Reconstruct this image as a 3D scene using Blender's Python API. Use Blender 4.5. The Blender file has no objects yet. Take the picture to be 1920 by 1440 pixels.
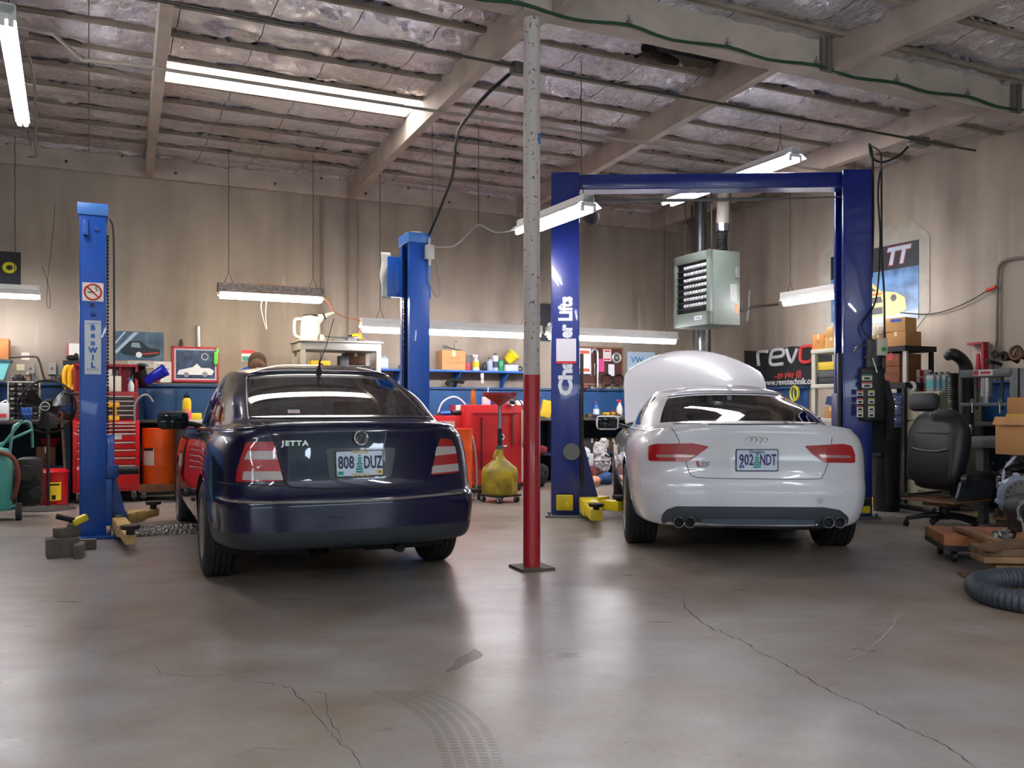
import bpy, bmesh, math, random
from math import sin, cos, pi, radians, sqrt, atan2
from mathutils import Vector, Matrix, geometry, noise
from mathutils.bvhtree import BVHTree
random.seed(7)
SC = bpy.context.scene
COL = SC.collection
# ------------------------------------------------------------------ camera
FL = 1666.0; HZ = 765.0; HC = 1.10
TH = radians(25.5); CT = cos(TH); ST = sin(TH)
cd = bpy.data.cameras.new('camera'); cam = bpy.data.objects.new('camera', cd); COL.objects.link(cam)
cam.location = (0, 0, HC); cam.rotation_euler = (pi/2, 0, 0)
cd.sensor_width = 36; cd.lens = 36*FL/1920; cd.shift_y = (HZ-720)/1920; cd.clip_end = 200; cd.clip_start = .05
SC.camera = cam
# ------------------------------------------------------------------ world, exposure
W = bpy.data.worlds.new('world'); SC.world = W; W.use_nodes = True
bg = W.node_tree.nodes['Background']
bg.inputs[0].default_value = (0.70, 0.84, 1.0, 1); bg.inputs[1].default_value = 13.5
SC.view_settings.view_transform = 'Standard'; SC.view_settings.look = 'None'
SC.view_settings.exposure = 0.80; SC.view_settings.gamma = 1; SC.view_settings.use_curve_mapping = False
NW = 12.1; TW = 8.95; NF = -3.6; TL = -9.0     # back wall, right wall, front wall, left wall in room axes
def R(t, n, z=0): return Vector((t*CT-n*ST, t*ST+n*CT, z))
def area(name, loc, tgt, sx, sy, power, col):
    d = bpy.data.lights.new(name, 'AREA'); d.shape = 'RECTANGLE'; d.size = sx; d.size_y = sy; d.energy = power; d.color = col
    o = bpy.data.objects.new(name, d); COL.objects.link(o); o.location = loc
    o.rotation_euler = (Vector(tgt)-Vector(loc)).to_track_quat('-Z', 'Y').to_euler(); return o
for _t, _w in ((-4.15, 4.8), (2.4, 4.6)):      # the two open bay doors behind the camera guide the daylight in
    _o = area('bay_door_daylight', R(_t, NF-.05, 1.85), R(_t, 6, 1.85), _w, 3.7, 1, (1, 1, 1)); _o.data.cycles.is_portal = True
# ------------------------------------------------------------------ pixel to place (frame 1920 x 1440)
def kx(px): return (px-960)/FL
def on_Y(px, py, Y): return Vector((kx(px)*Y, Y, HC+(HZ-py)*Y/FL))
def on_n(px, py, n): return on_Y(px, py, n/(CT-ST*kx(px)))
def on_t(px, py, t): return on_Y(px, py, t/(CT*kx(px)+ST))
def on_z(px, py, z): return on_Y(px, py, (z-HC)*FL/(HZ-py))
def rt(v): return (v.x*CT+v.y*ST, -v.x*ST+v.y*CT, v.z)
# ------------------------------------------------------------------ materials
def lin(h):
    if isinstance(h, str):
        h = h.lstrip('#'); c = [int(h[i:i+2], 16)/255 for i in (0, 2, 4)]
        return tuple(((x+.055)/1.055)**2.4 if x > .04045 else x/12.92 for x in c)
    return h
_mc = {}
def M(col, rough=.5, metal=0, bump=0, bscale=40, var=0, vscale=6, coat=0, emit=0, alpha=1, spec=None, col2=None, trans=0):
    key = (str(col), rough, metal, bump, bscale, var, vscale, coat, emit, alpha, spec, str(col2), trans)
    if key in _mc: return _mc[key]
    m = bpy.data.materials.new('paint_'+str(col).strip('#')); m.use_nodes = True; _mc[key] = m
    nt = m.node_tree; b = nt.nodes['Principled BSDF']; c = (*lin(col), 1)
    b.inputs['Base Color'].default_value = c; b.inputs['Roughness'].default_value = rough; b.inputs['Metallic'].default_value = metal
    if spec is not None: b.inputs['Specular IOR Level'].default_value = spec
    if coat: b.inputs['Coat Weight'].default_value = coat; b.inputs['Coat Roughness'].default_value = .03
    if trans: b.inputs['Transmission Weight'].default_value = trans
    if emit: b.inputs['Emission Color'].default_value = c; b.inputs['Emission Strength'].default_value = emit
    if alpha < 1: b.inputs['Alpha'].default_value = alpha
    tc = None
    if bump or var:
        tc = nt.nodes.new('ShaderNodeTexCoord')
    if var:
        n = nt.nodes.new('ShaderNodeTexNoise'); n.inputs['Scale'].default_value = vscale; n.inputs['Detail'].default_value = 5
        nt.links.new(tc.outputs['Object'], n.inputs['Vector'])
        r = nt.nodes.new('ShaderNodeValToRGB'); r.color_ramp.elements[0].position = .35; r.color_ramp.elements[1].position = .7
        c2 = (*lin(col2), 1) if col2 else (*[x*(1-var) for x in c[:3]], 1)
        r.color_ramp.elements[0].color = c2; r.color_ramp.elements[1].color = c
        nt.links.new(n.outputs['Fac'], r.inputs['Fac']); nt.links.new(r.outputs['Color'], b.inputs['Base Color'])
    if bump:
        n = nt.nodes.new('ShaderNodeTexNoise'); n.inputs['Scale'].default_value = bscale; n.inputs['Detail'].default_value = 4
        nt.links.new(tc.outputs['Object'], n.inputs['Vector'])
        bp = nt.nodes.new('ShaderNodeBump'); bp.inputs['Strength'].default_value = bump; bp.inputs['Distance'].default_value = .01
        nt.links.new(n.outputs['Fac'], bp.inputs['Height']); nt.links.new(bp.outputs['Normal'], b.inputs['Normal'])
    return m
# ------------------------------------------------------------------ mesh builder
def crv(pts, k=6, closed=False):
    pts = [Vector(p) for p in pts]; n = len(pts); out = []
    if n < 3: return pts
    for i in range(n-1):
        p0 = pts[max(i-1, 0)]; p1 = pts[i]; p2 = pts[i+1]; p3 = pts[min(i+2, n-1)]
        for j in range(k):
            t = j/k; out.append(.5*((2*p1)+(-p0+p2)*t+(2*p0-5*p1+4*p2-p3)*t*t+(-p0+3*p1-3*p2+p3)*t**3))
    out.append(pts[-1]); return out
class MB:
    def __init__(s): s.v = []; s.f = []; s.m = []; s.mats = []
    def mi(s, mat):
        if mat is None: return -1
        if mat not in s.mats: s.mats.append(mat)
        return s.mats.index(mat)
    def add(s, vs, fs, mat=None):
        b = len(s.v); s.v += [tuple(v) for v in vs]; i = s.mi(mat)
        for f in fs: s.f.append([b+k for k in f]); s.m.append(i)
        return s
    def box(s, c, d, mat=None, rot=None, bev=0):
        c = Vector(c); x, y, z = [q/2 for q in d]
        rm = Matrix.Identity(3) if rot is None else (Matrix.Rotation(rot, 3, 'Z') if not hasattr(rot, 'to_3x3') else rot.to_3x3())
        bev = min(bev, x*.9, y*.9, z*.9)
        if bev <= 0:
            vs = [c+rm@Vector((a*x, b*y, e*z)) for e in (-1, 1) for b in (-1, 1) for a in (-1, 1)]
            return s.add(vs, [(0, 2, 3, 1), (4, 5, 7, 6), (0, 1, 5, 4), (2, 6, 7, 3), (0, 4, 6, 2), (1, 3, 7, 5)], mat)
        bm = bmesh.new(); bmesh.ops.create_cube(bm, size=1)
        for v in bm.verts: v.co = Vector((v.co.x*2*x, v.co.y*2*y, v.co.z*2*z))
        bmesh.ops.bevel(bm, geom=bm.edges[:], offset=bev, segments=2, affect='EDGES', profile=.5)
        bm.verts.index_update(); s.add([c+rm@v.co for v in bm.verts], [[v.index for v in f.verts] for f in bm.faces], mat); bm.free(); return s
    def cyl(s, p0, p1, r0, r1=None, seg=16, mat=None, cap=True):
        p0 = Vector(p0); p1 = Vector(p1); r1 = r0 if r1 is None else r1; d = (p1-p0)
        q = d.to_track_quat('Z', 'Y').to_matrix() if d.length > 1e-9 else Matrix.Identity(3); vs = []
        for p, r in ((p0, r0), (p1, r1)):
            for i in range(seg): a = 2*pi*i/seg; vs.append(p+q@Vector((r*cos(a), r*sin(a), 0)))
        fs = [(i, (i+1) % seg, seg+(i+1) % seg, seg+i) for i in range(seg)]
        if cap: fs += [list(range(seg))[::-1], list(range(seg, 2*seg))]
        return s.add(vs, fs, mat)
    def tube(s, pts, r, seg=8, mat=None, k=0, closed=False, ridge=0):
        pts = crv(pts, k) if k else [Vector(p) for p in pts]
        n = len(pts); vs = []; up = None
        if isinstance(r, list) and len(r) != n: r = [r[min(int(i/(n-1)*(len(r)-1)), len(r)-2)]+(r[min(int(i/(n-1)*(len(r)-1)), len(r)-2)+1]-r[min(int(i/(n-1)*(len(r)-1)), len(r)-2)])*(i/(n-1)*(len(r)-1)-min(int(i/(n-1)*(len(r)-1)), len(r)-2)) for i in range(n)]
        for i, p in enumerate(pts):
            if closed: d = pts[(i+1) % n]-pts[i-1]
            else: d = pts[min(i+1, n-1)]-pts[max(i-1, 0)]
            d = d.normalized() if d.length > 1e-9 else Vector((0, 0, 1))
            if up is None: up = d.orthogonal().normalized()
            up = (up-d*up.dot(d)); up = up.normalized() if up.length > 1e-6 else d.orthogonal().normalized()
            w = d.cross(up); rr = r[i] if isinstance(r, list) else r
            if ridge and i % 2: rr = rr*(1-ridge)
            for j in range(seg): a = 2*pi*j/seg; vs.append(p+(up*cos(a)+w*sin(a))*rr)
        fs = []
        for i in range(n if closed else n-1):
            for j in range(seg):
                i2 = (i+1) % n; fs.append((i*seg+j, i*seg+(j+1) % seg, i2*seg+(j+1) % seg, i2*seg+j))
        if not closed: fs += [list(range(seg))[::-1], list(range((n-1)*seg, n*seg))]
        return s.add(vs, fs, mat)
    def lathe(s, prof, o=(0, 0, 0), axis=(0, 0, 1), seg=24, mat=None, sx=1, sy=1):
        o = Vector(o); q = Vector(axis).to_track_quat('Z', 'Y').to_matrix(); vs = []; n = len(prof)
        for r, z in prof:
            for i in range(seg): a = 2*pi*i/seg; vs.append(o+q@Vector((r*cos(a)*sx, r*sin(a)*sy, z)))
        fs = [(i*seg+j, i*seg+(j+1) % seg, (i+1)*seg+(j+1) % seg, (i+1)*seg+j) for i in range(n-1) for j in range(seg)]
        if prof[0][0] > 1e-5: fs.append(list(range(seg))[::-1])
        if prof[-1][0] > 1e-5: fs.append(list(range((n-1)*seg, n*seg)))
        return s.add(vs, fs, mat)
    def sph(s, c, r, mat=None, seg=16, rings=10):
        if not hasattr(r, '__len__'): r = (r, r, r)
        vs = []
        for i in range(rings+1):
            a = pi*i/rings
            for j in range(seg): b = 2*pi*j/seg; vs.append((c[0]+r[0]*sin(a)*cos(b), c[1]+r[1]*sin(a)*sin(b), c[2]-r[2]*cos(a)))
        fs = [(i*seg+j, i*seg+(j+1) % seg, (i+1)*seg+(j+1) % seg, (i+1)*seg+j) for i in range(rings) for j in range(seg)]
        return s.add(vs, fs, mat)
    def prism(s, poly, y0, y1, mat=None, mtx=None):      # poly in (x, z), extruded along y
        mtx = mtx or Matrix.Identity(4); n = len(poly)
        vs = [mtx@Vector((x, y0, z)) for x, z in poly]+[mtx@Vector((x, y1, z)) for x, z in poly]
        fs = [list(range(n)), list(range(n, 2*n))[::-1]]+[(i, n+i, n+(i+1) % n, (i+1) % n) for i in range(n)]
        return s.add(vs, fs, mat)
    def grid(s, fn, nu, nv, mat=None):
        vs = [fn(i/nu, j/nv) for j in range(nv+1) for i in range(nu+1)]
        fs = [(j*(nu+1)+i, j*(nu+1)+i+1, (j+1)*(nu+1)+i+1, (j+1)*(nu+1)+i) for j in range(nv) for i in range(nu)]
        return s.add(vs, fs, mat)
    def build(s, name, mat=None, parent=None, ang=38, fixn=True):
        me = bpy.data.meshes.new(name); me.from_pydata(s.v, [], s.f)
        mats = list(s.mats); idx = list(s.m)
        if not mats or (-1 in idx and mat): mats = [mat]+mats; idx = [i+1 for i in idx]
        idx = [max(0, i) for i in idx]
        for m_ in mats: me.materials.append(m_)
        if len(mats) > 1: me.polygons.foreach_set('material_index', idx)
        me.validate()
        if fixn:
            bm = bmesh.new(); bm.from_mesh(me); bmesh.ops.remove_doubles(bm, verts=bm.verts[:], dist=1e-5)
            bmesh.ops.recalc_face_normals(bm, faces=bm.faces[:]); bm.to_mesh(me); bm.free()
        me.polygons.foreach_set('use_smooth', [True]*len(me.polygons)); me.set_sharp_from_angle(angle=radians(ang)); me.update()
        o = bpy.data.objects.new(name, me); COL.objects.link(o)
        if parent: o.parent = parent
        return o
# ------------------------------------------------------------------ things
def tag(o, label, cat, group=None, kind=None):
    if label: o['label'] = label
    if cat: o['category'] = cat
    if group: o['group'] = group
    if kind: o['kind'] = kind
    return o
def thing(name, label, cat, loc=(0, 0, 0), rz=0, group=None):
    o = bpy.data.objects.new(name, None); COL.objects.link(o); o.empty_display_size = .1
    o.location = loc; o.rotation_euler = (0, 0, rz); return tag(o, label, cat, group)
def solo(name, mb, mat, label, cat, loc=(0, 0, 0), rz=0, group=None, kind=None):
    o = mb.build(name, mat); o.location = loc; o.rotation_euler = (0, 0, rz); return tag(o, label, cat, group, kind)
def part(name, mb, mat, parent, label=None):
    o = mb.build(name, mat, parent)
    if label: o['label'] = label
    return o
_tn = [0]
def struct(name, mb, mat, parent=None):
    if name == 'trim': _tn[0] += 1; name = 'trim_%d' % _tn[0]
    o = mb.build(name, mat, parent)
    if parent is None: o['kind'] = 'structure'
    return o
def dup(root, loc=None, rz=None, label=None, group=None):
    c = root.copy(); COL.objects.link(c)
    if loc is not None: c.location = loc
    if rz is not None: c.rotation_euler = (0, 0, rz)
    if label: c['label'] = label
    if group: c['group'] = group
    for ch in [o for o in COL.objects if o.parent == root]:
        d = ch.copy(); COL.objects.link(d); d.parent = c
        for g in [o for o in COL.objects if o.parent == ch]:
            e = g.copy(); COL.objects.link(e); e.parent = d
    return c
def text(name, body, size, mat, parent=None, loc=(0, 0, 0), rot=(pi/2, 0, 0), depth=.002, bold=0, xs=1, align='CENTER', space=1, shear=0):
    cu = bpy.data.curves.new(name, 'FONT'); cu.body = body; cu.size = size; cu.extrude = depth; cu.offset = bold
    cu.align_x = align; cu.align_y = 'CENTER'; cu.space_character = space; cu.shear = shear; cu.resolution_u = 2
    o = bpy.data.objects.new(name, cu); COL.objects.link(o)
    bpy.context.view_layer.update()
    me = bpy.data.meshes.new_from_object(o.evaluated_get(bpy.context.evaluated_depsgraph_get())); me.name = name
    bpy.data.objects.remove(o); bpy.data.curves.remove(cu)
    me.transform(Matrix.Diagonal((xs, 1, 1, 1))); me.materials.clear(); me.materials.append(mat)
    o = bpy.data.objects.new(name, me); COL.objects.link(o); o.location = loc; o.rotation_euler = rot
    if parent: o.parent = parent
    return o
RB = TH            # rotation of things that face away from the back wall (local y into the back wall)
RR = TH-pi/2       # local y into the right wall
# ------------------------------------------------------------------ room shell
def wallmat(name, top, mid, low):
    m = bpy.data.materials.new(name); m.use_nodes = True; nt = m.node_tree; b = nt.nodes['Principled BSDF']; b.inputs['Roughness'].default_value = .85
    tc = nt.nodes.new('ShaderNodeTexCoord'); mp = nt.nodes.new('ShaderNodeMapping'); mp.inputs['Scale'].default_value = (2.0, 2.0, .3)
    nt.links.new(tc.outputs['Object'], mp.inputs['Vector'])
    n1 = nt.nodes.new('ShaderNodeTexNoise'); n1.inputs['Scale'].default_value = 1.6; n1.inputs['Detail'].default_value = 6; nt.links.new(mp.outputs[0], n1.inputs['Vector'])
    r1 = nt.nodes.new('ShaderNodeValToRGB'); r1.color_ramp.elements[0].position = .3; r1.color_ramp.elements[1].position = .75
    r1.color_ramp.elements[0].color = (*lin(top), 1); r1.color_ramp.elements[1].color = (*lin(mid), 1); nt.links.new(n1.outputs['Fac'], r1.inputs['Fac'])
    n2 = nt.nodes.new('ShaderNodeTexNoise'); n2.inputs['Scale'].default_value = .9; n2.inputs['Detail'].default_value = 7; nt.links.new(tc.outputs['Object'], n2.inputs['Vector'])
    mx = nt.nodes.new('ShaderNodeMix'); mx.data_type = 'RGBA'; mx.inputs[7].default_value = (*lin(low), 1)
    nt.links.new(r1.outputs['Color'], mx.inputs[6])
    mr = nt.nodes.new('ShaderNodeMapRange'); mr.inputs[1].default_value = .35; mr.inputs[2].default_value = .7; mr.inputs[4].default_value = .6; nt.links.new(n2.outputs['Fac'], mr.inputs[0])
    nt.links.new(mr.outputs[0], mx.inputs[0]); nt.links.new(mx.outputs[2], b.inputs['Base Color'])
    # pale drips
    w = nt.nodes.new('ShaderNodeTexNoise'); w.inputs['Scale'].default_value = 5; mp2 = nt.nodes.new('ShaderNodeMapping'); mp2.inputs['Scale'].default_value = (1.1, 1.1, .12)
    nt.links.new(tc.outputs['Object'], mp2.inputs['Vector']); nt.links.new(mp2.outputs[0], w.inputs['Vector'])
    mr2 = nt.nodes.new('ShaderNodeMapRange'); mr2.inputs[1].default_value = .68; mr2.inputs[2].default_value = .76; mr2.inputs[4].default_value = .18; nt.links.new(w.outputs['Fac'], mr2.inputs[0])
    mx2 = nt.nodes.new('ShaderNodeMix'); mx2.data_type = 'RGBA'; mx2.inputs[7].default_value = (.75, .70, .62, 1)
    nt.links.new(mr2.outputs[0], mx2.inputs[0]); nt.links.new(mx.outputs[2], mx2.inputs[6]); nt.links.new(mx2.outputs[2], b.inputs['Base Color'])
    bp = nt.nodes.new('ShaderNodeBump'); bp.inputs['Strength'].default_value = .25; bp.inputs['Distance'].default_value = .01
    nt.links.new(n2.outputs['Fac'], bp.inputs['Height']); nt.links.new(bp.outputs['Normal'], b.inputs['Normal'])
    return m
WALL = wallmat('painted_tilt_up_concrete', '#7b6f65', '#a09487', '#afa392')
def floormat():
    m = bpy.data.materials.new('sealed_concrete'); m.use_nodes = True; nt = m.node_tree; b = nt.nodes['Principled BSDF']; L = nt.links.new
    tc = nt.nodes.new('ShaderNodeTexCoord')
    def noise(s, d=6, vec=None):
        n = nt.nodes.new('ShaderNodeTexNoise'); n.inputs['Scale'].default_value = s; n.inputs['Detail'].default_value = d; n.inputs['Roughness'].default_value = .6
        L(vec or tc.outputs['Object'], n.inputs['Vector']); return n.outputs['Fac']
    def ramp(f, a, b_, p0=.3, p1=.7):
        r = nt.nodes.new('ShaderNodeValToRGB'); r.color_ramp.elements[0].position = p0; r.color_ramp.elements[1].position = p1
        r.color_ramp.elements[0].color = (*lin(a), 1); r.color_ramp.elements[1].color = (*lin(b_), 1); L(f, r.inputs['Fac']); return r.outputs['Color']
    c1 = ramp(noise(.35), '#86725c', '#888687', .38, .62); c2 = ramp(noise(2.2, 9), '#6a5a4a', '#96928c', .35, .65)
    mx = nt.nodes.new('ShaderNodeMix'); mx.data_type = 'RGBA'; mx.inputs[0].default_value = .45; L(c1, mx.inputs[6]); L(c2, mx.inputs[7])
    mp = nt.nodes.new('ShaderNodeMapping'); mp.inputs['Scale'].default_value = (1, 5, 1); mp.inputs['Rotation'].default_value = (0, 0, .3); L(tc.outputs['Object'], mp.inputs['Vector'])
    sp = ramp(noise(30, 3), '#9b9b9b', '#ffffff', .2, .45); mm = nt.nodes.new('ShaderNodeMix'); mm.data_type = 'RGBA'; mm.blend_type = 'MULTIPLY'; mm.inputs[0].default_value = .35
    L(mx.outputs[2], mm.inputs[6]); L(sp, mm.inputs[7]); L(mm.outputs[2], b.inputs['Base Color'])
    mr = nt.nodes.new('ShaderNodeMapRange'); mr.inputs[3].default_value = .2; mr.inputs[4].default_value = .42; L(noise(1.3, 8, mp.outputs[0]), mr.inputs[0]); L(mr.outputs[0], b.inputs['Roughness'])
    bp = nt.nodes.new('ShaderNodeBump'); bp.inputs['Strength'].default_value = .08; bp.inputs['Distance'].default_value = .01; L(noise(5, 8), bp.inputs['Height']); L(bp.outputs['Normal'], b.inputs['Normal'])
    return m
def rbox(mb, t0, t1, n0, n1, z0, z1, mat=None):
    vs = [R(t, n, z) for z in (z0, z1) for n in (n0, n1) for t in (t0, t1)]
    return mb.add(vs, [(0, 2, 3, 1), (4, 5, 7, 6), (0, 1, 5, 4), (2, 6, 7, 3), (0, 4, 6, 2), (1, 3, 7, 5)], mat)
floor = struct('floor', rbox(MB(), TL-.2, TW+.2, NF-.2, NW+.2, -.15, 0), floormat())
struct('wall_back', rbox(MB(), TL-.2, TW+.2, NW, NW+.2, 0, 4.6), WALL)
struct('wall_right', rbox(MB(), TW, TW+.2, NF-.2, NW, 0, 4.6), WALL)
struct('wall_left', rbox(MB(), TL-.2, TL, NF-.2, NW, 0, 4.6), WALL)
fw = MB()
for a, b in ((TL, -6.6), (-1.7, .1), (4.7, TW)): rbox(fw, a, b, NF-.2, NF, 0, 3.7)
rbox(fw, TL, TW, NF-.2, NF, 3.7, 4.6); struct('wall_front', fw, WALL)
ag = rbox(MB(), -30, 30, -30, NF-.21, -.2, -.03); struct('floor_outside', ag, M('#b0aeaa', .9, var=.15))
hd = MB(); random.seed(5)
for i in range(60):
    p = R(-24+i*.8, -19+random.uniform(-1.5, 1.5), random.uniform(2, 3.5)); hd.sph(p, (random.uniform(1.4, 2.4), random.uniform(1.2, 2), random.uniform(4.5, 6.5)), seg=12, rings=8)
hd = hd.build('tree_screen', M('#242e1e', .9, var=.6, vscale=2, bump=1)); tag(hd, None, None, kind='structure')  # unseen trees, raised and packed dense to block low sky from the paint
# ---- floor cracks and scratches
CRK = M('#4d4740', .9); SCR = M('#c3b9ab', .8)
def crack(pts, w, mat, j=6):
    random.seed(int(pts[0][0])); p3 = []
    for a, b in zip(pts[:-1], pts[1:]):
        n = max(2, int(math.hypot(b[0]-a[0], b[1]-a[1])/9))
        for i in range(n):
            f = i/n; p3.append(on_z(a[0]+(b[0]-a[0])*f+random.uniform(-j, j)*.5, a[1]+(b[1]-a[1])*f+random.uniform(-j, j)*.35, 0))
    p3.append(on_z(*pts[-1], 0)); vs = []
    for i, p in enumerate(p3):
        d = (p3[min(i+1, len(p3)-1)]-p3[max(i-1, 0)]).normalized(); q = Vector((-d.y, d.x, 0)); ww = .55*w*random.uniform(.4, 1.2)*(min(1, i/3+.2)*min(1, (len(p3)-1-i)/3+.2))
        vs += [p+q*ww/2+Vector((0, 0, .0008)), p-q*ww/2+Vector((0, 0, .0008))]
    mb = MB().add(vs, [(2*i, 2*i+1, 2*i+3, 2*i+2) for i in range(len(p3)-1)])
    o = mb.build('crack', mat, floor); return o
for pts, w in (([(1280, 1116), (1286, 1140), (1312, 1165), (1340, 1180), (1398, 1204), (1428, 1224), (1480, 1250), (1530, 1283), (1575, 1305), (1632, 1330), (1690, 1362), (1770, 1395), (1830, 1440)], .012),
               ([(470, 1275), (545, 1290), (590, 1340), (632, 1388), (660, 1410), (680, 1440)], .009), ([(575, 1292), (610, 1300), (614, 1340), (632, 1370), (640, 1395)], .008),
               ([(285, 1245), (302, 1262), (345, 1268), (440, 1264), (520, 1252), (560, 1248)], .006), ([(1040, 1090), (1100, 1097), (1170, 1100), (1250, 1120), (1330, 1135)], .006),
               ([(1140, 1170), (1075, 1168), (1040, 1172)], .004), ([(435, 1420), (480, 1403), (560, 1405)], .005), ([(515, 1228), (545, 1230)], .012), ([(345, 1268), (330, 1276), (325, 1285)], .004),
               ([(1400, 1203), (1470, 1196), (1500, 1193)], .004), ([(1185, 1088), (1170, 1098)], .005), ([(245, 1210), (265, 1205), (255, 1230)], .004), ([(590, 1340), (565, 1338), (555, 1335)], .004)):
    crack(pts, w, CRK)
for pts, w in (([(1684, 1145), (1676, 1172), (1655, 1195), (1625, 1220), (1590, 1238), (1560, 1246)], .007), ([(1150, 1260), (1210, 1266), (1270, 1270)], .004), ([(1240, 1088), (1262, 1070), (1290, 1056)], .005),
               ([(1430, 1225), (1468, 1219)], .006), ([(1455, 1258), (1495, 1255)], .005), ([(1700, 1130), (1740, 1112), (1800, 1098)], .004), ([(1565, 1185), (1582, 1170)], .004)):
    crack(pts, w, SCR, 1.5)
for r0 in range(5):      # faint arc of tyre prints
    pts = crv([(700+24*r0, 1295, 0), (765+24*r0, 1322, 0), (815+24*r0, 1370, 0), (845+24*r0, 1450, 0)], 16); mb = MB()
    for i in range(0, len(pts)-1):
        a = on_z(pts[i].x, pts[i].y, .0007); b_ = on_z(pts[i+1].x, pts[i+1].y, .0007); c_ = a+(b_-a)*.55; q = Vector((-(b_-a).y, (b_-a).x, 0)).normalized()*.014; mb.add([a+q, a-q, c_-q, c_+q], [(0, 1, 2, 3)])
    mb.build('tyre_mark', M('#6d655d', .6, alpha=.22), floor)
mb = MB(); random.seed(4); pts = [on_z(870+30*cos(a)*(1+.3*sin(3*a)), 1238-(870+30*cos(a)-870)*.55+14*sin(a)*(1+.3*cos(2*a)), .0007) for a in [2*pi*i/24 for i in range(24)]]; mb.add(pts, [list(range(24))]); mb.build('oil_stain', M('#6d625a', .5, alpha=.35), floor)
# ------------------------------------------------------------------ roof
def zb(n): return 3.80+(n-5.42)*.030       # underside of the purlins
def zc(n): return zb(n)+.34                # ceiling
OFF = M('#b8a89b', .75, var=.25, vscale=3, bump=.15); BRN = M('#978878', .8, var=.35, vscale=5)
def purlin(t0, n0, t1, n1, w=.09, dep=.33, mat=None):
    p0 = R(t0, n0); p1 = R(t1, n1); d = (p1-p0).normalized(); q = Vector((-d.y, d.x, 0))*w/2; vs = []
    for p, n in ((p0, n0), (p1, n1)):
        for z in (zb(n), zb(n)+dep):
            for s in (-1, 1): vs.append(p+q*s+Vector((0, 0, z)))
    return struct('trim', MB().add(vs, [(0, 1, 3, 2), (4, 6, 7, 5), (0, 4, 5, 1), (2, 3, 7, 6), (0, 2, 6, 4), (1, 5, 7, 3)]), mat or OFF)
TWALL = [-7.0, -4.45, -1.88, .69, 3.275, 5.87, 8.30]; TGIR = [-6.4, -4.0, -1.7, .45, 2.81, 4.96, 7.43]
for a, b in zip(TWALL, TGIR): purlin(a, NW, b, 5.5)
TNEAR = [-6.6, -4.2, -1.8, .55, 2.9, 5.42, 7.9]
for a in TNEAR: purlin(a, 5.35, a-.5, NF)
# girder with its steel conduit and green cable
struct('trim', rbox(MB(), TL, TW, 5.35, 5.49, 3.785, 4.2), OFF)
lg_ = struct('trim', rbox(MB(), TL, TW, NW-.09, NW, 3.99, 4.35), OFF)
for i in range(22): MB().cyl(R(-5.2+.62*i, NW-.10, 4.08+.14*(i % 2)), R(-5.2+.62*i, NW-.088, 4.08+.14*(i % 2)), .018, seg=8).build('bolt', M('#3b322b', .6), lg_)
struct('trim', rbox(MB(), TW-.09, TW, NF, NW-.09, 4.13, 4.4), BRN)
# sub-purlins
def tat(k, n, near=False):      # t of purlin k at n
    if n > 5.42: return TWALL[k]+(TGIR[k]-TWALL[k])*(NW-n)/(NW-5.5)
    return TNEAR[k]-.5*(5.35-n)/(5.35-NF)
nsub = [8.24-.61*i for i in range(-6, 16)]
nsub = [n for n in nsub if (n > 5.62 or n < 5.2) and n < NW-.2 and n > 1.0]
for n in nsub:
    for k in range(-1, len(TWALL)):
        ta = TL if k < 0 else tat(k, n)+.045; tb = TW if k == len(TWALL)-1 else tat(k+1, n)-.045
        if tb-ta < .25 or (n < 3.5 and k < 2): continue
        struct('trim', rbox(MB(), ta, tb, n-.02, n+.02, zb(n)+.228, zc(n)+.02), BRN)
# foil ceiling, sagging between the sub-purlins
def foilmat():
    m = bpy.data.materials.new('foil_faced_insulation'); m.use_nodes = True; nt = m.node_tree; b = nt.nodes['Principled BSDF']; L = nt.links.new
    b.inputs['Metallic'].default_value = .95; b.inputs['Roughness'].default_value = .25
    tc = nt.nodes.new('ShaderNodeTexCoord'); n = nt.nodes.new('ShaderNodeTexNoise'); n.inputs['Scale'].default_value = .8; n.inputs['Detail'].default_value = 4; L(tc.outputs['Object'], n.inputs['Vector'])
    r = nt.nodes.new('ShaderNodeValToRGB'); r.color_ramp.elements[0].color = (*lin('#cdc6c6'), 1); r.color_ramp.elements[1].color = (*lin('#ececf4'), 1); r.color_ramp.elements[0].position = .35; r.color_ramp.elements[1].position = .65
    L(n.outputs['Fac'], r.inputs['Fac']); L(r.outputs['Color'], b.inputs['Base Color'])
    n2 = nt.nodes.new('ShaderNodeTexNoise'); n2.inputs['Scale'].default_value = 5; n2.inputs['Detail'].default_value = 8; n2.inputs['Roughness'].default_value = .62; n2.inputs['Distortion'].default_value = 1.2; L(tc.outputs['Object'], n2.inputs['Vector'])
    bp = nt.nodes.new('ShaderNodeBump'); bp.inputs['Strength'].default_value = 1; bp.inputs['Distance'].default_value = .03; n2.inputs['Scale'].default_value = 13; L(n2.outputs['Fac'], bp.inputs['Height'])
    dt = nt.nodes.new('ShaderNodeVectorMath'); dt.operation = 'DOT_PRODUCT'; dt.inputs[1].default_value = (CT/.62, ST/.62, 0); L(tc.outputs['Object'], dt.inputs[0])
    fr_ = nt.nodes.new('ShaderNodeMath'); fr_.operation = 'FRACT'; L(dt.outputs['Value'], fr_.inputs[0]); ls = nt.nodes.new('ShaderNodeMath'); ls.operation = 'LESS_THAN'; ls.inputs[1].default_value = .014; L(fr_.outputs[0], ls.inputs[0])
    mx = nt.nodes.new('ShaderNodeMix'); mx.data_type = 'RGBA'; mx.inputs[7].default_value = (.12, .11, .12, 1); L(ls.outputs[0], mx.inputs[0]); L(r.outputs['Color'], mx.inputs[6]); L(mx.outputs[2], b.inputs['Base Color']); L(bp.outputs['Normal'], b.inputs['Normal'])
    return m
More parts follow.
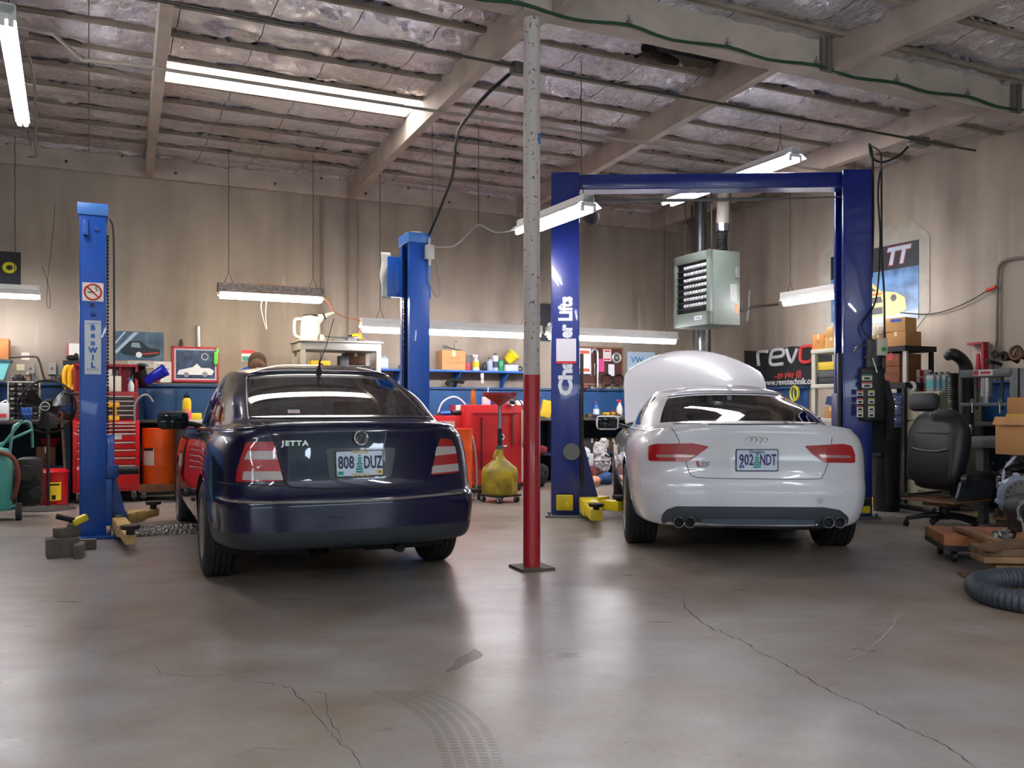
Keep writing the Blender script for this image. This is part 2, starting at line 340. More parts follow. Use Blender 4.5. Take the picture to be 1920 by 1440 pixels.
FOIL = foilmat()
cb = MB(); random.seed(3)
nl = sorted([8.24-.61*i for i in range(-6, 20)]+[NW]); nl = [n for n in nl if n > NF]; nl = [NF]+nl
DECK = M('#a9a7a2', .5, bump=.2)
for n0, n1 in zip(nl[:-1], nl[1:]):
    if n1-n0 < .05: continue
    for k in range(-1, len(TWALL)):
        nm = (n0+n1)/2
        ta = TL if k < 0 else tat(k, nm); tb = TW if k == len(TWALL)-1 else tat(k+1, nm)
        if abs(n0-8.24) < .05 and k == 3: continue     # skylight bay
        if 5.6 < nm < 6.3 and k == 4: tb = ta+(tb-ta)*.58
        ph = random.uniform(0, 6); nu = max(2, int((tb-ta)/.045)); sg = random.uniform(.03, .06)
        def fn(u, v, ta=ta, tb=tb, n0=n0, n1=n1, ph=ph, sg=sg):
            t = ta+(tb-ta)*u; n = n0+(n1-n0)*v
            p = R(t, n, 0); s_ = min(1, 4*v*(1-v)+.15)
            return R(t, n, zc(n)-.07-sg*sin(pi*v)+s_*(.030*noise.noise(Vector((t*1.6, n*5, ph)))+.034*noise.noise(Vector((t*6+n*5, n*8, 3)))+.018*noise.noise(Vector((t*19, n*17, 7)))))
        cb.grid(fn, nu, 12)
for n in nsub:      # crimped bright foil edge where the sheets are stapled to each sub-purlin
    for k in range(0, len(TWALL)-1):
        ta = tat(k, n)+.1; tb = tat(k+1, n)-.1; random.seed(int(n*100)+k)
        if tb-ta < .3: continue
        nu = int((tb-ta)/.05); hh = [random.uniform(.02, .055)*(1 if random.random() < .8 else .3) for _ in range(nu+1)]
        def fe(u, v, ta=ta, tb=tb, n=n, hh=hh, nu=nu):
            i = min(nu, int(round(u*nu))); t = ta+(tb-ta)*u
            return R(t, n-.022-.055*v-.014*(i % 2)*v, zc(n)-.075-hh[i]*v*.8+.01*(i % 2))
        cb.grid(fe, nu, 2)
struct('ceiling', cb, FOIL)
struct('ceiling_deck', rbox(MB(), TL-.2, TW+.2, NF-.2, 8.24, 4.62, 4.7), DECK)
struct('ceiling_deck', rbox(MB(), TL-.2, TW+.2, 8.85, NW+.2, 4.62, 4.7), DECK)
struct('ceiling_deck', rbox(MB(), TL-.2, tat(3, 8.5), 8.24, 8.85, 4.62, 4.7), DECK)
struct('ceiling_deck', rbox(MB(), tat(4, 8.5), TW+.2, 8.24, 8.85, 4.62, 4.7), DECK)
# skylight: a white shaft with a bright daylit panel on top
ta, tb = tat(3, 8.5)+.045, tat(4, 8.5)-.045
sk = struct('window_1', rbox(MB(), ta, tb, 8.26, 8.83, zc(8.5)-.095, zc(8.5)-.075), M('#fffaf4', .5, emit=8.0))
sh = MB(); rbox(sh, ta, tb, 8.235, 8.255, zc(8.5)-.1, zc(8.5)+.12); rbox(sh, ta, tb, 8.835, 8.855, zc(8.5)-.1, zc(8.5)+.12); rbox(sh, ta-.02, ta, 8.24, 8.85, zc(8.5)-.1, zc(8.5)+.12); rbox(sh, tb, tb+.02, 8.24, 8.85, zc(8.5)-.1, zc(8.5)+.12)
part('window_frame', sh, M('#e9e4dc', .6), sk)
rd = MB().cyl(R(ta, 8.42, zc(8.5)-.12), R(tb-.15, 8.42, zc(8.5)-.12), .012); part('rod', rd, M('#8a8682', .5), sk)
# ------------------------------------------------------------------ fluorescent fixtures
TUBE = M('#f8f5fa', .4, emit=40); HOOD = M('#d9d7d2', .45); CHN = M('#3a3631', .6, metal=.6)
def fixture(p0, p1, ceil, label, rusty=False, wide=.30, nt_=2, cz=None):
    p0 = Vector(p0); p1 = Vector(p1); mid = (p0+p1)/2; d = p1-p0; L_ = d.length; a = atan2(d.y, d.x)
    t = thing('fluorescent_light', label, 'light', mid, a, 'hanging fluorescent lights')
    w = wide/2; hm = M('#8c8078', .7, var=.5, vscale=20) if rusty else HOOD
    hb = MB(); poly = [(-w, .006), (-w*.55, .055), (-.045, .065), (-.045, .115), (.045, .115), (.045, .065), (w*.55, .055), (w, .006), (w*.55, .048), (-w*.55, .048)]
    hb.prism([(x, z) for x, z in poly], -L_/2, L_/2, mtx=Matrix.Rotation(-pi/2, 4, 'Z')); part('reflector', hb, hm, t)
    for s in ([-1, 1] if nt_ == 2 else [0]):
        tm_ = M('#ffeccc', .4, emit=36) if rusty else TUBE
        tr = .034 if wide <= .2 and wide > .12 else .019; part('tube', MB().cyl((-L_/2+.03, s*w*.45, .008-tr), (L_/2-.03, s*w*.45, .008-tr), tr, seg=14), tm_, t)
    for e in (-1, 1):
        eb = MB().box((e*(L_/2-.012), 0, .06), (.024, .11, .10), bev=.005)
        for s in ([-1, 1] if nt_ == 2 else [0]): eb.box((e*(L_/2-.012), s*w*.45, .005), (.03, .032, .07), bev=.004)
        part('end_cap', eb, HOOD if not rusty else hm, t)
    for e in (-1, 1):
        cb_ = MB(); x = e*(L_/2-.12*L_/1.2); zt = (cz if cz else 4.1)-mid.z
        cb_.tube([(x-.05, 0, .115), (x, 0, .24), (x+.05, 0, .115)], .004, seg=5)
        cb_.tube([(x, 0, .23)]+[(x+.003*(-1)**i, .003*(-1)**i, .23+(zt-.23)*i/12) for i in range(1, 13)], .004, seg=5)
        part('chain', cb_, CHN, t)
    return t
fixture(on_z(12, 38, 3.62), on_z(43, 232, 3.62), 0, 'twin tube light nearest the camera, high at the far left', wide=.11)
a = on_n(75, 556, 11.2); fixture(rt(a) and R(rt(a)[0]-2.44, 11.2, a.z), a, 0, 'tube light low on the left behind the yellow ringed banner wall', wide=.22)
fixture(on_n(408, 546, 10.6), on_n(606, 562, 10.6), 0, 'short rusty topped tube light hanging over the blue sedan', True, .2)
fixture(on_n(676, 612, 10.5), on_n(1014, 629, 10.5), 0, 'long tube light over the bottle shelf, behind the round column', wide=.16, nt_=1)
fixture(on_n(1026, 629, 10.5), on_n(1268, 637, 10.5), 0, 'long tube light over the pegboard, ending below the unit heater', wide=.16, nt_=1)
fixture(on_z(1104, 389, 2.79), on_z(978, 436, 2.79), 0, 'short white tube light hanging between the round column and dark blue lift', wide=.26)
fixture(on_z(1492, 296, 3.70), on_z(1250, 382, 3.70), 0, 'long tube light passing above the dark blue lift crossbeam')
a = on_t(1468, 566, 8.1); b = R(8.1, rt(a)[1]-1.32, a.z); fixture(a, b, 0, 'tube light along the right wall behind the lift post', wide=.14, nt_=1)
for _t, _n in ((-4.6, -.9), (-1.2, -1.6), (3.6, -.9)):  # unseen lamps behind the camera, added to help light the room
    fixture(R(_t, _n-1.2, 3.5), R(_t, _n+1.2, 3.5), 0, 'unseen tube light added to brighten the entrance side, %s' % {-4.6: 'leftmost', -1.2: 'middle', 3.6: 'rightmost'}[_t])
def speck():
    m = M('#b4aca6', .55).copy(); nt = m.node_tree; b = nt.nodes['Principled BSDF']; tc = nt.nodes.new('ShaderNodeTexCoord'); L = nt.links.new
    n = nt.nodes.new('ShaderNodeTexNoise'); n.inputs['Scale'].default_value = 42; n.inputs['Detail'].default_value = 2; L(tc.outputs['Object'], n.inputs['Vector']); r = nt.nodes.new('ShaderNodeValToRGB'); r.color_ramp.elements[0].position = .32; r.color_ramp.elements[1].position = .37
    r.color_ramp.elements[0].color = (*lin('#5c5450'), 1); r.color_ramp.elements[1].color = (*lin('#b9b0a9'), 1); L(n.outputs['Fac'], r.inputs[0]); L(r.outputs[0], b.inputs['Base Color']); return m
# ------------------------------------------------------------------ round column
c0 = on_z(997, 1066, 0)
t = thing('support_column', 'round steel column, red below and speckled off-white above', 'column', c0)
part('shaft', MB().cyl((0, 0, .02), (0, 0, 3.785), .057, seg=32), speck(), t, 'off-white speckled upper shaft')
zr = HC+(HZ-703)*c0.y/FL
part('painted_band', MB().cyl((0, 0, .015), (0, 0, zr), .0585, seg=32), M('#b01a26', .35, var=.2, vscale=14, coat=.3), t, 'glossy red painted lower band')
part('base_plate', MB().box((0, 0, .009), (.24, .24, .018), rot=.4), M('#5c4d44', .7, var=.4), t)
part('top_plate', MB().box((0, 0, 3.775), (.22, .22, .02), rot=TH), OFF, t)
part('blue_tape', MB().box((.052, -.03, HC+(HZ-262)*c0.y/FL), (.02, .004, .07), rot=.9), M('#2f74c0', .6), t, 'torn blue tape')
CON = M('#4d4a46', .5, metal=.6); CONL = M('#9c9086', .6)
def run(label, pts, r, mat, k=0, name='conduit', cat='conduit', group=None): return solo(name, MB().tube(pts, r, seg=8, k=k), mat, label, cat, group=group)
# ------------------------------------------------------------------ cars
def cr1(a, b, c, d, t): return .5*((2*b)+(-a+c)*t+(2*a-5*b+4*c-d)*t*t+(-a+3*b-3*c+d)*t**3)
def net_eval(net, ku, kv):
    nr = len(net); nc = len(net[0]); mid = []
    def crow(row):
        out = []
        for i in range(nc-1):
            p1 = row[i]; p2 = row[i+1]
            p0 = row[i-1] if i > 0 else (-row[1][0], row[1][1], row[1][2]); p3 = row[i+2] if i < nc-2 else (-row[nc-2][0], row[nc-2][1], row[nc-2][2])
            for j in range(ku): t = j/ku; out.append(tuple(cr1(p0[k], p1[k], p2[k], p3[k], t) for k in range(3)))
        out.append(row[-1]); return out
    rows = [crow(r) for r in net]; res = []
    for i in range(nr-1):
        p0 = rows[max(i-1, 0)]; p1 = rows[i]; p2 = rows[i+1]; p3 = rows[min(i+2, nr-1)]
        for j in range(kv): t = j/kv; res.append([tuple(cr1(p0[c][k], p1[c][k], p2[c][k], p3[c][k], t) for k in range(3)) for c in range(len(p1))])
    res.append(rows[-1]); return res
KU, KV = 8, 6
def plan(W, Yr, Yf, wb):
    return [(0, Yr), (.38*W, Yr+.012), (.68*W, Yr+.05), (.85*W, Yr+.13), (.945*W, Yr+.34), (1.0*W, -.12), (1.0*W, .5), (1.0*W, 1.1), (1.0*W, 1.7), (.995*W, wb-.1), (.975*W, Yf-.45), (.90*W, Yf-.18), (.6*W, Yf-.05), (0, Yf)]
GLASS = None
def glassmat(tint, refl=.0):
    m = bpy.data.materials.new('tinted_glass'); m.use_nodes = True; nt = m.node_tree; nt.nodes.remove(nt.nodes['Principled BSDF']); L = nt.links.new
    o = nt.nodes['Material Output']; tr = nt.nodes.new('ShaderNodeBsdfTransparent'); tr.inputs[0].default_value = (*tint, 1)
    g = nt.nodes.new('ShaderNodeBsdfGlossy'); g.inputs['Roughness'].default_value = .02; g.inputs['Color'].default_value = (.95, .97, 1, 1)
    f = nt.nodes.new('ShaderNodeFresnel'); f.inputs[0].default_value = 1.55; mx = nt.nodes.new('ShaderNodeMixShader')
    ad = nt.nodes.new('ShaderNodeMath'); ad.operation = 'ADD'; ad.inputs[1].default_value = refl; L(f.outputs[0], ad.inputs[0])
    L(ad.outputs[0], mx.inputs[0]); L(tr.outputs[0], mx.inputs[1]); L(g.outputs[0], mx.inputs[2]); L(mx.outputs[0], o.inputs[0]); return m
def carpaint(name, col, flake=None, met=0):
    m = bpy.data.materials.new(name); m.use_nodes = True; b = m.node_tree.nodes['Principled BSDF']
    b.inputs['Base Color'].default_value = (*lin(col), 1); b.inputs['Roughness'].default_value = .28; b.inputs['Metallic'].default_value = met
    b.inputs['Coat Weight'].default_value = 1; b.inputs['Coat Roughness'].default_value = .015; b.inputs['Coat IOR'].default_value = 1.5; return m
TYRE = M('#1b1b1c', .75, bump=.3, bscale=90); BLK = M('#101011', .5); TRIM = M('#272b30', .5); CHR = M('#d8d8d8', .12, metal=1); ALU = M('#a9abad', .3, metal=1, bump=.05); DRK = M('#0b0b0c', .8)
class Car: pass
def wheel_mb(r, w, rr):
    """axis along x; outer side at -x for left"""
    tb = MB(); prof = [(rr, -w/2+.01), (rr+.012, -w/2), (r-.04, -w/2+.003), (r-.012, -w/2+.015), (r-.003, -w/2+.03)]
    x = -w/2+.034
    while x < w/2-.03:
        prof += [(r, x), (r, x+w*.13), (r-.009, x+w*.13+.001), (r-.009, x+w*.13+.008)]; x += w*.13+.009
    prof += [(r-.003, w/2-.03), (r-.012, w/2-.015), (r-.04, w/2-.003), (rr+.012, w/2), (rr, w/2-.01)]
    tb.lathe(prof, axis=(1, 0, 0), seg=64); return tb
def rim_mb(rr, w, nsp, side, spw):
    rb = MB(); rb.lathe([(rr+.004, -w/2+.006), (rr-.012, -w/2+.004), (rr-.022, -w/2+.02), (rr-.03, -w/4), (rr-.04, w/2-.02)], axis=(1, 0, 0), seg=48)
    for i in range(nsp):
        a = 2*pi*i/nsp
        rm = Matrix.Rotation(a, 4, 'X'); vs = []
        for (rad, hw, xx) in ((.03, spw*.8, -w/2+.035), (rr*.5, spw*.5, -w/2+.022), (rr-.015, spw*.75, -w/2+.018)):
            for sx in (0, .03):
                for sgn in (-1, 1): vs.append(rm@Vector((xx+sx, sgn*hw, rad)))
        rb.add(vs, [(0, 1, 5, 4), (4, 5, 9, 8), (2, 6, 7, 3), (6, 10, 11, 7), (0, 4, 6, 2), (4, 8, 10, 6), (1, 3, 7, 5), (5, 7, 11, 9), (8, 9, 11, 10), (0, 2, 3, 1)])
    rb.lathe([(0, -w/2+.012), (.028, -w/2+.014), (.035, -w/2+.03), (.06, -w/2+.045), (.06, 0)], axis=(1, 0, 0), seg=24)
    return rb
def make_car(name, label, loc, hdg, net, paint, wb, track, wr, ww, rimr, arch, win_rows, glz, roofrow, lower_rows, steer=0, nsp=5, spw=.03, rimmat=ALU):
    C_ = Car(); root = thing(name, label, 'car', loc, hdg); C_.root = root
    bpy.context.view_layer.update(); C_.mw = root.matrix_world.copy(); C_.mi = C_.mw.inverted()
    g = net_eval(net, KU, KV); nr = len(g); nc = len(g[0])
    body = MB(); wins = {}; low = MB(); arches = [(0, wr), (wb, wr)]
    for sgn in (1, -1):
        vid = {}
        def P(i, j):
            x, y, z = g[j][i]
            for yc, rc in arches:
                d = math.hypot(y-yc, z-rc)
                if x > .5 and z < 1.0 and abs(d-arch) < .045 : 
                    k_ = arch/max(d, 1e-6); y = yc+(y-yc)*k_; z = rc+(z-rc)*k_
            return (x*sgn, y, z)
        for j in range(nr-1):
            for i in range(nc-1):
                x = (g[j][i][0]+g[j+1][i+1][0])/2; y = (g[j][i][1]+g[j+1][i+1][1]+g[j+1][i][1]+g[j][i+1][1])/4; z = (g[j][i][2]+g[j+1][i+1][2]+g[j+1][i][2]+g[j][i+1][2])/4
                cut = False
                if x > .5 and z < 1.0:
                    for yc, rc in arches:
                        if math.hypot(y-yc, z-rc) < arch: cut = True
                if cut: continue
                key = None
                for wn, (r0, r1, c0_, c1_) in win_rows.items():
                    if r0 <= j < r1 and c0_ <= i < c1_: key = wn
                q = [P(i, j), P(i+1, j), P(i+1, j+1), P(i, j+1)]
                if sgn < 0: q = q[::-1]
                if key:
                    kk = (key, sgn if key.startswith('side') or key.startswith('quarter') else 0)
                    wins.setdefault(kk, MB()).add(q, [(0, 1, 2, 3)])
                elif j < lower_rows and i < 4*KU+4: low.add(q, [(0, 1, 2, 3)])
                else: body.add(q, [(0, 1, 2, 3)])
    for mb in [body, low]:
        if not mb.v: continue
    C_.body = part('body', body, paint, root)
    if low.v: C_.low = part('lower_valance', low, TRIM, root, 'unpainted dark lower valance')
    for (k, s), mb in wins.items():
        nm = {'rear': 'rear_window', 'wind': 'windshield', 'side': 'side_window', 'quarter': 'quarter_window'}[k.split('_')[0]]
        part(nm, mb, glz, root)
    # bvh in world space with all panels closed
    vs = []; fs = []
    for sgn in (1, -1):
        b = len(vs); vs += [C_.mw@Vector((g[j][i][0]*sgn, g[j][i][1], g[j][i][2])) for j in range(nr) for i in range(nc)]
        fs += [(b+j*nc+i, b+j*nc+i+1, b+(j+1)*nc+i+1, b+(j+1)*nc+i) for j in range(nr-1) for i in range(nc-1)]
    C_.bvh = BVHTree.FromPolygons(vs, fs)
    # wheel housings
    for yc, rc in arches:
        for s in (-1, 1):
            hb = MB(); n = 20
            W_ = max(p[0] for r in g for p in r)
            vs = []
            xo = [None]*(n+1)
            for i in range(n+1):
                a = -pi*.12+pi*1.24*i/n; yy = yc+arch*cos(a); zz = max(rc+arch*sin(a), .17)
                # outer lip sits on the body side
                best = W_-.03
                hit = min(((abs(g[j][ii][1]-yy)+abs(g[j][ii][2]-zz), g[j][ii][0]) for j in range(0, nr, 2) for ii in range(2*KU, nc-KU, 2) if g[j][ii][0] > .6), default=(0, best))
                vs += [(s*(hit[1]-.004), yy, zz), (s*(W_-.34), yy, zz)]
            hb.add(vs, [(2*i, 2*i+1, 2*i+3, 2*i+2) for i in range(n)])
            hb.add([(s*(W_-.34), yc, rc)]+[vs[2*i+1] for i in range(n+1)], [(0, i+1, i+2) for i in range(n)])
            part('wheel_housing', hb, DRK, root)
    for yc, rc in arches:
        for s in (-1, 1):
            th = wheel_mb(wr, ww, rimr); o = part('tyre', th, TYRE, root); o.location = (s*track/2, yc, rc)
            if yc > 1: o.rotation_euler = (0, 0, steer)
            r_ = rim_mb(rimr, ww, nsp, s, spw); ri = r_.build('rim', rimmat, o)
            if s > 0: ri.rotation_euler = (0, 0, pi)
            dk = MB().cyl((-.01, 0, 0), (.0, 0, 0), rimr*.72, seg=32).build('brake_disc', M('#55504c', .4, metal=.9), o)
    # underbody
    ub = MB().box((0, wb/2-.05, .27), (1.2, wb+1.3, .1), bev=.03).cyl((-.75, 0, wr), (.75, 0, wr), .04).cyl((.28, -.75, .22), (.28, 2, .2), .03)
    ub.box((.3, -.55, .27), (.5, .25, .14), bev=.04); part('underbody', ub, M('#141414', .8), root)
    return C_
def cast(C_, px, py, off=0.0):
    d = Vector((kx(px), 1, (HZ-py)/FL)).normalized(); o = Vector((0, 0, HC)); h = C_.bvh.ray_cast(o, d)
    if h[0] is None:
        q = o+d*((C_.mw.translation-o).length-.6); h = C_.bvh.find_nearest(q)
        for _ in range(3):
            q = o+d*((h[0]-o).dot(d)); h = C_.bvh.find_nearest(q)
    p, n = h[0], h[1]
    if n.dot(d) > 0: n = -n
    return p+n*off, n
def patch(C_, name, poly, mat, off=.006, step=6, parent=None, depth=.004, round_=0, label=None):
    """a thin solid panel lying on the car body, its outline given where the photograph shows it"""
    pts = []
    if round_:
        q = []
        n = len(poly)
        for i in range(n):
            a = Vector(poly[i-1]); b = Vector(poly[i]); c = Vector(poly[(i+1) % n]); r = round_
            u = (a-b); v = (c-b); ru = min(r, u.length*.45); rv = min(r, v.length*.45); s_ = b+u.normalized()*ru; e_ = b+v.normalized()*rv
            for k in range(5): t = k/4; q.append((1-t)**2*s_+2*t*(1-t)*b+t*t*e_)
        poly = q
    n = len(poly)
    for i in range(n):
        a = Vector(poly[i]); b = Vector(poly[(i+1) % n]); m = max(1, int((b-a).length/step))
        for k in range(m): pts.append(a+(b-a)*k/m)
    nb = len(pts); xs = [p.x for p in pts]; ys = [p.y for p in pts]
    def inside(x, y):
        c = False
        for i in range(nb):
            a = pts[i]; b = pts[i-1]
            if (a.y > y) != (b.y > y) and x < (b.x-a.x)*(y-a.y)/(b.y-a.y)+a.x: c = not c
        return c
    ins = []; x = min(xs)+step/2
    while x < max(xs):
        y = min(ys)+step/2
        while y < max(ys):
            if inside(x, y) and min((p-Vector((x, y))).length for p in pts) > step*.5: ins.append(Vector((x, y)))
            y += step
        x += step
    V2, E2, F2, *_ = geometry.delaunay_2d_cdt(pts+ins, [(i, (i+1) % nb) for i in range(nb)], [list(range(nb))], 1, 1e-6)
    mb = MB(); top = []
    for v in V2: p, nn = cast(C_, v.x, v.y, off); top.append(C_.mi@p)
    mb.add(top, [list(f) for f in F2]); bt = [C_.mi@cast(C_, v.x, v.y, off-depth)[0] for v in V2]
    cnt = {}
    for f in F2:
        for i in range(len(f)): e = (f[i], f[(i+1) % len(f)]); cnt[e] = cnt.get(e, 0)+1
    bd = [e for e in cnt if (e[1], e[0]) not in cnt]; k = len(top)
    mb.v += [tuple(p) for p in bt]
    for a, b in bd: mb.f.append([a, b, b+k, a+k]); mb.m.append(-1)
    o = mb.build(name, mat, parent or C_.root)
    if label: o['label'] = label
    return o
def line(C_, name, pts, mat, r=.003, off=0, parent=None, step=8, ks=1, label=None):
    p2 = []
    for a, b in zip(pts[:-1], pts[1:]):
        m = max(1, int(math.hypot(b[0]-a[0], b[1]-a[1])/step))
        for k in range(m): p2.append((a[0]+(b[0]-a[0])*k/m, a[1]+(b[1]-a[1])*k/m))
    p2.append(pts[-1]); w = [C_.mi@cast(C_, x, y, off)[0] for x, y in p2]
    mb = MB().tube(w, r, seg=6); o = mb.build(name, mat, parent or C_.root)
    if label: o['label'] = label
    return o
def curve2(pts, k=6): return [(p.x, p.y) for p in crv([(a, b, 0) for a, b in pts], k)]
def frame_at(C_, px, py, off=.01):
    """empty-less local frame on the body: returns location and rotation (local) for flat badges, text facing the camera side"""
    p, n = cast(C_, px, py, off); nl = C_.mi.to_3x3()@n; pl = C_.mi@p
    x = Vector((0, 0, 1)).cross(nl).normalized(); z = nl.normalized(); y = z.cross(x)
    return pl, Matrix((x, y, z)).transposed().to_euler()
def seatpair(C_, y, mat, a=.36, hz=.98, bench=False):
    for s in (-1, 1):
        mb = MB().box((s*a, y, .72), (.46, .14, .5), bev=.06, rot=Matrix.Rotation(.2, 3, 'X')).box((s*a, y+.25, .45), (.46, .5, .14), bev=.05)
        o = part('seat', mb, mat, C_.root)
        MB().box((s*a, y-.07, hz+.09), (.25, .09, .19), bev=.045).build('headrest', mat, o)
    
def zrow(z0, z1, zr, zs): f = (zr-z0)/(z1-z0); return [z0+f*(z-z0) for z in zs]
def mknet(rows, zs, base, roof, wb, z0, bulge, peak, hoodz):
    net = []
    for z, W_, Yr, Yf in rows:
        zz = zrow(z0, zs[0], z, zs); pl = plan(W_, Yr, Yf, wb); net.append([(pl[i][0], pl[i][1], zz[i]) for i in range(14)])
    sh = net[-1]
    # softened shoulder, then mid deck, then greenhouse base
    net.append([(.93*a[0]+.07*b[0], .93*a[1]+.07*b[1], a[2]+.3*(b[2]-a[2])+.004) for a, b in zip(sh, base)])
    net.append([((a[0]+b[0])/2, (a[1]+b[1])/2, a[2]+.72*(b[2]-a[2])+hoodz[i]) for i, (a, b) in enumerate(zip(sh, base))])
    net.append(base)
    for f in (.5,):
        net.append([(a[0]+(b[0]-a[0])*f+(bulge if i > 2 and i < 11 else 0), a[1]+(b[1]-a[1])*f-(bulge if i < 4 else 0)+(bulge if i > 9 else 0), a[2]+(b[2]-a[2])*f+.01) for i, (a, b) in enumerate(zip(base, roof))])
    net.append(roof)
    cy = (roof[0][1]+roof[-1][1])/2
    net.append([(a*.88, cy+(y-cy)*.92, z+(peak-z)*.45) for a, y, z in roof])
    net.append([(a*.5, cy+(y-cy)*.6, peak-.006) for a, y, z in roof])
    net.append([(0, cy+(y-cy)*.5, peak) for a, y, z in roof]); return net
# ---- dark blue saloon
JB = [(0, -.50, 1.035), (.30, -.49, 1.035), (.56, -.44, 1.03), (.66, -.33, 1.02), (.70, -.12, 1.0), (.725, .15, .985), (.735, .50, .975), (.735, 1.0, .965), (.725, 1.5, .96), (.69, 1.85, .965), (.61, 2.0, .985), (.48, 2.1, 1.0), (.28, 2.15, 1.01), (0, 2.17, 1.01)]
JR = [(0, .17, 1.335), (.28, .185, 1.33), (.49, .22, 1.315), (.545, .29, 1.305), (.565, .42, 1.315), (.575, .60, 1.335), (.58, .80, 1.35), (.58, 1.0, 1.355), (.57, 1.15, 1.355), (.54, 1.3, 1.35), (.49, 1.36, 1.35), (.4, 1.41, 1.355), (.25, 1.44, 1.365), (0, 1.46, 1.37)]
JZ = [1.0, .995, .985, .965, .955, .95, .94, .93, .92, .895, .84, .77, .74, .73]
jrows = [(.265, .79, -.85, 3.30), (.285, .835, -.905, 3.36), (.36, .855, -.935, 3.40), (.50, .865, -.95, 3.42), (.565, .867, -.945, 3.42), (.60, .865, -.91, 3.40), (.66, .862, -.885, 3.38), (.78, .856, -.865, 3.34), (.90, .84, -.845, 3.28), (.965, .815, -.84, 3.22), (1.0, .79, -.82, 3.16)]
jrows = [(a, b*.982, c_, d) for a, b, c_, d in jrows]
jnet = mknet(jrows, JZ, JB, JR, 2.513, .265, .022, 1.42, [-.004, -.004, -.006, .0, 0, 0, 0, 0, 0, 0, .01, .02, .02, .02])
nlow = len(jrows); gb = (nlow+2)*KV          # row index of greenhouse base
NAVY = carpaint('navy_paint', '#040930', met=0); NAVY.node_tree.nodes['Principled BSDF'].inputs['Specular IOR Level'].default_value = .15
jc = Vector((-1.262, 6.16, 0))
jw = {'rear': (gb+1, gb+2*KV-1, 0, 2*KU+2), 'side_a': (gb+1, gb+2*KV-1, 4*KU+2, 6*KU), 'side_b': (gb+1, gb+2*KV-1, 6*KU+1, 9*KU), 'wind': (gb+1, gb+2*KV-1, 11*KU-4, 13*KU)}
J = make_car('car', 'dark blue four-door sedan on the left lift bay', jc, radians(24), jnet, NAVY, 2.513, 1.50, .315, .195, .20, .355, jw, glassmat((.74, .86, .80), .11), 0, 2*KV+1, steer=0, nsp=7, spw=.022)
RED = M('#a8060f', .2, coat=.5, bump=.25, bscale=300); LCLR = M('#b3a5a2', .2, coat=.5, bump=.3, bscale=260); LCHR = M('#b08f8c', .15, coat=1, metal=.3)
PLW = M('#c9d6e6', .4); PLB = M('#23345f', .4); GRN = M('#2f8f7d', .6)
def L8(poly, name='tail_light'):
    return patch(J, name, poly, RED, .008, 5, depth=.01, round_=4)
la = L8([(462, 829), (513, 828), (532, 902), (443, 904), (446, 880)])
patch(J, 'reversing_lens', [(466, 846), (516, 846), (521, 862), (459, 862)], LCLR, .011, 5, parent=la, round_=2); patch(J, 'indicator_lens', [(458, 884), (526, 884), (531, 900), (456, 900)], LCLR, .011, 5, parent=la, round_=2)
lb = L8([(824, 822), (845, 824), (855, 850), (859, 886), (807, 891)])
patch(J, 'reversing_lens', [(817, 838), (851, 837), (854, 851), (814, 855)], LCLR, .011, 5, parent=lb, round_=2); patch(J, 'indicator_lens', [(810, 874), (857, 869), (858, 883), (808, 888)], LCLR, .011, 5, parent=lb, round_=2)
GAP = M('#030308', .6)
line(J, 'trunk_seam', curve2([(504, 800), (510, 815), (516, 840), (526, 875), (534, 903), (540, 910), (556, 914), (650, 916), (740, 911), (795, 905), (803, 899), (812, 870), (820, 835), (822, 800)], 5), GAP, .004)
line(J, 'trunk_seam', curve2([(470, 783), (485, 790), (504, 800)]), GAP, .003)
line(J, 'spoiler_lip', curve2([(506, 804), (560, 803), (680, 803), (790, 799), (820, 796)]), NAVY, .007, off=.001)
line(J, 'chrome_strip', curve2([(412, 934), (430, 939), (460, 942), (560, 942), (700, 938), (800, 930), (866, 924)]), CHR, .008, off=.004)
line(J, 'bumper_seam', curve2([(410, 905), (440, 908), (480, 909), (530, 911)]), GAP, .003)
0 and patch(J, 'bumper_insert', [(412, 992), (450, 1003), (520, 1007), (650, 1003), (760, 994), (850, 981), (852, 985), (840, 996), (760, 1011), (650, 1021), (520, 1025), (450, 1021), (412, 1008)], M('#23262b', .5), .004, 9, depth=.006)
# number plate in its recess
def plate(C_, poly, num, small, navytxt, top, frm, y_sc=1, treeon=True, scale=1):
    rc = patch(C_, 'number_plate', poly, frm, .012, 6, depth=.016, round_=3)
    cx = sum(p[0] for p in poly)/4; cy = sum(p[1] for p in poly)/4
    inn = [(cx+(x-cx)*.95, cy+(y-cy)*.92) for x, y in poly]; patch(C_, 'plate_face', inn, PLW, .0145, 6, parent=rc, depth=.003, round_=3)
    return rc, cx, cy
patch(J, 'plate_recess', [(610, 841), (742, 839), (733, 895), (618, 898)], M('#070a20', .3, coat=.5), .003, 7, round_=8)
rc, cx, cy = plate(J, [(627, 846), (718, 843), (719, 892), (629, 896)], '', '', 0, 0, M('#34302a', .4, metal=.5))
def ptxt(C_, body, px, py, size, mat, bold=.0, xs=1, off=.017, parent=None, space=1, depth=.0015, name='lettering', shear=0):
    l, r = frame_at(C_, px, py, off); return text(name, body, size, mat, parent or C_.root, l, r, depth, bold, xs, space=space, shear=shear)
DIG = M('#1c2746', .5)
ptxt(J, '808', 648, 869, .106, DIG, .0022, .62, parent=rc); ptxt(J, 'DUZ', 698, 868, .106, DIG, .0022, .52, parent=rc)
ptxt(J, 'OREGON', 673, 848, .026, M('#c9a748', .4), .0003, 1, parent=rc, off=.0165); ptxt(J, 'DUCKS', 675, 891, .028, M('#c9a748', .4), .0003, 1.2, parent=rc, off=.0165)
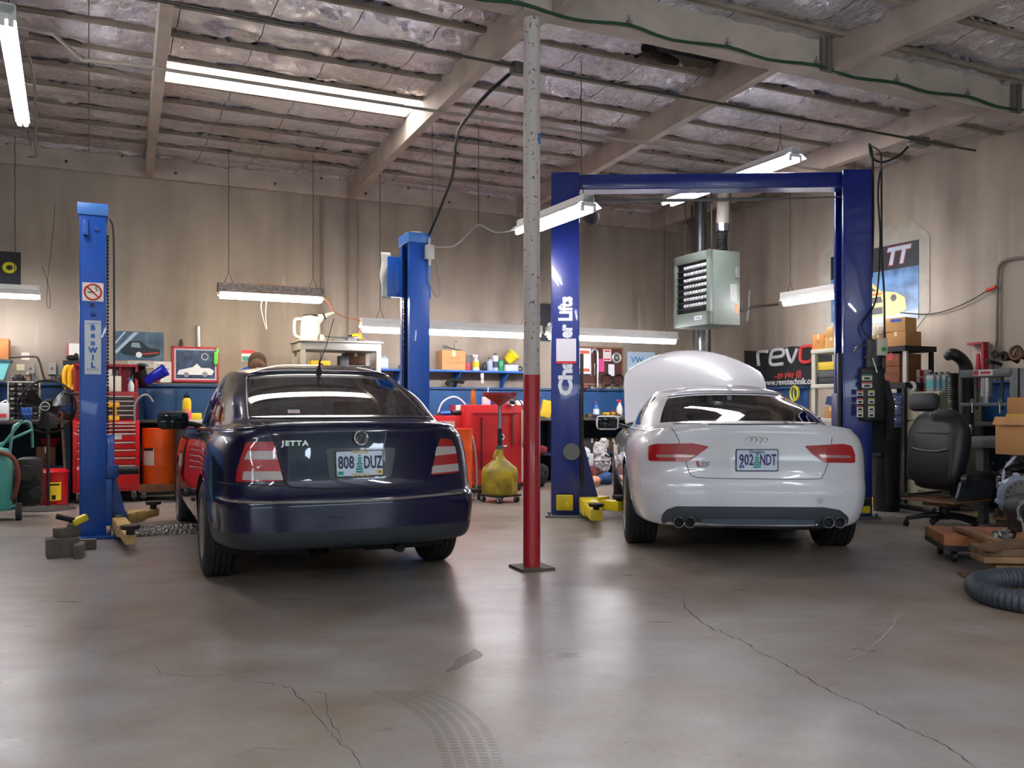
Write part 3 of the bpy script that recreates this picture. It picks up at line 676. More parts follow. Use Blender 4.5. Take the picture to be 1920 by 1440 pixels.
for k in range(7): 
    l, r = frame_at(J, 673, 855+5*k, .017); o = MB().box((0, 0, 0), (.012+.005*k+.006*(k % 2), .012, .001)).build('tree_print', GRN, rc); o.location = l; o.rotation_euler = r
for px, py, c, tx in ((638, 888, '#1fa08a', '4'), (710, 885, '#e2c21a', '24')):
    l, r = frame_at(J, px, py, .0172); o = MB().box((0, 0, 0), (.036, .022, .001)).build('sticker', M(c, .5), rc); o.location = l; o.rotation_euler = r
    ptxt(J, tx, px, py, .018, M('#1b1b1b'), .0004, parent=rc, off=.0182)
ptxt(J, 'JETTA', 553, 832, .040, CHR, .0022, 1.2, off=.009, space=1.25, depth=.005, name='name_badge')
l, r = frame_at(J, 676, 821, .010)
em = MB().cyl((0, 0, 0), (0, 0, .004), .040, seg=32, mat=M('#1c2028', .4)); o = em.build('emblem', M('#1c2028', .4), J.root); o.location = l; o.rotation_euler = r
rg = MB().tube([(.041*cos(a), .041*sin(a), .004) for a in [2*pi*i/36 for i in range(36)]], .005, closed=True)
for pts in ([(-.017, .036), (0, .006), (.017, .036)], [(-.035, .018), (-.015, -.034), (0, -.002), (.015, -.034), (.035, .018)]): rg.tube([(x, y, .007) for x, y in pts], .0048, seg=6)
rg.build('emblem_ring', CHR, o)
# window trims, doors and the aerial
line(J, 'window_trim', curve2([(466, 786), (463, 760), (462, 725), (464, 706), (480, 703)]), M('#6d7079', .3, metal=.7), .004, off=.002)
line(J, 'window_seal', curve2([(462, 706), (520, 701), (600, 699), (680, 702), (722, 709), (750, 731), (797, 781)]), BLK, .005, off=.002)
line(J, 'window_seal', curve2([(468, 784), (560, 785), (680, 784), (800, 783)]), BLK, .005, off=.002)
ab, an = cast(J, 598, 698); lb_ = J.mi@ab
an_ = MB().lathe([(.022, -.01), (.02, .01), (.009, .05), (.005, .09)], o=lb_, axis=(0, -.35, 1), seg=12); tip = J.mi@on_Y(626, 597, ab.y-.12)
an_.tube([lb_+Vector((0, -.02, .06)), lb_+(tip-lb_)*.5, tip], .0028, seg=6); part('aerial', an_, BLK, J.root)
def mirror(C_, mp, size, mat, s):
    mb = MB().box((0, 0, 0), size, bev=.045); o = part('mirror', mb, mat, C_.root); o.location = mp
    g_ = MB().box((0, -size[1]/2-.001, 0), (size[0]*.82, .006, size[2]*.78), bev=.003).build('mirror_glass', M('#14181c', .05, metal=.6), o)
    a_ = MB().tube([(-s*size[0]*.4, 0, -.02), (-s*size[0]*.95, .02, -.05)], .022, seg=8).build('mirror_arm', BLK, o); return o
mirror(J, (-.93, 1.60, 1.0), (.24, .09, .15), BLK, -1); mirror(J, (.93, 1.60, 1.0), (.24, .09, .15), NAVY, 1)
SEATM = M('#20242a', .8); seatpair(J, 1.0, SEATM); seatpair(J, .05, SEATM, hz=.93)
ib = MB().box((0, .9, .35), (1.3, 2.6, .1), bev=.03).box((0, 1.95, .85), (1.3, .3, .22), bev=.06).box((0, -.3, .88), (1.2, .5, .05), bev=.02); part('interior', ib, M('#1a1c20', .9), J.root)
part('exhaust_tip', MB().cyl((-.28, -.80, .24), (-.28, -.5, .25), .02, cap=False).cyl((-.2, -.80, .24), (-.2, -.5, .25), .02, cap=False), M('#3a3835', .5, metal=.7), J.root)
l, r = frame_at(J, 551, 772, .003); o = MB().box((0, 0, 0), (.075, .045, .001)).box((0, 0, .0006), (.075, .006, .001), mat=M('#b0464a')).build('flag_sticker', M('#b9b4b8'), J.root); o.location = l; o.rotation_euler = r
# ---- white coupe
SB = [(0, -.46, .985), (.32, -.445, .983), (.56, -.38, .975), (.67, -.25, .962), (.725, 0, .95), (.75, .35, .94), (.755, .8, .935), (.75, 1.2, .925), (.735, 1.6, .925), (.70, 1.9, .935), (.6, 2.02, .95), (.45, 2.1, .96), (.25, 2.14, .965), (0, 2.16, .97)]
SR = [(0, .35, 1.225), (.27, .365, 1.22), (.45, .41, 1.20), (.50, .48, 1.19), (.54, .62, 1.195), (.56, .78, 1.215), (.57, .92, 1.225), (.57, 1.02, 1.23), (.56, 1.12, 1.23), (.53, 1.22, 1.225), (.47, 1.29, 1.225), (.38, 1.33, 1.23), (.22, 1.36, 1.24), (0, 1.38, 1.245)]
SZ = [.985, .982, .965, .94, .925, .92, .91, .90, .885, .86, .82, .76, .72, .70]
srows = [(.245, .80, -.86, 3.40), (.27, .86, -.92, 3.46), (.36, .895, -.97, 3.52), (.48, .915, -.99, 3.55), (.56, .92, -.985, 3.56), (.62, .922, -.965, 3.55), (.70, .925, -.95, 3.52), (.80, .918, -.95, 3.48), (.88, .90, -.955, 3.42), (.94, .87, -.96, 3.36), (.985, .83, -.95, 3.28)]
srows = [(a, b*.957, c_, d) for a, b, c_, d in srows]
snet = mknet(srows, SZ, SB, SR, 2.751, .245, .028, 1.30, [-.03, -.03, -.02, -.01, 0, 0, 0, 0, 0, 0, .01, .02, .02, .02])
WHT = carpaint('white_paint', '#d6d6da')
WHT.node_tree.nodes['Principled BSDF'].inputs['Coat IOR'].default_value = 1.5
sw = {'rear': (gb+1, gb+2*KV-1, 0, 2*KU+4), 'side_a': (gb+1, gb+2*KV-1, 4*KU+5, 6*KU+4), 'side_b': (gb+1, gb+2*KV-1, 6*KU+5, 9*KU), 'wind': (gb+1, gb+2*KV-1, 11*KU-4, 13*KU)}
S = make_car('car', 'white two-door coupe with its hood raised on the right lift', (1.805, 7.22, 0), radians(-4.5), snet, WHT, 2.751, 1.52, .335, .255, .235, .375, sw, glassmat((.60, .74, .72), .05), 0, 0, steer=0, nsp=10, spw=.016)
sa = patch(S, 'tail_light', [(1217, 836), (1232, 832), (1300, 831), (1330, 837), (1310, 852), (1289, 866), (1217, 864)], RED, .008, 6, depth=.01, round_=4)
patch(S, 'light_bar', [(1232, 852), (1276, 852), (1304, 853), (1297, 858), (1231, 857)], LCHR, .011, 6, parent=sa)
sb = patch(S, 'tail_light', [(1508, 836), (1580, 832), (1596, 836), (1602, 852), (1602, 868), (1545, 867), (1524, 852)], RED, .008, 6, depth=.01, round_=4)
patch(S, 'light_bar', [(1534, 852), (1592, 854), (1594, 859), (1540, 858)], LCHR, .011, 6, parent=sb)
GG = M('#4a4b50', .6)
line(S, 'trunk_seam', curve2([(1256, 800), (1266, 812), (1275, 832), (1285, 862), (1292, 885), (1300, 893), (1320, 896), (1420, 898), (1530, 898), (1542, 892), (1550, 876), (1556, 855), (1560, 820)], 5), GG, .0028)
line(S, 'bumper_seam', [(1189, 905), (1212, 901)], GG, .002)
patch(S, 'rear_diffuser', [(1240, 978), (1241, 966), (1250, 955), (1268, 949), (1400, 950), (1545, 951), (1575, 956), (1590, 968), (1590, 980), (1570, 990), (1400, 990), (1255, 986)], M('#43474e', .45), .006, 8, depth=.008, round_=4, label='grey lower diffuser')
patch(S, 'diffuser_channel', [(1315, 972), (1528, 974), (1524, 984), (1318, 983)], M('#5a6672', .35), .010, 7, depth=.006, round_=3)
line(S, 'chrome_strip', curve2([(1316, 975), (1322, 980), (1420, 982), (1522, 982), (1528, 978)]), CHR, .005, off=.018)
for px in (1271, 1292, 1550, 1571):
    p = S.mi@cast(S, px, 978)[0]; mb = MB().tube([(p.x+.037*cos(a), p.y-.05, p.z+.037*sin(a)) for a in [2*pi*i/28 for i in range(28)]], .004, closed=True, mat=M('#8d8d90', .2, metal=1)); mb.cyl((p.x, p.y-.048, p.z), (p.x, p.y+.15, p.z), .039, mat=M('#2b2b2d', .25, metal=1), seg=28, cap=False); mb.cyl((p.x, p.y-.03, p.z), (p.x, p.y-.029, p.z), .037, mat=DRK, seg=24)
    part('exhaust_tip', mb, None, S.root)
rc, cx, cy = plate(S, [(1379, 842), (1459, 842), (1459, 884), (1379, 884)], '', '', 0, 0, M('#1e2a3a', .4))
DG2 = M('#2c2a6a', .5); ptxt(S, '902', 1399, 863, .108, DG2, .0022, .62, parent=rc); ptxt(S, 'NDT', 1439, 863, .108, DG2, .0022, .50, parent=rc); ptxt(S, 'Oregon', 1418, 847, .034, DG2, .0002, 1, parent=rc)
for k in range(6):
    l, r = frame_at(S, 1418.5, 853+4.6*k, .017); o = MB().box((0, 0, 0), (.014+.006*k+.008*(k % 2), .012, .001)).build('tree_print', M('#2f9a80', .6), rc); o.location = l; o.rotation_euler = r
l, r = frame_at(S, 1390, 875, .0172); o = MB().box((0, 0, 0), (.034, .02, .001)).build('sticker', M('#3b4a9a', .5), rc); o.location = l; o.rotation_euler = r
ptxt(S, '10', 1390, 875, .016, PLW, .0002, parent=rc, off=.0182)
rg = MB(); l, r = frame_at(S, 1418.5, 826, .006)
for k in range(4): rg.tube([(-.054+.036*k+.0245*cos(a), .0245*sin(a), .002*(k % 2)) for a in [2*pi*i/28 for i in range(28)]], .0034, seg=6, closed=True)
o = rg.build('ring_emblem', CHR, S.root); o.location = l; o.rotation_euler = r
ptxt(S, 'S5', 1320, 871, .050, M('#8a8a8e', .3, metal=.6), .002, 1.25, off=.008, depth=.005, name='name_badge', shear=.3)
l, r = frame_at(S, 1308, 870, .004); o = MB().prism([(-.012, -.02), (.004, -.02), (.014, .02), (-.002, .02)], 0, .004, mtx=Matrix.Rotation(pi/2, 4, 'X')).build('name_badge', M('#b01020', .3), S.root); o.location = l; o.rotation_euler = r
for px, py in ((1252, 919), (1360, 923), (1491, 924), (1588, 923)):
    l, r = frame_at(S, px, py, .001); o = MB().lathe([(.0, .001), (.009, .001), (.0095, 0)], seg=16).build('parking_sensor', M('#c4c5c9', .3), S.root); o.location = l; o.rotation_euler = r
l, r = frame_at(S, 1538, 939, .001); o = MB().lathe([(0, .001), (.024, .001), (.024, 0)], seg=20).build('tow_cover', M('#b4b7c2', .4), S.root); o.location = l; o.rotation_euler = r
line(S, 'window_seal', curve2([(1252, 744), (1300, 740), (1370, 738), (1430, 739), (1470, 743), (1500, 762), (1532, 794)]), BLK, .004, off=.002)
line(S, 'window_seal', curve2([(1262, 795), (1300, 795), (1400, 796), (1532, 795)]), BLK, .004, off=.002)
ab, an = cast(S, 1368, 731); ab = S.mi@ab
part('shark_fin_aerial', MB().prism([(-.06, 0), (-.055, .035), (-.02, .05), (.08, .0)], -.014, .014, mtx=Matrix.Translation(ab+Vector((0, .02, -.006)))@Matrix.Rotation(pi/2, 4, 'Z')), WHT, S.root)
mirror(S, (-.98, 1.55, .955), (.23, .10, .145), WHT, -1); mirror(S, (.98, 1.55, .955), (.23, .10, .145), WHT, 1)
seatpair(S, .95, M('#2a2c2e', .7), hz=.90); seatpair(S, .2, M('#2a2c2e', .7), hz=.80)
ib = MB().box((0, .9, .35), (1.3, 2.6, .1), bev=.03).box((0, 1.95, .8), (1.3, .3, .22), bev=.06).box((0, -.2, .83), (1.2, .4, .05), bev=.02).box((0, 1.35, 1.1), (.2, .03, .06), bev=.01); part('interior', ib, M('#1a1c20', .9), S.root)
# raised hood, hinged at the windscreen
def hoodfn(u, v):
    x = (u-.5)*2; k_ = max(0, (v-.35)/.65); w = .77*(1-.36*k_**3.6); ln = 1.10
    y = v*ln-.07*abs(x)**3*v-.10*k_**2*abs(x)**4; zc_ = .05*(1-x*x)+.06*sin(pi*v)-.12*k_**4-.04*abs(x)**6
    return Vector((x*w, y, zc_))
hp = MB(); A = radians(50); rm = Matrix.Rotation(A, 4, 'X'); hz_ = Vector((0, 2.26, .965))
hp.grid(lambda u, v: rm@hoodfn(u, v)+hz_, 24, 20); hp.grid(lambda u, v: rm@(hoodfn(u, v)*.985+Vector((0, .008, -.03)))+hz_, 24, 20)
part('hood', hp, WHT, S.root, 'raised white hood')
# ------------------------------------------------------------------ placing helpers for the benches and walls
def IB(x0, y0, x1, y1, n, rest=None):
    a = on_n(x0, y1, n); b = on_n(x1, y0, n); m = on_n((x0+x1)/2, (y0+y1)/2, n); w = rt(b)[0]-rt(a)[0]
    zb_ = HC+(HZ-y1)*m.y/FL; zt = HC+(HZ-y0)*m.y/FL
    if rest is not None: zb_ = rest
    return R((rt(a)[0]+rt(b)[0])/2, n, zb_), w, max(.01, zt-zb_)
def IR(x0, y0, x1, y1, t, rest=None):
    a = on_t(x0, y1, t); b = on_t(x1, y0, t); m = on_t((x0+x1)/2, (y0+y1)/2, t); w = rt(a)[1]-rt(b)[1]
    zb_ = HC+(HZ-y1)*m.y/FL; zt = HC+(HZ-y0)*m.y/FL
    if rest is not None: zb_ = rest
    return R(t, (rt(a)[1]+rt(b)[1])/2, zb_), w, max(.01, zt-zb_)
CARD = M('#b5834f', .8, var=.15, vscale=5); CARD2 = M('#c79a5e', .8, var=.12, vscale=4); STEEL = M('#8b8d8e', .35, metal=.9, var=.2); GREY = M('#7c7c7a', .6)
def carton(label, pl, d=.25, mat=CARD, name='cardboard_box', cat='box', group=None, rz=RB, tape=True, mark=None, open_=False):
    loc, w, h = pl; t = thing(name, label, cat, loc, rz, group)
    part('carton', MB().box((0, d/2, h/2), (w, d, h), bev=.004), mat, t)
    if tape: part('tape', MB().box((0, d/2, h+.0008), (w*.14, d+.002, .0016)).box((0, -.0008, h*.84), (w*.14, .0016, h*.3)), M('#d8c7a0', .5), t)
    if open_:
        part('flap', MB().box((0, -.03, h+.03), (w*.95, .004, h*.3), rot=Matrix.Rotation(-.5, 3, 'X')), mat, t)
    if mark: text('lettering', mark, h*.2, M('#5d3b22'), t, (0, -.002, h*.5), depth=.0005)
    return t
def bottle(label, pl, col, cap='#222222', kind='bottle', d=.08, rz=RB, name='bottle', cat='bottle', group=None, lab=None):
    loc, w, h = pl; w = max(w, .03); t = thing(name, label, cat, loc, rz, group); r = w/2
    if kind == 'bottle': pr = [(r*.85, 0), (r, .01), (r, h*.66), (r*.8, h*.78), (r*.32, h*.86), (r*.32, h*.93)]
    elif kind == 'can': pr = [(r*.95, 0), (r, .005), (r, h*.86), (r*.85, h*.89), (r*.55, h*.91)]
    elif kind == 'spray': pr = [(r*.9, 0), (r, .01), (r, h*.5), (r*.75, h*.62), (r*.35, h*.75), (r*.3, h*.82)]
    elif kind == 'jug':
        mb = MB().box((0, w*.35, h*.42), (w, w*.7, h*.84), bev=w*.12).cyl((-w*.25, w*.35, h*.83), (-w*.25, w*.35, h*.93), w*.16, seg=12); part('body', mb, M(col, .4), t)
        part('cap', MB().cyl((-w*.25, w*.35, h*.92), (-w*.25, w*.35, h), w*.19, seg=12), M(cap, .5), t)
        part('grip', MB().tube([(w*.0, w*.35, h*.84), (w*.3, w*.35, h*.97), (w*.42, w*.35, h*.8)], w*.06, seg=6), M(col, .4), t)
        if lab: part('label_sticker', MB().box((0, -.001, h*.4), (w*.8, .002, h*.45)), M(lab, .5), t)
        return t
    part('body', MB().lathe(pr, o=(0, r, 0), seg=18), M(col, .35), t)
    if kind == 'spray':
        part('trigger_head', MB().box((0, r, h*.9), (w*.45, w*.4, h*.14), bev=.004).box((-w*.35, r, h*.94), (w*.5, w*.2, h*.07), bev=.003).box((-w*.3, r, h*.86), (w*.12, w*.15, h*.12)), M(cap, .5), t)
    else: part('cap', MB().cyl((0, r, h*.9), (0, r, h), r*(.38 if kind == 'bottle' else .5), seg=14), M(cap, .45), t)
    if lab: part('label_sticker', MB().lathe([(r+.0008, h*.2), (r+.0008, h*.55)], o=(0, r, 0), seg=18), M(lab, .5), t)
    return t
def sheet(name, label, cat, pl, mat, d=.006, rz=RB, group=None):
    loc, w, h = pl; t = thing(name, label, cat, loc, rz, group); part('sheet', MB().box((0, d/2, h/2), (w, d, h)), mat, t); return t, w, h
# ------------------------------------------------------------------ bright blue two-post lift
BLU = M('#1250ac', .35, var=.12, vscale=3, coat=.3); BLD = M('#0d3d86', .4); YEL = M('#d8b12c', .45, var=.3, vscale=14); TAN = M('#c9a767', .5, var=.3, vscale=16)
lp = on_floor = on_z(174, 1006, 0); rp = lp+(R(2.9, 0)-R(0, 0)); HL = 2.80
lift = thing('two_post_lift', 'bright blue two-post lift straddling the dark blue sedan', 'car lift', lp, RB)
def post(x, s, h):
    mb = MB(); w = .205; d = .30
    mb.box((x, -d/2+.006, h/2), (w, .012, h), bev=.003).box((x, d/2-.006, h/2), (w, .012, h), bev=.003).box((x-s*(w/2-.006), 0, h/2), (.012, d, h), bev=.003)
    for e in (-1, 1): mb.box((x+s*(w/2-.004), e*(d/2-.035), h/2), (.008, .06, h))
    o = part('post', mb, BLU, lift)
    MB().box((x, 0, h+.02), (w+.03, d+.03, .10), bev=.006).build('post_cap', M('#3f78c4', .4, var=.2), o)
    bm_ = MB().box((x+s*.06, 0, .012), (w+.22, .46, .024), bev=.003); bm_.build('base_plate', BLD, o)
    for bx in (-.12, .2):
        for by in (-.19, .19): MB().cyl((x+s*bx, by, .02), (x+s*bx, by, .05), .016, seg=6).build('anchor_bolt', STEEL, o)
    ch = MB(); 
    for i in range(70): ch.box((x+s*(w/2+.012), -.02, .5+i*.03), (.018, .035 if i % 2 else .02, .022))
    ch.build('chain', M('#20242c', .4, metal=.7), o)
    return o
pl_ = post(0, 1, HL-.05); pr_ = post(2.9, -1, HL-.05)
def carriage(x, s):
    mb = MB().box((x+s*.13, 0, .62), (.07, .22, .50), bev=.01).box((x+s*.10, 0, .30), (.10, .26, .40), bev=.01)
    mb.prism([(x+s*.08, .1), (x+s*.28, .1), (x+s*.16, .60), (x+s*.08, .60)], -.02, .02)
    o = part('carriage', mb, BLU, lift); MB().box((x+s*.15, -.125, .56), (.10, .03, .11), bev=.006).cyl((x+s*.15, -.14, .56), (x+s*.15, -.15, .56), .02, seg=12).build('lock_box', BLD, o)
    MB().cyl((x+s*.2, -.05, .56), (x+s*.36, -.05, .56), .035, seg=12).build('restraint', BLK, o)
carriage(0, 1); carriage(2.9, -1)
def arm(root, base, tip, z, mat, pad=M('#2a2724', .8), k=1):
    b = Vector((*base, z)); e = Vector((*tip, z)); d = (e-b); m = b+d*.55; a = atan2(d.y, d.x)
    mb = MB().box((b+m)/2, ((m-b).length, .11*k, .10*k), rot=a, bev=.008).box((m+e)/2-Vector((0, 0, .005)), ((e-m).length+.08, .08*k, .07*k), rot=a, bev=.006)
    o = part('swing_arm', mb, mat, root)
    MB().cyl((e.x, e.y, z-.03), (e.x, e.y, z+.07), .03, seg=14).lathe([(.0, z+.07), (.065, z+.07), (.07, z+.08), (.07, z+.10), (0, z+.10)], o=(e.x, e.y, 0), seg=18).build('lift_pad', pad, o)
    MB().cyl((b.x, b.y, z-.07), (b.x, b.y, z+.07), .035, seg=14).build('pivot_pin', STEEL, o)
arm(lift, (.20, -.14), (.25, -1.15), .12, TAN); arm(lift, (.24, .12), (.52, .62), .12, TAN); arm(lift, (2.66, -.12), (2.5, -.6), .12, TAN); arm(lift, (2.66, .12), (2.45, .6), .12, TAN)
def tread():
    m = M('#77736e', .42, metal=.7); m = m.copy(); nt = m.node_tree; b = nt.nodes['Principled BSDF']; tc = nt.nodes.new('ShaderNodeTexCoord'); v = nt.nodes.new('ShaderNodeTexVoronoi'); v.inputs['Scale'].default_value = 34
    bp = nt.nodes.new('ShaderNodeBump'); bp.inputs['Distance'].default_value = .01; nt.links.new(tc.outputs['Object'], v.inputs['Vector']); nt.links.new(v.outputs['Distance'], bp.inputs['Height']); nt.links.new(bp.outputs['Normal'], b.inputs['Normal']); return m
fp = MB().prism([(-.21, .0), (-.21, .012), (-.16, .085), (.16, .085), (.21, .012), (.21, 0)], .14, 2.76, mtx=Matrix.Rotation(-pi/2, 4, 'Z')); part('floor_plate', fp, tread(), lift, 'diamond-tread steel floor plate')
def cable_lift(pts, r, nm='cable', m=BLK): part(nm, MB().tube(pts, r, seg=6, k=5), m, lift)
cable_lift([(.13, -.06, 2.72), (.16, -.06, 2.6), (.165, -.06, 2.0), (.165, -.06, 1.2), (.16, -.06, .8)], .008, 'hydraulic_hose'); 
# details on the left post front
part('bracket', MB().box((-.055, -.165, 2.61), (.04, .02, .13), bev=.004).box((-.055, -.18, 2.56), (.045, .04, .03), bev=.004), BLU, lift)
for z in (2.60, 1.89): part('bolt', MB().lathe([(0, .012), (.012, .012), (.022, .004), (.022, 0)], o=(.03 if z > 2 else .005, -.152, z), axis=(0, -1, 0), seg=16), BLD, lift)
part('warning_sign', MB().box((.0, -.154, 2.075), (.162, .004, .155)), M('#e8e0d2', .6), lift, 'no smoking sign')
ns = MB().tube([(.064*cos(a), -.158, 2.075+.064*sin(a)) for a in [2*pi*i/40 for i in range(40)]], .007, closed=True); ns.tube([(-.045, -.1585, 2.12), (.045, -.1585, 2.03)], .006); part('prohibition_ring', ns, M('#c42a20', .6), lift)
part('cigarette_print', MB().box((-.01, -.157, 2.072), (.05, .002, .008)).tube([(.02, -.157, 2.08), (.035, -.157, 2.095), (.02, -.157, 2.105), (.03, -.157, 2.12)], .0025, k=4), BLK, lift)
z0 = HC+(HZ-703)*lp.y/FL; z1 = HC+(HZ-604)*lp.y/FL
part('name_plate', MB().box((.0, -.154, (z0+z1)/2), (.125, .004, z1-z0)), M('#c9cdd0', .5), lift)
for i, ch in enumerate('BenWIL'): text('lettering', ch, .060, M('#1f5fb4', .5), lift, (.0, -.157, z1-.062-i*.063), depth=.0008, bold=.004, xs=1.0)
text('lettering', 'INC., INC.', .022, M('#1f5fb4', .5), lift, (0, -.157, z0+.04), depth=.0008); text('lettering', 'AUTOMOTIVE', .015, M('#1f5fb4', .5), lift, (0, -.157, z1-.025), depth=.0008)
part('stud', MB().box((-.005, -.155, 1.965), (.03, .01, .03)), M('#1a1a1c'), lift)
# power unit and boxes on the right post
part('control_cabinet', MB().box((2.90, .20, 2.42), (.46, .10, .40), bev=.01).box((2.92, .17, 2.40), (.34, .06, .30), bev=.03), M('#1a62c4', .35), lift)
part('junction_box', MB().box((2.99, -.18, 2.63), (.085, .06, .14), bev=.004).cyl((2.99, -.18, 2.70), (2.99, -.18, 2.77), .012).cyl((2.99, -.18, 2.56), (2.99, -.18, 2.50), .014), M('#b0aea8', .6), lift)
cable_lift([(2.99, -.18, 2.50), (3.0, -.18, 2.32), (3.08, -.15, 2.20), (3.14, -.1, 2.3), (3.13, .0, 2.6)], .007, 'cable', M('#8c8a84', .6))
rg_ = solo('shop_rag', MB().grid(lambda u, v: Vector(((u-.5)*.10+.01*sin(v*9), -.02-.015*sin(u*pi)+.008*sin(v*7+u*4), -.46*v)), 6, 14), M('#e4e0d8', .9, bump=.3), 'white rag draped over the left end of the lift power cabinet', 'rag', rp+R(-.245, .20, 2.66)-R(0, 0, 0), RB)
rg_.modifiers.new('s', 'SOLIDIFY').thickness = .006
solo('folded_paper', MB().box((0, 0, .012), (.16, .12, .02), bev=.006, rot=.3).box((.02, .02, .03), (.10, .08, .014), bev=.005, rot=-.2), M('#d8cbb8', .8), 'crumpled papers lying on top of the right post of the bright blue lift', 'papers', rp+Vector((0, 0, HL+.02)), RB)
# wooden blocks and a clamp lamp at the foot of the left post
WOODG = M('#6c645b', .85, var=.4, vscale=8, bump=.5)
wl = on_z(116, 1043, 0)
solo('wood_block', MB().box((0, 0, .07), (.21, .17, .14), bev=.006), WOODG, 'large weathered grey wood block beside the left lift post', 'wood block', wl, RB+.1)
solo('wood_block', MB().box((0, 0, .035), (.16, .10, .07), bev=.005), WOODG, 'small wood block lying on top of the large weathered block', 'wood block', wl+Vector((.02, .03, .14)), RB+.5)
solo('wood_block', MB().box((0, 0, .05), (.06, .20, .10), bev=.004), WOODG, 'upright narrow timber offcut in front of the lift base plate', 'wood block', on_z(149, 1044, 0), RB-.1)
solo('wood_block', MB().box((0, 0, .04), (.12, .06, .08), bev=.004), WOODG, 'short timber offcut beside the tan lift arm', 'wood block', on_z(165, 1030, 0)+Vector((.0, .0, 0)), RB)
pj = wl+Vector((.06, .02, .213)); t = thing('work_lamp', 'small yellow-topped clamp lamp on the wood blocks', 'work lamp', pj, RB+.3)
part('housing', MB().box((.06, 0, .05), (.11, .06, .05), bev=.01, rot=Matrix.Rotation(-.4, 3, 'Y')), M('#e0c81e', .4), t); part('handle', MB().cyl((-.10, 0, .09), (.02, 0, .05), .022, seg=10), BLK, t); part('foot', MB().tube([(.0, 0, .04), (-.03, 0, .01), (.06, 0, .008)], .01), STEEL, t)
# ------------------------------------------------------------------ dark blue two-post lift with crossbeam
NB = M('#10267a', .28, coat=.5, var=.1, vscale=2); NB2 = M('#0b1b58', .4)
l2 = on_z(1058, 966, 0); r2 = Vector((3.46, l2.y-.11, 0)); a2 = atan2(r2.y-l2.y, r2.x-l2.x); D2 = (r2-l2).length; H2 = HC+(HZ-330)*l2.y/FL
lf = thing('two_post_lift', 'dark blue two-post lift with overhead crossbeam around the white coupe', 'car lift', l2, a2)
def post2(x, s):
    w = .27; d = .30; h = H2; mb = MB().box((x, -d/2+.006, h/2), (w, .012, h), bev=.004).box((x, d/2-.006, h/2), (w, .012, h), bev=.004).box((x-s*(w/2-.006), 0, h/2), (.012, d, h), bev=.004)
    for e in (-1, 1): mb.box((x+s*(w/2), e*(d/2-.03), h/2), (.03, .05, h), bev=.004)
    o = part('post', mb, NB, lf); MB().box((x+s*.03, 0, .012), (w+.18, .46, .024), bev=.003).build('base_plate', STEEL, o)
    for e in (-.2, .2): MB().cyl((x+e*.8, -.2, .02), (x+e*.8, -.2, .055), .016, seg=6).build('anchor_bolt', STEEL, o)
    cg = MB().box((x+s*.15, 0, .75), (.08, .2, 1.0), bev=.01).prism([(x+s*.10, .12), (x+s*.36, .12), (x+s*.18, .80), (x+s*.10, .80)], -.09, -.06).prism([(x+s*.10, .12), (x+s*.36, .12), (x+s*.18, .80), (x+s*.10, .80)], .06, .09)
    part('carriage', cg, NB2, lf); MB().box((x+s*.175, -.10, 1.0), (.035, .05, 1.3), bev=.004).build('guard_strip', BLK, o)
post2(0, 1); post2(D2, -1)
part('crossbeam', MB().box((D2/2, 0, H2-.08), (D2-.25, .16, .145), bev=.006).box((D2/2, -.02, H2-.165), (D2-.25, .2, .012)), NB, lf)
part('safety_bar', MB().cyl((.16, -.05, 3.205), (D2-.85, -.05, 3.215), .018, seg=10).cyl((D2-.85, -.05, 3.215), (D2-.12, -.05, 3.23), .009, seg=8), M('#565452', .6), lf, 'grey padded overhead safety bar')
for (b, e) in (((.22, -.10), (.27, -1.0)), ((.24, .1), (.54, -.25))): arm(lf, b, e, .13, M('#dcc51c', .4, var=.15), k=1.4)
for (b, e) in (((D2-.2, -.14), (D2-.05, -.45)), ((D2-.22, .1), (D2-.6, .5))): arm(lf, b, e, .13, M('#dcc51c', .4, var=.15))
part('arm_guard', MB().box((.0, -.2, .15), (.17, .03, .16), bev=.02).cyl((.02, -.22, .12), (.02, -.27, .12), .03, seg=12), M('#dcc51c', .4, var=.3, vscale=12), lf, 'yellow worn arm guard')
part('round_cover', MB().cyl((.07, -.152, .66), (.07, -.168, .66), .085, seg=28), M('#5d625f', .6), lf, 'grey round cover disc')
txm = M('#dfe3ea', .5)
for body, py0, py1 in (('Chal', 742, 664), ('er Lifts', 634, 556)):
    za = HC+(HZ-py0)*(l2.y-.15)/FL; zb2 = HC+(HZ-py1)*(l2.y-.15)/FL
    o = text('lettering', body, .185, txm, lf, (.015, -.153, (za+zb2)/2), (pi/2, -pi/2, 0), .001, .009, 1, 'CENTER'); o.scale = ((zb2-za)/max(.01, o.dimensions.x), 1, 1)
pp = thing('paper_notice', 'white paper notice with red strip taped on the left dark blue lift post', 'paper', l2+Vector((.01, -.158, HC+(HZ-681)*l2.y/FL)), a2)
part('sheet', MB().box((0, 0, .12), (.20, .003, .24)), M('#e4e0e8', .7), pp); part('red_strip', MB().box((0, -.002, .0), (.20, .003, .025)), M('#c22838'), pp)
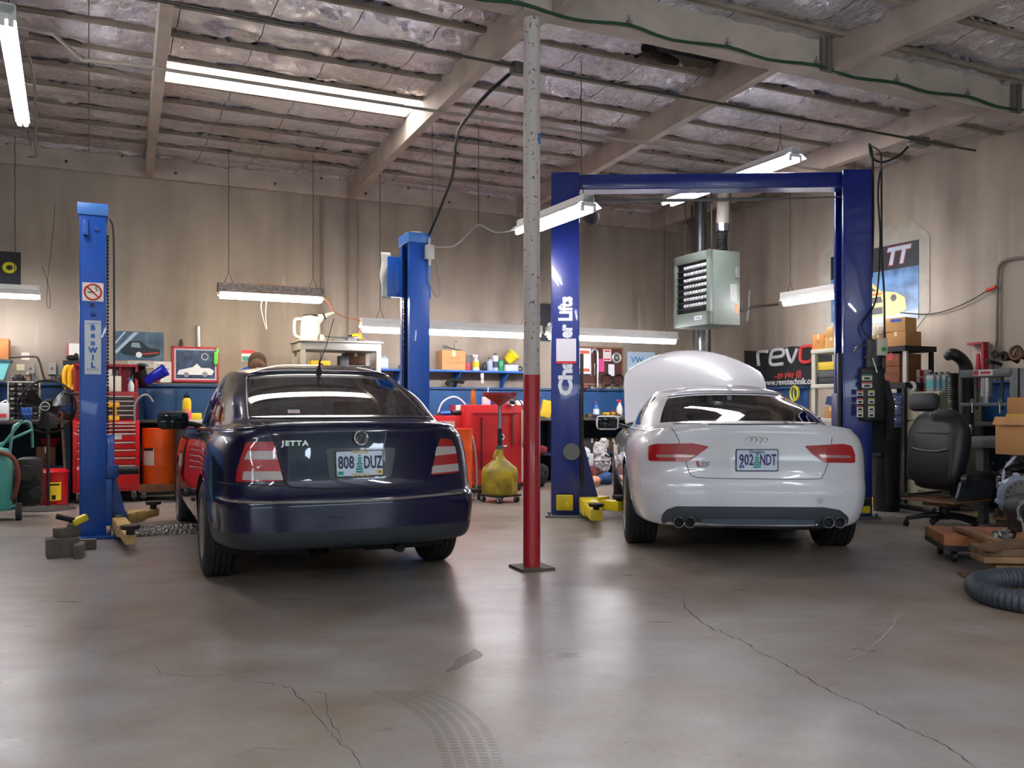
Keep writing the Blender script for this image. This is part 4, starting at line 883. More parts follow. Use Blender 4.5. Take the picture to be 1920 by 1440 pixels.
# control tower on the right post
ct = thing('lift_power_unit', 'black lift motor and control unit on the right dark blue post', 'power unit', Vector((r2.x+.10, r2.y-.17, 0)), a2)
Yc = r2.y-.2
def zc_(py): return HC+(HZ-py)*Yc/FL
part('tank', MB().box((.0, -.05, (zc_(690)+zc_(790))/2), (.21, .14, zc_(690)-zc_(790)), bev=.02), M('#17181a', .5), ct)
part('motor', MB().cyl((.02, -.06, zc_(690)), (.02, -.06, zc_(638)), .08, seg=20).cyl((.02, -.06, zc_(672)), (.02, -.06, zc_(668)), .095, seg=20), M('#1c1d1f', .45), ct)
part('switch_box', MB().box((.06, -.16, zc_(652)), (.09, .05, zc_(636)-zc_(668)), bev=.006), M('#c9c6ae', .5), ct); part('start_button', MB().cyl((.065, -.185, zc_(657)), (.065, -.2, zc_(657)), .022, seg=16), M('#1f9a50', .4), ct)
part('valve_handle', MB().tube([(-.06, -.1, zc_(648)), (-.17, -.12, zc_(652)), (-.19, -.12, zc_(660)), (-.15, -.12, zc_(662))], .008, k=3), STEEL, ct); part('lever', MB().cyl((-.02, -.13, zc_(672)), (.02, -.14, zc_(700)), .009), CHR, ct)
random.seed(11)
for i, (px, py) in enumerate(((1625, 708), (1625, 722), (1612, 737), (1612, 752), (1612, 766), (1633, 737), (1633, 752), (1633, 766), (1612, 777), (1633, 777))):
    p = on_Y(px, py, Yc-.07); v = p-ct.location; w = .10 if i < 2 else .062; sb_ = part('warning_label', MB().box((v.x, -.122, v.z), (w, .003, .055)), M('#ddd9cc', .6), ct)
    MB().box((v.x, -.1245, v.z+.02), (w, .002, .012)).build('label_band', M(('#2f8f4a', '#c23a2c', '#c23a2c', '#c23a2c', '#b63a30', '#d8c020', '#d8c020', '#d8c020', '#ccc7ba', '#ccc7ba')[i]), sb_); MB().box((v.x, -.1245, v.z-.008), (w*.55, .002, .018)).build('pictogram', BLK, sb_)
ph_ = MB().tube([(.10, -.12, zc_(700)), (.11, -.08, zc_(560)), (.10, -.05, zc_(480)), (.10, -.03, H2)], .010, k=6); part('hydraulic_hose', ph_, BLK, ct)
part('cable', MB().tube([(.0, -.1, zc_(640)), (-.10, -.05, zc_(612)), (.06, .0, zc_(560)), (.10, 0, zc_(450)), (.09, .03, zc_(360)), (.12, .03, zc_(290)), (.10, .2, zc_(262))], .008, k=6), BLK, ct)
jk = thing('work_jacket', 'dark grey work jacket hanging behind the lift control unit', 'jacket', Vector((r2.x+.235, r2.y-.03, 0)), a2)
def jfn(u, v): a = 2*pi*u; rr = (.05+.06*v+.02*sin(v*9))*(1+.18*sin(a*3+v*3)); return Vector((rr*1.1*cos(a), rr*.8*sin(a), zc_(700)-(zc_(700)-zc_(850))*v))
part('body', MB().grid(jfn, 20, 16), M('#26282b', .9, bump=.3), jk); part('sleeve', MB().tube([(.04, -.08, zc_(715)), (.08, -.12, zc_(760)), (.07, -.12, zc_(825))], [.04, .045, .035], seg=10), M('#2c2e31', .9, bump=.3), jk)
# ------------------------------------------------------------------ left side of the back wall
BPB = M('#1c4f86', .6, var=.25, vscale=4); DBL = M('#15304f', .7, var=.4, vscale=3); BTOP = M('#4a453f', .6, var=.5, vscale=8); DARKM = M('#17191c', .7)
ZB = .955; NB_ = 11.40
def bench(label, t0, t1, n0=NB_, n1=NW-.01, z=ZB, panel=True, riser=True):
    w = t1-t0; tm = (t0+t1)/2; r = thing('workbench', label, 'workbench', R(tm, n0, 0), RB); d = n1-n0
    part('worktop', MB().box((0, d/2, z-.02), (w, d, .04), bev=.004), BTOP, r)
    n = max(2, int(w/1.3)+1)
    for i in range(n):
        x = -w/2+.04+(w-.08)*i/(n-1); part('leg', MB().box((x, .05, (z-.04)/2), (.07, .07, z-.04)), DBL, r)
        part('leg', MB().box((x, d-.06, (z-.04)/2), (.07, .07, z-.04)), DBL, r)
    part('lower_shelf', MB().box((0, d/2, .42), (w-.1, d-.12, .03)), DBL, r)
    if panel: part('back_panel', MB().box((0, d-.02, .46), (w-.1, .02, .9)), M('#10202f', .8), r)
    if riser: part('riser', MB().box((0, d-.10, z+.20), (w, .02, .40)).box((0, d-.07, z+.43), (w, .14, .03)), BPB, r)
    return r
TBL = rt(on_n(133, 780, 11.4))[0]
bench('blue workbench at the left end of the back wall behind the fan', -4.6, TBL)
bench('narrow blue bench behind the red tool chest and orange drum', TBL+.01, 2.35, n0=11.79)
bench('blue workbench with cluttered top in the middle of the back wall', 3.1, 8.0)
ZR = ZB+.445
# wall pictures
ps, w, h = sheet('poster', 'poster of a dark car on a blue street above the red tool chest', 'poster', IB(213, 622, 307, 676, NW-.012), M('#58748c', .6, var=.35, vscale=7, col2='#2f4a60'))
part('car_print', MB().prism([(-w*.36, h*.26), (-w*.3, h*.2), (w*.22, h*.1), (w*.42, h*.22), (w*.43, h*.38), (w*.2, h*.46), (w*.02, h*.68), (-w*.2, h*.66), (-w*.36, h*.42)], -.002, 0), M('#10222c', .6), ps)
part('print_detail', MB().prism([(-w*.16, h*.46), (w*.04, h*.44), (w*.0, h*.62), (-w*.14, h*.61)], -.004, -.002).prism([(w*.06, h*.2), (w*.4, h*.26), (w*.4, h*.31), (w*.07, h*.25)], -.004, -.002, mat=M('#b03038')).cyl((0, -.004, h*.2), (0, -.002, h*.2), h*.1, mat=M('#d8dde2')), M('#7e97a6'), ps)
part('road_stripe', MB().prism([(-w*.48, h*.3), (-w*.1, h*.98), (0, h*.98), (-w*.45, h*.22)], -.003, 0).prism([(-w*.48, h*.6), (-w*.3, h*.98), (-w*.25, h*.98), (-w*.48, h*.52)], -.003, 0), M('#a9bccb', .6), ps)
ps, w, h = sheet('poster', 'small torn print pinned under the street car poster', 'poster', IB(240, 676, 290, 690, NW-.012), M('#c4c0b8', .6, var=.3, vscale=10)); part('car_print', MB().prism([(-w*.3, h*.2), (w*.3, h*.2), (w*.2, h*.6), (-w*.1, h*.7)], -.002, 0), M('#59708c'), ps)
sg, w, h = sheet('sign', 'white sign reading German Volkswagen Parts sold here', 'sign', IB(289, 678, 322, 717, NW-.02), M('#dedcd6', .6))
for i, l_ in enumerate(('German', 'Volkswagen', 'Parts sold', 'here.')): text('lettering', l_, h*.13, M('#3b3a3a'), sg, (-w*.42, -.002, h*(.84-.17*i)), depth=.0005, align='LEFT')
fr = thing('framed_picture', 'red framed picture of a white convertible sports car', 'picture', IB(323, 650, 410, 716, NW-.04)[0], RB); _, w, h = IB(323, 650, 410, 716, NW-.04)
part('frame', MB().box((0, .015, .012), (w, .03, .024)).box((0, .015, h-.012), (w, .03, .024)).box((-w/2+.012, .015, h/2), (.024, .03, h)).box((w/2-.012, .015, h/2), (.024, .03, h)), M('#b81f2a', .4), fr)
part('mat_board', MB().box((0, .022, h/2), (w-.03, .01, h-.03)), M('#c9ced6', .6), fr); part('picture', MB().box((0, .016, h/2), (w*.84, .006, h*.8)), M('#3d5a86', .4, var=.5, vscale=9, col2='#1f2d48'), fr)
part('car_print', MB().prism([(-w*.40, h*.20), (w*.36, h*.20), (w*.40, h*.32), (w*.30, h*.40), (w*.12, h*.40), (w*.03, h*.52), (-w*.06, h*.42), (-w*.36, h*.33)], .008, .012).cyl((-w*.2, .006, h*.2), (-w*.2, .01, h*.2), h*.075, mat=M('#8d94a0')).cyl((w*.2, .006, h*.22), (w*.2, .01, h*.22), h*.075, mat=M('#8d94a0')), M('#e8ecf2'), fr)
part('crest_print', MB().tube([(w*.2+h*.09*cos(a), .01, h*.72+h*.09*sin(a)) for a in [i*pi/6 for i in range(12)]], .006, closed=True, seg=5), M('#c8cbd8'), fr)
cl, w, h = sheet('calendar', 'small red and white calendar on the back wall beside the person', 'calendar', IB(453, 656, 477, 678, NW-.012), M('#e2ddd6')); part('red_header', MB().box((0, -.001, h*.84), (w, .003, h*.3)), M('#c5303a'), cl); part('teal_patch', MB().box((-w*.2, -.001, h*.25), (w*.5, .003, h*.4)), M('#3f9a94'), cl)
bn, w, h = sheet('banner', 'black banner with a yellow ring at the far left of the back wall', 'banner', IB(-60, 470, 39, 537, NW-.02), M('#23282e', .8, bump=.4, bscale=6)); part('ring_print', MB().tube([(w*.28+h*.13*cos(a), -.003, h*.55+h*.13*sin(a)*.9) for a in [i*pi/10 for i in range(20)]], .022, closed=True, seg=6), M('#c8bf2a', .7), bn)
for r_, lb_, c_ in (((40, 661, 55, 675), 'white note taped to the wall, upper one by the outlets', '#dcd8cc'), ((31, 683, 46, 695), 'cream note taped to the wall, lower one by the outlets', '#e2dcb4')): sheet('paper_note', lb_, 'note', IB(*r_, NW-.01), M(c_, .7))
for r_, lb_ in (((50, 682, 65, 701), 'grey outlet box nearest the notes'), ((90, 680, 105, 702), 'grey outlet box nearest the blue lift post')):
    o_, w, h = sheet('outlet_box', lb_+' on the back wall', 'outlet', IB(*r_, NW-.05), M('#8f8b84', .5), d=.05); part('socket', MB().cyl((0, -.004, h*.5), (0, 0, h*.5), w*.2), M('#5b5752'), o_)
t = thing('tube_lamp_holder', 'upright grey metal tube above the red framed picture', 'tube', IB(369, 614, 376, 650, NW-.06, None)[0], RB); _, w, h = IB(369, 614, 376, 652, NW-.06); part('tube', MB().cyl((0, 0, 0), (0, 0, h), w/2, seg=14), M('#b9bcbc', .3, metal=.7), t); part('cap', MB().cyl((0, 0, h), (0, 0, h+.012), w*.55, seg=14), GREY, t)
solo('green_tag', MB().box((0, 0, -.08), (.05, .006, .16), bev=.002).box((.02, 0, .02), (.03, .006, .06)), M('#5fd04a', .5), 'bright green tag hanging on the red frame corner', 'tag', on_n(405, 660, NW-.075), RB)
solo('air_chuck', MB().lathe([(0, 0), (.02, .0), (.022, .05), (.012, .09), (0, .1)], seg=12), M('#2c2623', .6), 'dark hanging pear shaped tool left of the grey tube', 'tool', on_n(340, 650, NW-.03), RB)
# small wall shelf with paper tray
sh_ = thing('wall_shelf', 'short black wall shelf beside the left lift post', 'shelf', IB(118, 676, 165, 684, NW-.22)[0], RB); _, w, h = IB(118, 676, 165, 684, NW-.22); part('board', MB().box((0, .11, h/2), (w, .22, h)), DARKM, sh_); part('bracket', MB().box((0, .2, -.04), (.03, .02, .12)), DARKM, sh_)
lt, w, h = sheet('clipboard', 'white papers with a red spine leaning on the short wall shelf', 'papers', IB(129, 644, 150, 671, NW-.05), M('#dcdad6', .7), d=.02); part('red_spine', MB().box((-w/2-.008, .01, h/2), (.016, .024, h)), M('#b83a30'), lt)
solo('shop_gloves', MB().sph((0, .05, .035), (.06, .05, .035)).sph((.05, .06, .05), (.03, .03, .045)), M('#18181a', .9, bump=.5), 'black gloves lying on the short wall shelf', 'gloves', on_n(134, 676, NW-.18), RB)
# hose reel, yellow
hr = thing('air_hose_coil', 'yellow coiled air hose hung by the left lift post', 'hose', on_n(133, 708, NW-.35), RB)
for i, dx in enumerate((-.035, .02)):
    part('coil', MB().tube([(dx+.035*cos(a), 0, .13*sin(a)) for a in [i_*pi/12 for i_ in range(24)]], .028, closed=True, seg=8), M('#dfa412', .4), hr)
# parts organiser rack
rk = thing('parts_rack', 'wire parts rack of small black drawers on the left bench', 'rack', R(rt(IB(15, 716, 74, 784, 11.5)[0])[0], 11.5, ZB), RB); _, w, h = IB(15, 716, 74, 784, 11.5, ZB)
part('frame', MB().box((-w/2, .1, h/2), (.012, .2, h)).box((w/2, .1, h/2), (.012, .2, h)).box((0, .1, h), (w, .2, .012)).box((0, .1, .006), (w, .2, .012)).box((0, .19, h/2), (w, .01, h)), M('#a9a79c', .5), rk)
for j in range(8):
    for i in range(4):
        d_ = part('drawer', MB().box((-w/2+w*(i+.5)/4, .09, h*(j+.5)/8), (w*.22, .18, h*.10), bev=.004), M('#1d1c1b', .5), rk)
        if (i+j) % 2 == 0: MB().box((-w/2+w*(i+.5)/4, -.002, h*(j+.5)/8), (w*.09, .006, h*.035)).build('drawer_label', M('#b7ab93', .6), d_)
random.seed(21)
def clutter(n, rect_x, nn, zr, group, labs, seed=1, smax=.1, hmax=.12):
    random.seed(seed)
    for i in range(n):
        px = rect_x[0]+(rect_x[1]-rect_x[0])*(i+random.uniform(.2, .8))/n; m = on_n(px, 770, nn+random.uniform(0, .12)); loc = Vector((m.x, m.y, zr)); kind = random.choice(('ring', 'block', 'knob', 'pipe', 'fit'))
        c = random.choice(('#2b2826', '#3b332d', '#5a4f45', '#7a3a30', '#4c5157', '#6d6459', '#1f1f22')); mt = M(c, .5, metal=random.choice((0, .5)))
        s = random.uniform(.4, 1)*smax; hh = random.uniform(.4, 1)*hmax; mb = MB()
        if kind == 'ring': mb.tube([(s/2*cos(a), 0, s/2+s/2*sin(a)+.012) for a in [q_*pi/8 for q_ in range(16)]], .012, closed=True, seg=6)
        elif kind == 'block': mb.box((0, 0, hh*.3), (s, s*.7, hh*.6), bev=.01).cyl((0, 0, hh*.6), (0, 0, hh*.8), s*.2, seg=10)
        elif kind == 'knob': mb.lathe([(s*.3, 0), (s*.35, .01), (s*.2, hh*.5), (s*.3, hh*.7), (s*.15, hh)], seg=12)
        elif kind == 'pipe': mb.tube([(-s*.6, 0, .015), (-s*.2, .02, hh*.6), (s*.3, 0, hh*.7), (s*.6, -.01, .02)], .014, seg=7, k=3)
        else: mb.cyl((0, 0, 0), (0, 0, hh*.35), s*.35, seg=6).cyl((0, 0, hh*.35), (0, 0, hh*.8), s*.2, seg=12)
        nm, ct_ = {'ring': ('hose_clamp', 'clamp'), 'block': ('machine_part', 'part'), 'knob': ('socket', 'socket'), 'pipe': ('hose_piece', 'hose'), 'fit': ('fitting', 'fitting')}[kind]
        solo(nm, mb, mt, 'small %s %s among the %s' % ({'#2b2826': 'black', '#3b332d': 'dark brown', '#5a4f45': 'brown grey', '#7a3a30': 'rusty red', '#4c5157': 'slate grey', '#6d6459': 'tan grey', '#1f1f22': 'jet black'}[c], nm.replace('_', ' '), labs), ct_, loc, random.uniform(0, 3), c.strip('#')+' '+group+' '+nm.replace('_', ' '))
rk_top = ZB+h+.012
clutter(8, (20, 70), 11.56, rk_top, 'on rack', 'parts heaped on the wire rack', 3)
cr, w, h = IB(-30, 634, 16, 677, 11.7); cb1 = carton('worn cardboard box at the far left above the teal bin', (cr, w, h), .3, M('#b0703c', .8, var=.3))
tb_ = thing('storage_bin', 'teal glass sided bin at the far left', 'bin', IB(-30, 678, 18, 712, 11.6)[0], RB); _, w, h = IB(-30, 678, 18, 712, 11.6); part('bin', MB().prism([(-w/2, h), (-w/2+.05, 0), (w/2-.06, 0), (w/2, h)], 0, .3), M('#5fa3a3', .3), tb_); part('rim', MB().box((0, .15, h+.012), (w+.02, .32, .03)), M('#27414c', .5), tb_)
bs_ = thing('riser_stand', 'blue wooden stand holding the teal bin and cardboard box', 'stand', R(rt(tb_.location)[0], 11.6, ZB), RB); part('board', MB().box((-.14, .17, (tb_.location.z-ZB)/2), (.22, .3, tb_.location.z-ZB-.002)), BPB, bs_)
solo('bent_pipe', MB().tube([(-.28, 0, .28), (.0, 0, .3), (.06, 0, .26), (.10, 0, .1), (.13, 0, 0)], .012, k=4), M('#3a3430', .5, metal=.5), 'bent black pipe arching over the wire parts rack', 'pipe', Vector((on_n(62, 716, 11.75).x, on_n(62, 716, 11.75).y, ZR)), RB)
ju = bottle('white jug with a red label at the left end of the bench', (R(rt(on_n(2, 784, 11.5))[0], 11.42, ZB), .17, .24), '#d6d9dc', '#d6d9dc', 'jug'); part('label_sticker', MB().box((0, -.002, .06), (.12, .003, .04)), M('#c03030'), ju)
clutter(6, (80, 128), 11.75, ZR, 'on left riser', 'clutter left of the lift post', 5)
clutter(7, (74, 132), 11.5, ZB, 'on left bench', 'bench tools behind the fan', 8, .12, .16)
bv = solo('bench_vise', MB().box((0, 0, .06), (.08, .2, .07), bev=.015).box((0, -.08, .10), (.12, .04, .10), bev=.01).box((0, .03, .10), (.12, .04, .10), bev=.01).cyl((0, -.22, .07), (0, -.1, .07), .014).cyl((-.07, -.22, .07), (.07, -.22, .07), .008).cyl((0, .03, 0), (0, .03, .05), .06), M('#2b62b4', .4, var=.3), 'blue bench vise on the left bench behind the fan', 'vise', R(rt(on_n(50, 784, 11.5))[0], 11.5, ZB), RB)
# pedestal fan
fb = on_z(90, 955, 0); fn_ = thing('pedestal_fan', 'black pedestal fan with round wire guard left of the blue lift post', 'fan', fb, radians(12)); Yf = fb.y; hzf = HC+(HZ-762)*Yf/FL; RF = 49*Yf/FL
part('base', MB().lathe([(0, .035), (.04, .04), (.2, .03), (.27, .012), (.275, 0)], seg=40), M('#3a3836', .6), fn_)
part('pole', MB().cyl((0, 0, .03), (0, 0, hzf-.1), .018, seg=12).cyl((0, 0, .5), (0, 0, .56), .028, seg=12), BLK, fn_)
part('motor', MB().lathe([(0, -.1), (.06, -.1), (.085, -.05), (.085, .06), (.05, .1), (0, .1)], o=(0, .10, hzf), axis=(0, 1, 0), seg=24).box((0, .05, hzf-.12), (.05, .05, .14)), BLK, fn_)
gd = MB().tube([(RF*cos(a), -.02, hzf+RF*sin(a)) for a in [i*pi/24 for i in range(48)]], .012, closed=True, seg=8)
for e in (-.07, .05):
    gd.tube([(RF*.98*cos(a), e*.6, hzf+RF*.98*sin(a)) for a in [i*pi/24 for i in range(48)]], .004, closed=True, seg=5)
    for f in (.45, .75): gd.tube([(RF*f*cos(a), e*(1.3-f*.5), hzf+RF*f*sin(a)) for a in [i*pi/16 for i in range(32)]], .0025, closed=True, seg=4)
    for i in range(44):
        a = 2*pi*i/44; gd.tube([(.06*cos(a), e*1.25, hzf+.06*sin(a)), (RF*.6*cos(a+.25), e*1.1, hzf+RF*.6*sin(a+.25)), (RF*cos(a+.4), e*.4, hzf+RF*sin(a+.4))], .0016, seg=4)
part('guard', gd, M('#191817', .4, metal=.4), fn_)
for i in range(3):
    a0 = 2*pi*i/3+.5; bl = MB().grid(lambda u, v: Vector(((.06+(RF*.86-.06)*v)*cos(a0+(u-.5)*(.9-.1*v)), -.02+(u-.5)*.10, hzf+(.06+(RF*.86-.06)*v)*sin(a0+(u-.5)*(.9-.1*v)))), 8, 8); part('blade', bl, M('#232323', .35), fn_)
part('badge', MB().cyl((0, -.11, hzf), (0, -.095, hzf), .05, seg=24, mat=M('#2a2929', .4)).tube([(.045*cos(a), -.11, hzf+.045*sin(a)) for a in [i*pi/12 for i in range(24)]], .005, closed=True, mat=M('#c9c9c6', .3)).box((0, -.112, hzf), (.06, .004, .01), mat=M('#c9c9c6', .3)), None, fn_)
solo('fan_bracket_strap', MB().tube([(0, 0, 0), (.12, .0, -.012), (.32, .02, -.02)], .014, k=3), BLK, 'dark strap bar between the fan guard and the lift post', 'bar', Vector((fb.x+.20, fb.y-.05, hzf+.06*2.4)), .1)
# red oily waste can
wc = thing('waste_can', 'red step-on waste can with yellow label behind the fan', 'waste can', R(rt(on_n(94, 945, 11.18))[0], 11.18, 0), RB)
part('body', MB().lathe([(.17, 0), (.18, .02), (.18, .36), (.185, .37)], seg=36), M('#b5121c', .35), wc); part('lid', MB().lathe([(.19, .37), (.195, .39), (.16, .42), (0, .43)], seg=36), M('#a8101a', .35), wc); part('pedal', MB().box((.12, -.2, .04), (.1, .09, .03), bev=.006), M('#a8101a', .35), wc)
lbm = MB()
def cl_(u, v): a = -1.75+u*.85; return Vector((.1815*cos(a), .1815*sin(a), .08+.2*v))
o = part('label_sticker', MB().grid(lambda u, v: cl_(u, v), 10, 2), M('#e0c11a', .5), wc); MB().grid(lambda u, v: (lambda a: Vector((.183*cos(a), .183*sin(a), .245+.02*v)))(-1.6+u*.6), 8, 1).build('print', BLK, o); MB().grid(lambda u, v: (lambda a: Vector((.183*cos(a), .183*sin(a), .09+.05*v)))(-1.45+u*.22), 4, 1).build('print', BLK, o)
carton('brown carton between the red waste can and the bench', IB(68, 838, 104, 880, 11.5, .436), .2, M('#6b4a34', .8, var=.3)); solo('red_funnel', MB().lathe([(.02, 0), (.03, .1), (.11, .3), (.115, .31)], seg=18), M('#b02030', .4), 'red cone shape leaning under the left bench', 'funnel', R(rt(on_n(90, 810, 11.6))[0]+.02, 11.75, .436), 0)
solo('shovel_handle', MB().cyl((0, 0, 0), (-.06, .2, 1.0), .014, seg=8), M('#4a3a2c', .7), 'thin wooden handle leaning right of the red waste can', 'handle', R(rt(on_n(126, 920, 11.2))[0], 11.15, .0), RB)
# teal tank cart at the far left
tk = on_z(-6, 975, 0); tt = thing('gas_cart', 'teal tank cart with hose and wheels at the left edge', 'cart', tk, RB); TEAL = M('#3f8f88', .5, var=.25, vscale=5)
part('tank', MB().lathe([(.0, .12), (.12, .12), (.135, .16), (.135, .62), (.10, .70), (0, .72)], seg=28), TEAL, tt); part('tray', MB().lathe([(0, .1), (.17, .1), (.18, .13)], seg=28), TEAL, tt)
part('handle', MB().tube([(.10, .05, .55), (.13, .05, .86), (.16, .1, .93), (.28, .14, .95), (.30, .2, .7)], .014, k=4), M('#5d8f89', .4, metal=.4), tt); part('frame', MB().tube([(-.05, 0, .6), (.22, .08, .98)], .013).tube([(-.1, .02, .68), (.30, .14, .88)], .013), TEAL, tt)
part('hose', MB().tube([(.0, -.12, .68), (.14, -.13, .62), (.19, -.1, .45), (.16, -.06, .25), (.12, -.02, .2)], .022, k=5), M('#6e3428', .5), tt)
wb_ = part('wheel', MB().cyl((.17, -.1, .085), (.22, -.1, .085), .085, seg=28), TYRE, tt); MB().cyl((.165, -.1, .085), (.168, -.1, .085), .04, seg=20).build('hub', STEEL, wb_)
part('pump_body', MB().box((.27, .25, .35), (.24, .24, .5), bev=.06).cyl((.25, .1, .45), (.25, .0, .45), .08).cyl((.34, .12, .25), (.34, 0, .25), .06), M('#2e2b29', .5, metal=.4, var=.4, bump=.6), tt)
solo('engine_coil', MB().sph((0, 0, .26), (.17, .15, .22), seg=18), M('#3a3531', .45, metal=.6, bump=1, bscale=50, var=.5), 'dark greasy machine part between the teal cart and the waste can', 'machine part', R(rt(on_n(42, 930, 11.1))[0], 11.1, .05), RB)
# ---- red tool chest
ZCH = HC+(HZ-783)*10.35/FL; loc, w, _h = IB(136, 783, 262, 938, 11.28, 0); chest = thing('tool_chest', 'bright red rolling tool cabinet behind the left lift post', 'tool chest', R(rt(loc)[0], 11.28, 0), RB); CR = M('#c20f16', .35, coat=.3); DRW = M('#cfc8bd', .35, metal=.4)
CH = .955; part('body', MB().box((0, .24, (CH+.13)/2), (w, .46, CH-.13), bev=.008), CR, chest)
zs_ = [.90, .855, .81, .71, .62, .53, .44]; prev = CH-.03
for i, z in enumerate(zs_+[.32]):
    zt_ = ([CH-.02]+zs_)[i]; o = part('drawer', MB().box((0, -.006, (zt_+z)/2 if i < 7 else .30), (w-.08, .014, (zt_-z-.012) if i < 7 else .26), bev=.004), CR, chest); MB().box((0, -.02, zt_-.012), (w-.10, .016, .014), bev=.003).build('drawer_pull', DRW, o)
part('badge', MB().box((.07, -.016, .765), (.18, .004, .055)), M('#d2d4d8', .4), chest)
def caster(x, y, r=.06): 
    mb = MB().cyl((x-.016, y, r), (x+.016, y, r), r, seg=22); o = part('caster', mb, M('#2b2a29', .6), chest_p[0]); MB().box((x, y, r*2), (.045, .05, .02)).box((x-.022, y, r*1.5), (.004, .03, r)).box((x+.022, y, r*1.5), (.004, .03, r)).cyl((x-.02, y, r), (x+.02, y, r), r*.35, seg=14).build('caster_fork', M('#bdbdbd', .3, metal=.7), o)
chest_p = [chest]
for sx in (-1, 1):
    for y in (.05, .42): caster(sx*(w/2-.06), y)
CR2 = M('#8f1820', .4, coat=.2); w2 = w*.97; tc_ = thing('tool_box', 'dark red drawer tool box on top of the red rolling cabinet', 'tool box', R(rt(loc)[0], 11.36, CH), RB); part('body', MB().box((0, .18, .17), (w2, .36, .33), bev=.006), CR2, tc_)
for i, z in enumerate((.045, .10, .155, .21, .265)):
    o = part('drawer', MB().box((0, -.005, z), (w2-.09, .012, .045), bev=.002), M('#3f3d3c', .4), tc_); MB().box((0, -.014, z+.015), (w2-.11, .012, .011)).build('drawer_pull', DRW, o)
part('lid', MB().box((0, .30, .335), (w2, .14, .012)), CR2, tc_)
lid = thing('tool_holder_rack', 'open red framed tool rack standing on the tool box', 'tool rack', R(rt(loc)[0], 11.6, CH+.345), RB); zl = HC+(HZ-683)*10.5/FL-(CH+.345)
part('frame', MB().box((w2/2-.01, 0, zl/2), (.03, .08, zl)).box((-w2/2+.01, 0, zl/2), (.03, .08, zl)).box((0, 0, zl-.01), (w2, .08, .03)).box((w2*.22, 0, zl/2), (.02, .06, zl)).box((0, .04, zl/2), (w2, .01, zl)), M('#8a1420', .5), lid)
for i in range(3): part('panel', MB().box((-w2*.1+i*w2*.14, -.012, zl*.5), (w2*.11, .01, zl*(.75-.1*i))), M(('#cfc6b6', '#d8d4cc', '#3b2f2c')[i], .6), lid)
for i, (x, z) in enumerate(((.0, .3), (.06, .22), (.11, .34), (.25, .3), (.28, .18))): part('hanging_tool', MB().cyl((x, -.03, zl*z), (x+.01, -.03, zl*(z+.45)), .008, seg=8), STEEL, lid)
bottle('white and blue bottle on the tool box, right of the hanging tools', (R(rt(on_n(246, 728, 11.4))[0], 11.40, CH+.34), .07, .16), '#cfd6de', '#4a78b8', 'spray')
solo('box_of_rags', MB().box((0, .05, .09), (.12, .1, .18), bev=.003), M('#d8d4ca', .8), 'white paper carton on the tool box behind the lift hoses', 'box', R(rt(on_n(217, 728, 11.4))[0], 11.38, CH+.34), RB+.1)
dl = thing('cordless_drill', 'yellow cordless drill standing on the rolling cabinet', 'drill', R(rt(on_n(215, 780, 11.3))[0], 11.275, CH), RB+.3); DY = M('#dfa517', .4)
# small ledge: the cabinet top sticks out in front of the tool box
part('battery', MB().box((0, .03, .025), (.11, .06, .05), bev=.008), DY, dl); part('grip', MB().box((.01, .03, .10), (.04, .045, .12), bev=.01, rot=Matrix.Rotation(-.15, 3, 'Y')), M('#c08f14', .5), dl); part('body', MB().box((-.01, .03, .18), (.14, .055, .06), bev=.015), DY, dl); part('chuck', MB().cyl((-.08, .03, .18), (-.13, .03, .18), .022, .014, seg=14), BLK, dl)
# ---- drums
def drum(label, loc, r, h, mat, rz=0, dolly=None, lab=False):
    t = thing('oil_drum', label, 'drum', loc, rz); pr = [(r*.99, 0), (r, .01), (r, h*.30), (r*1.025, h*.33), (r, h*.36), (r, h*.62), (r*1.025, h*.65), (r, h*.68), (r, h-.01), (r*1.02, h-.006), (r*1.02, h), (r*.97, h), (r*.97, h-.02), (0, h-.02)]
    part('shell', MB().lathe(pr, seg=40), mat, t); part('bung', MB().cyl((r*.5, 0, h-.02), (r*.5, 0, h-.005), .03, seg=14), STEEL, t)
    if lab:
        o = part('label_sticker', MB().grid(lambda u, v: (lambda a: Vector(((r+.003)*cos(a), (r+.003)*sin(a), h*.32+h*.34*v)))(-2.75+u*.75), 8, 1), M('#cdc6bc', .6), t); MB().grid(lambda u, v: (lambda a: Vector(((r+.005)*cos(a), (r+.005)*sin(a), h*.60+h*.05*v)))(-2.7+u*.65), 6, 1).build('print', BLK, o)
    return t
dlc = on_z(293, 925, 0); dd = thing('drum_dolly', 'wooden dolly on casters under the left orange drum', 'dolly', R(rt(dlc)[0], 11.30+.22, 0), RB); chest_p[0] = dd
part('deck', MB().box((0, 0, .15), (.52, .44, .09), bev=.006), M('#8a5a3c', .8, var=.4, bump=.3), dd); [caster(x, y, .045) for x in (-.2, .2) for y in (-.17, .17)]
DO_ = M('#e8570e', .4, var=.15, vscale=3); drum('orange drum with a white label behind the sedan mirror', R(rt(dlc)[0], 11.52, .195), .21, .66, DO_, RB, lab=True)
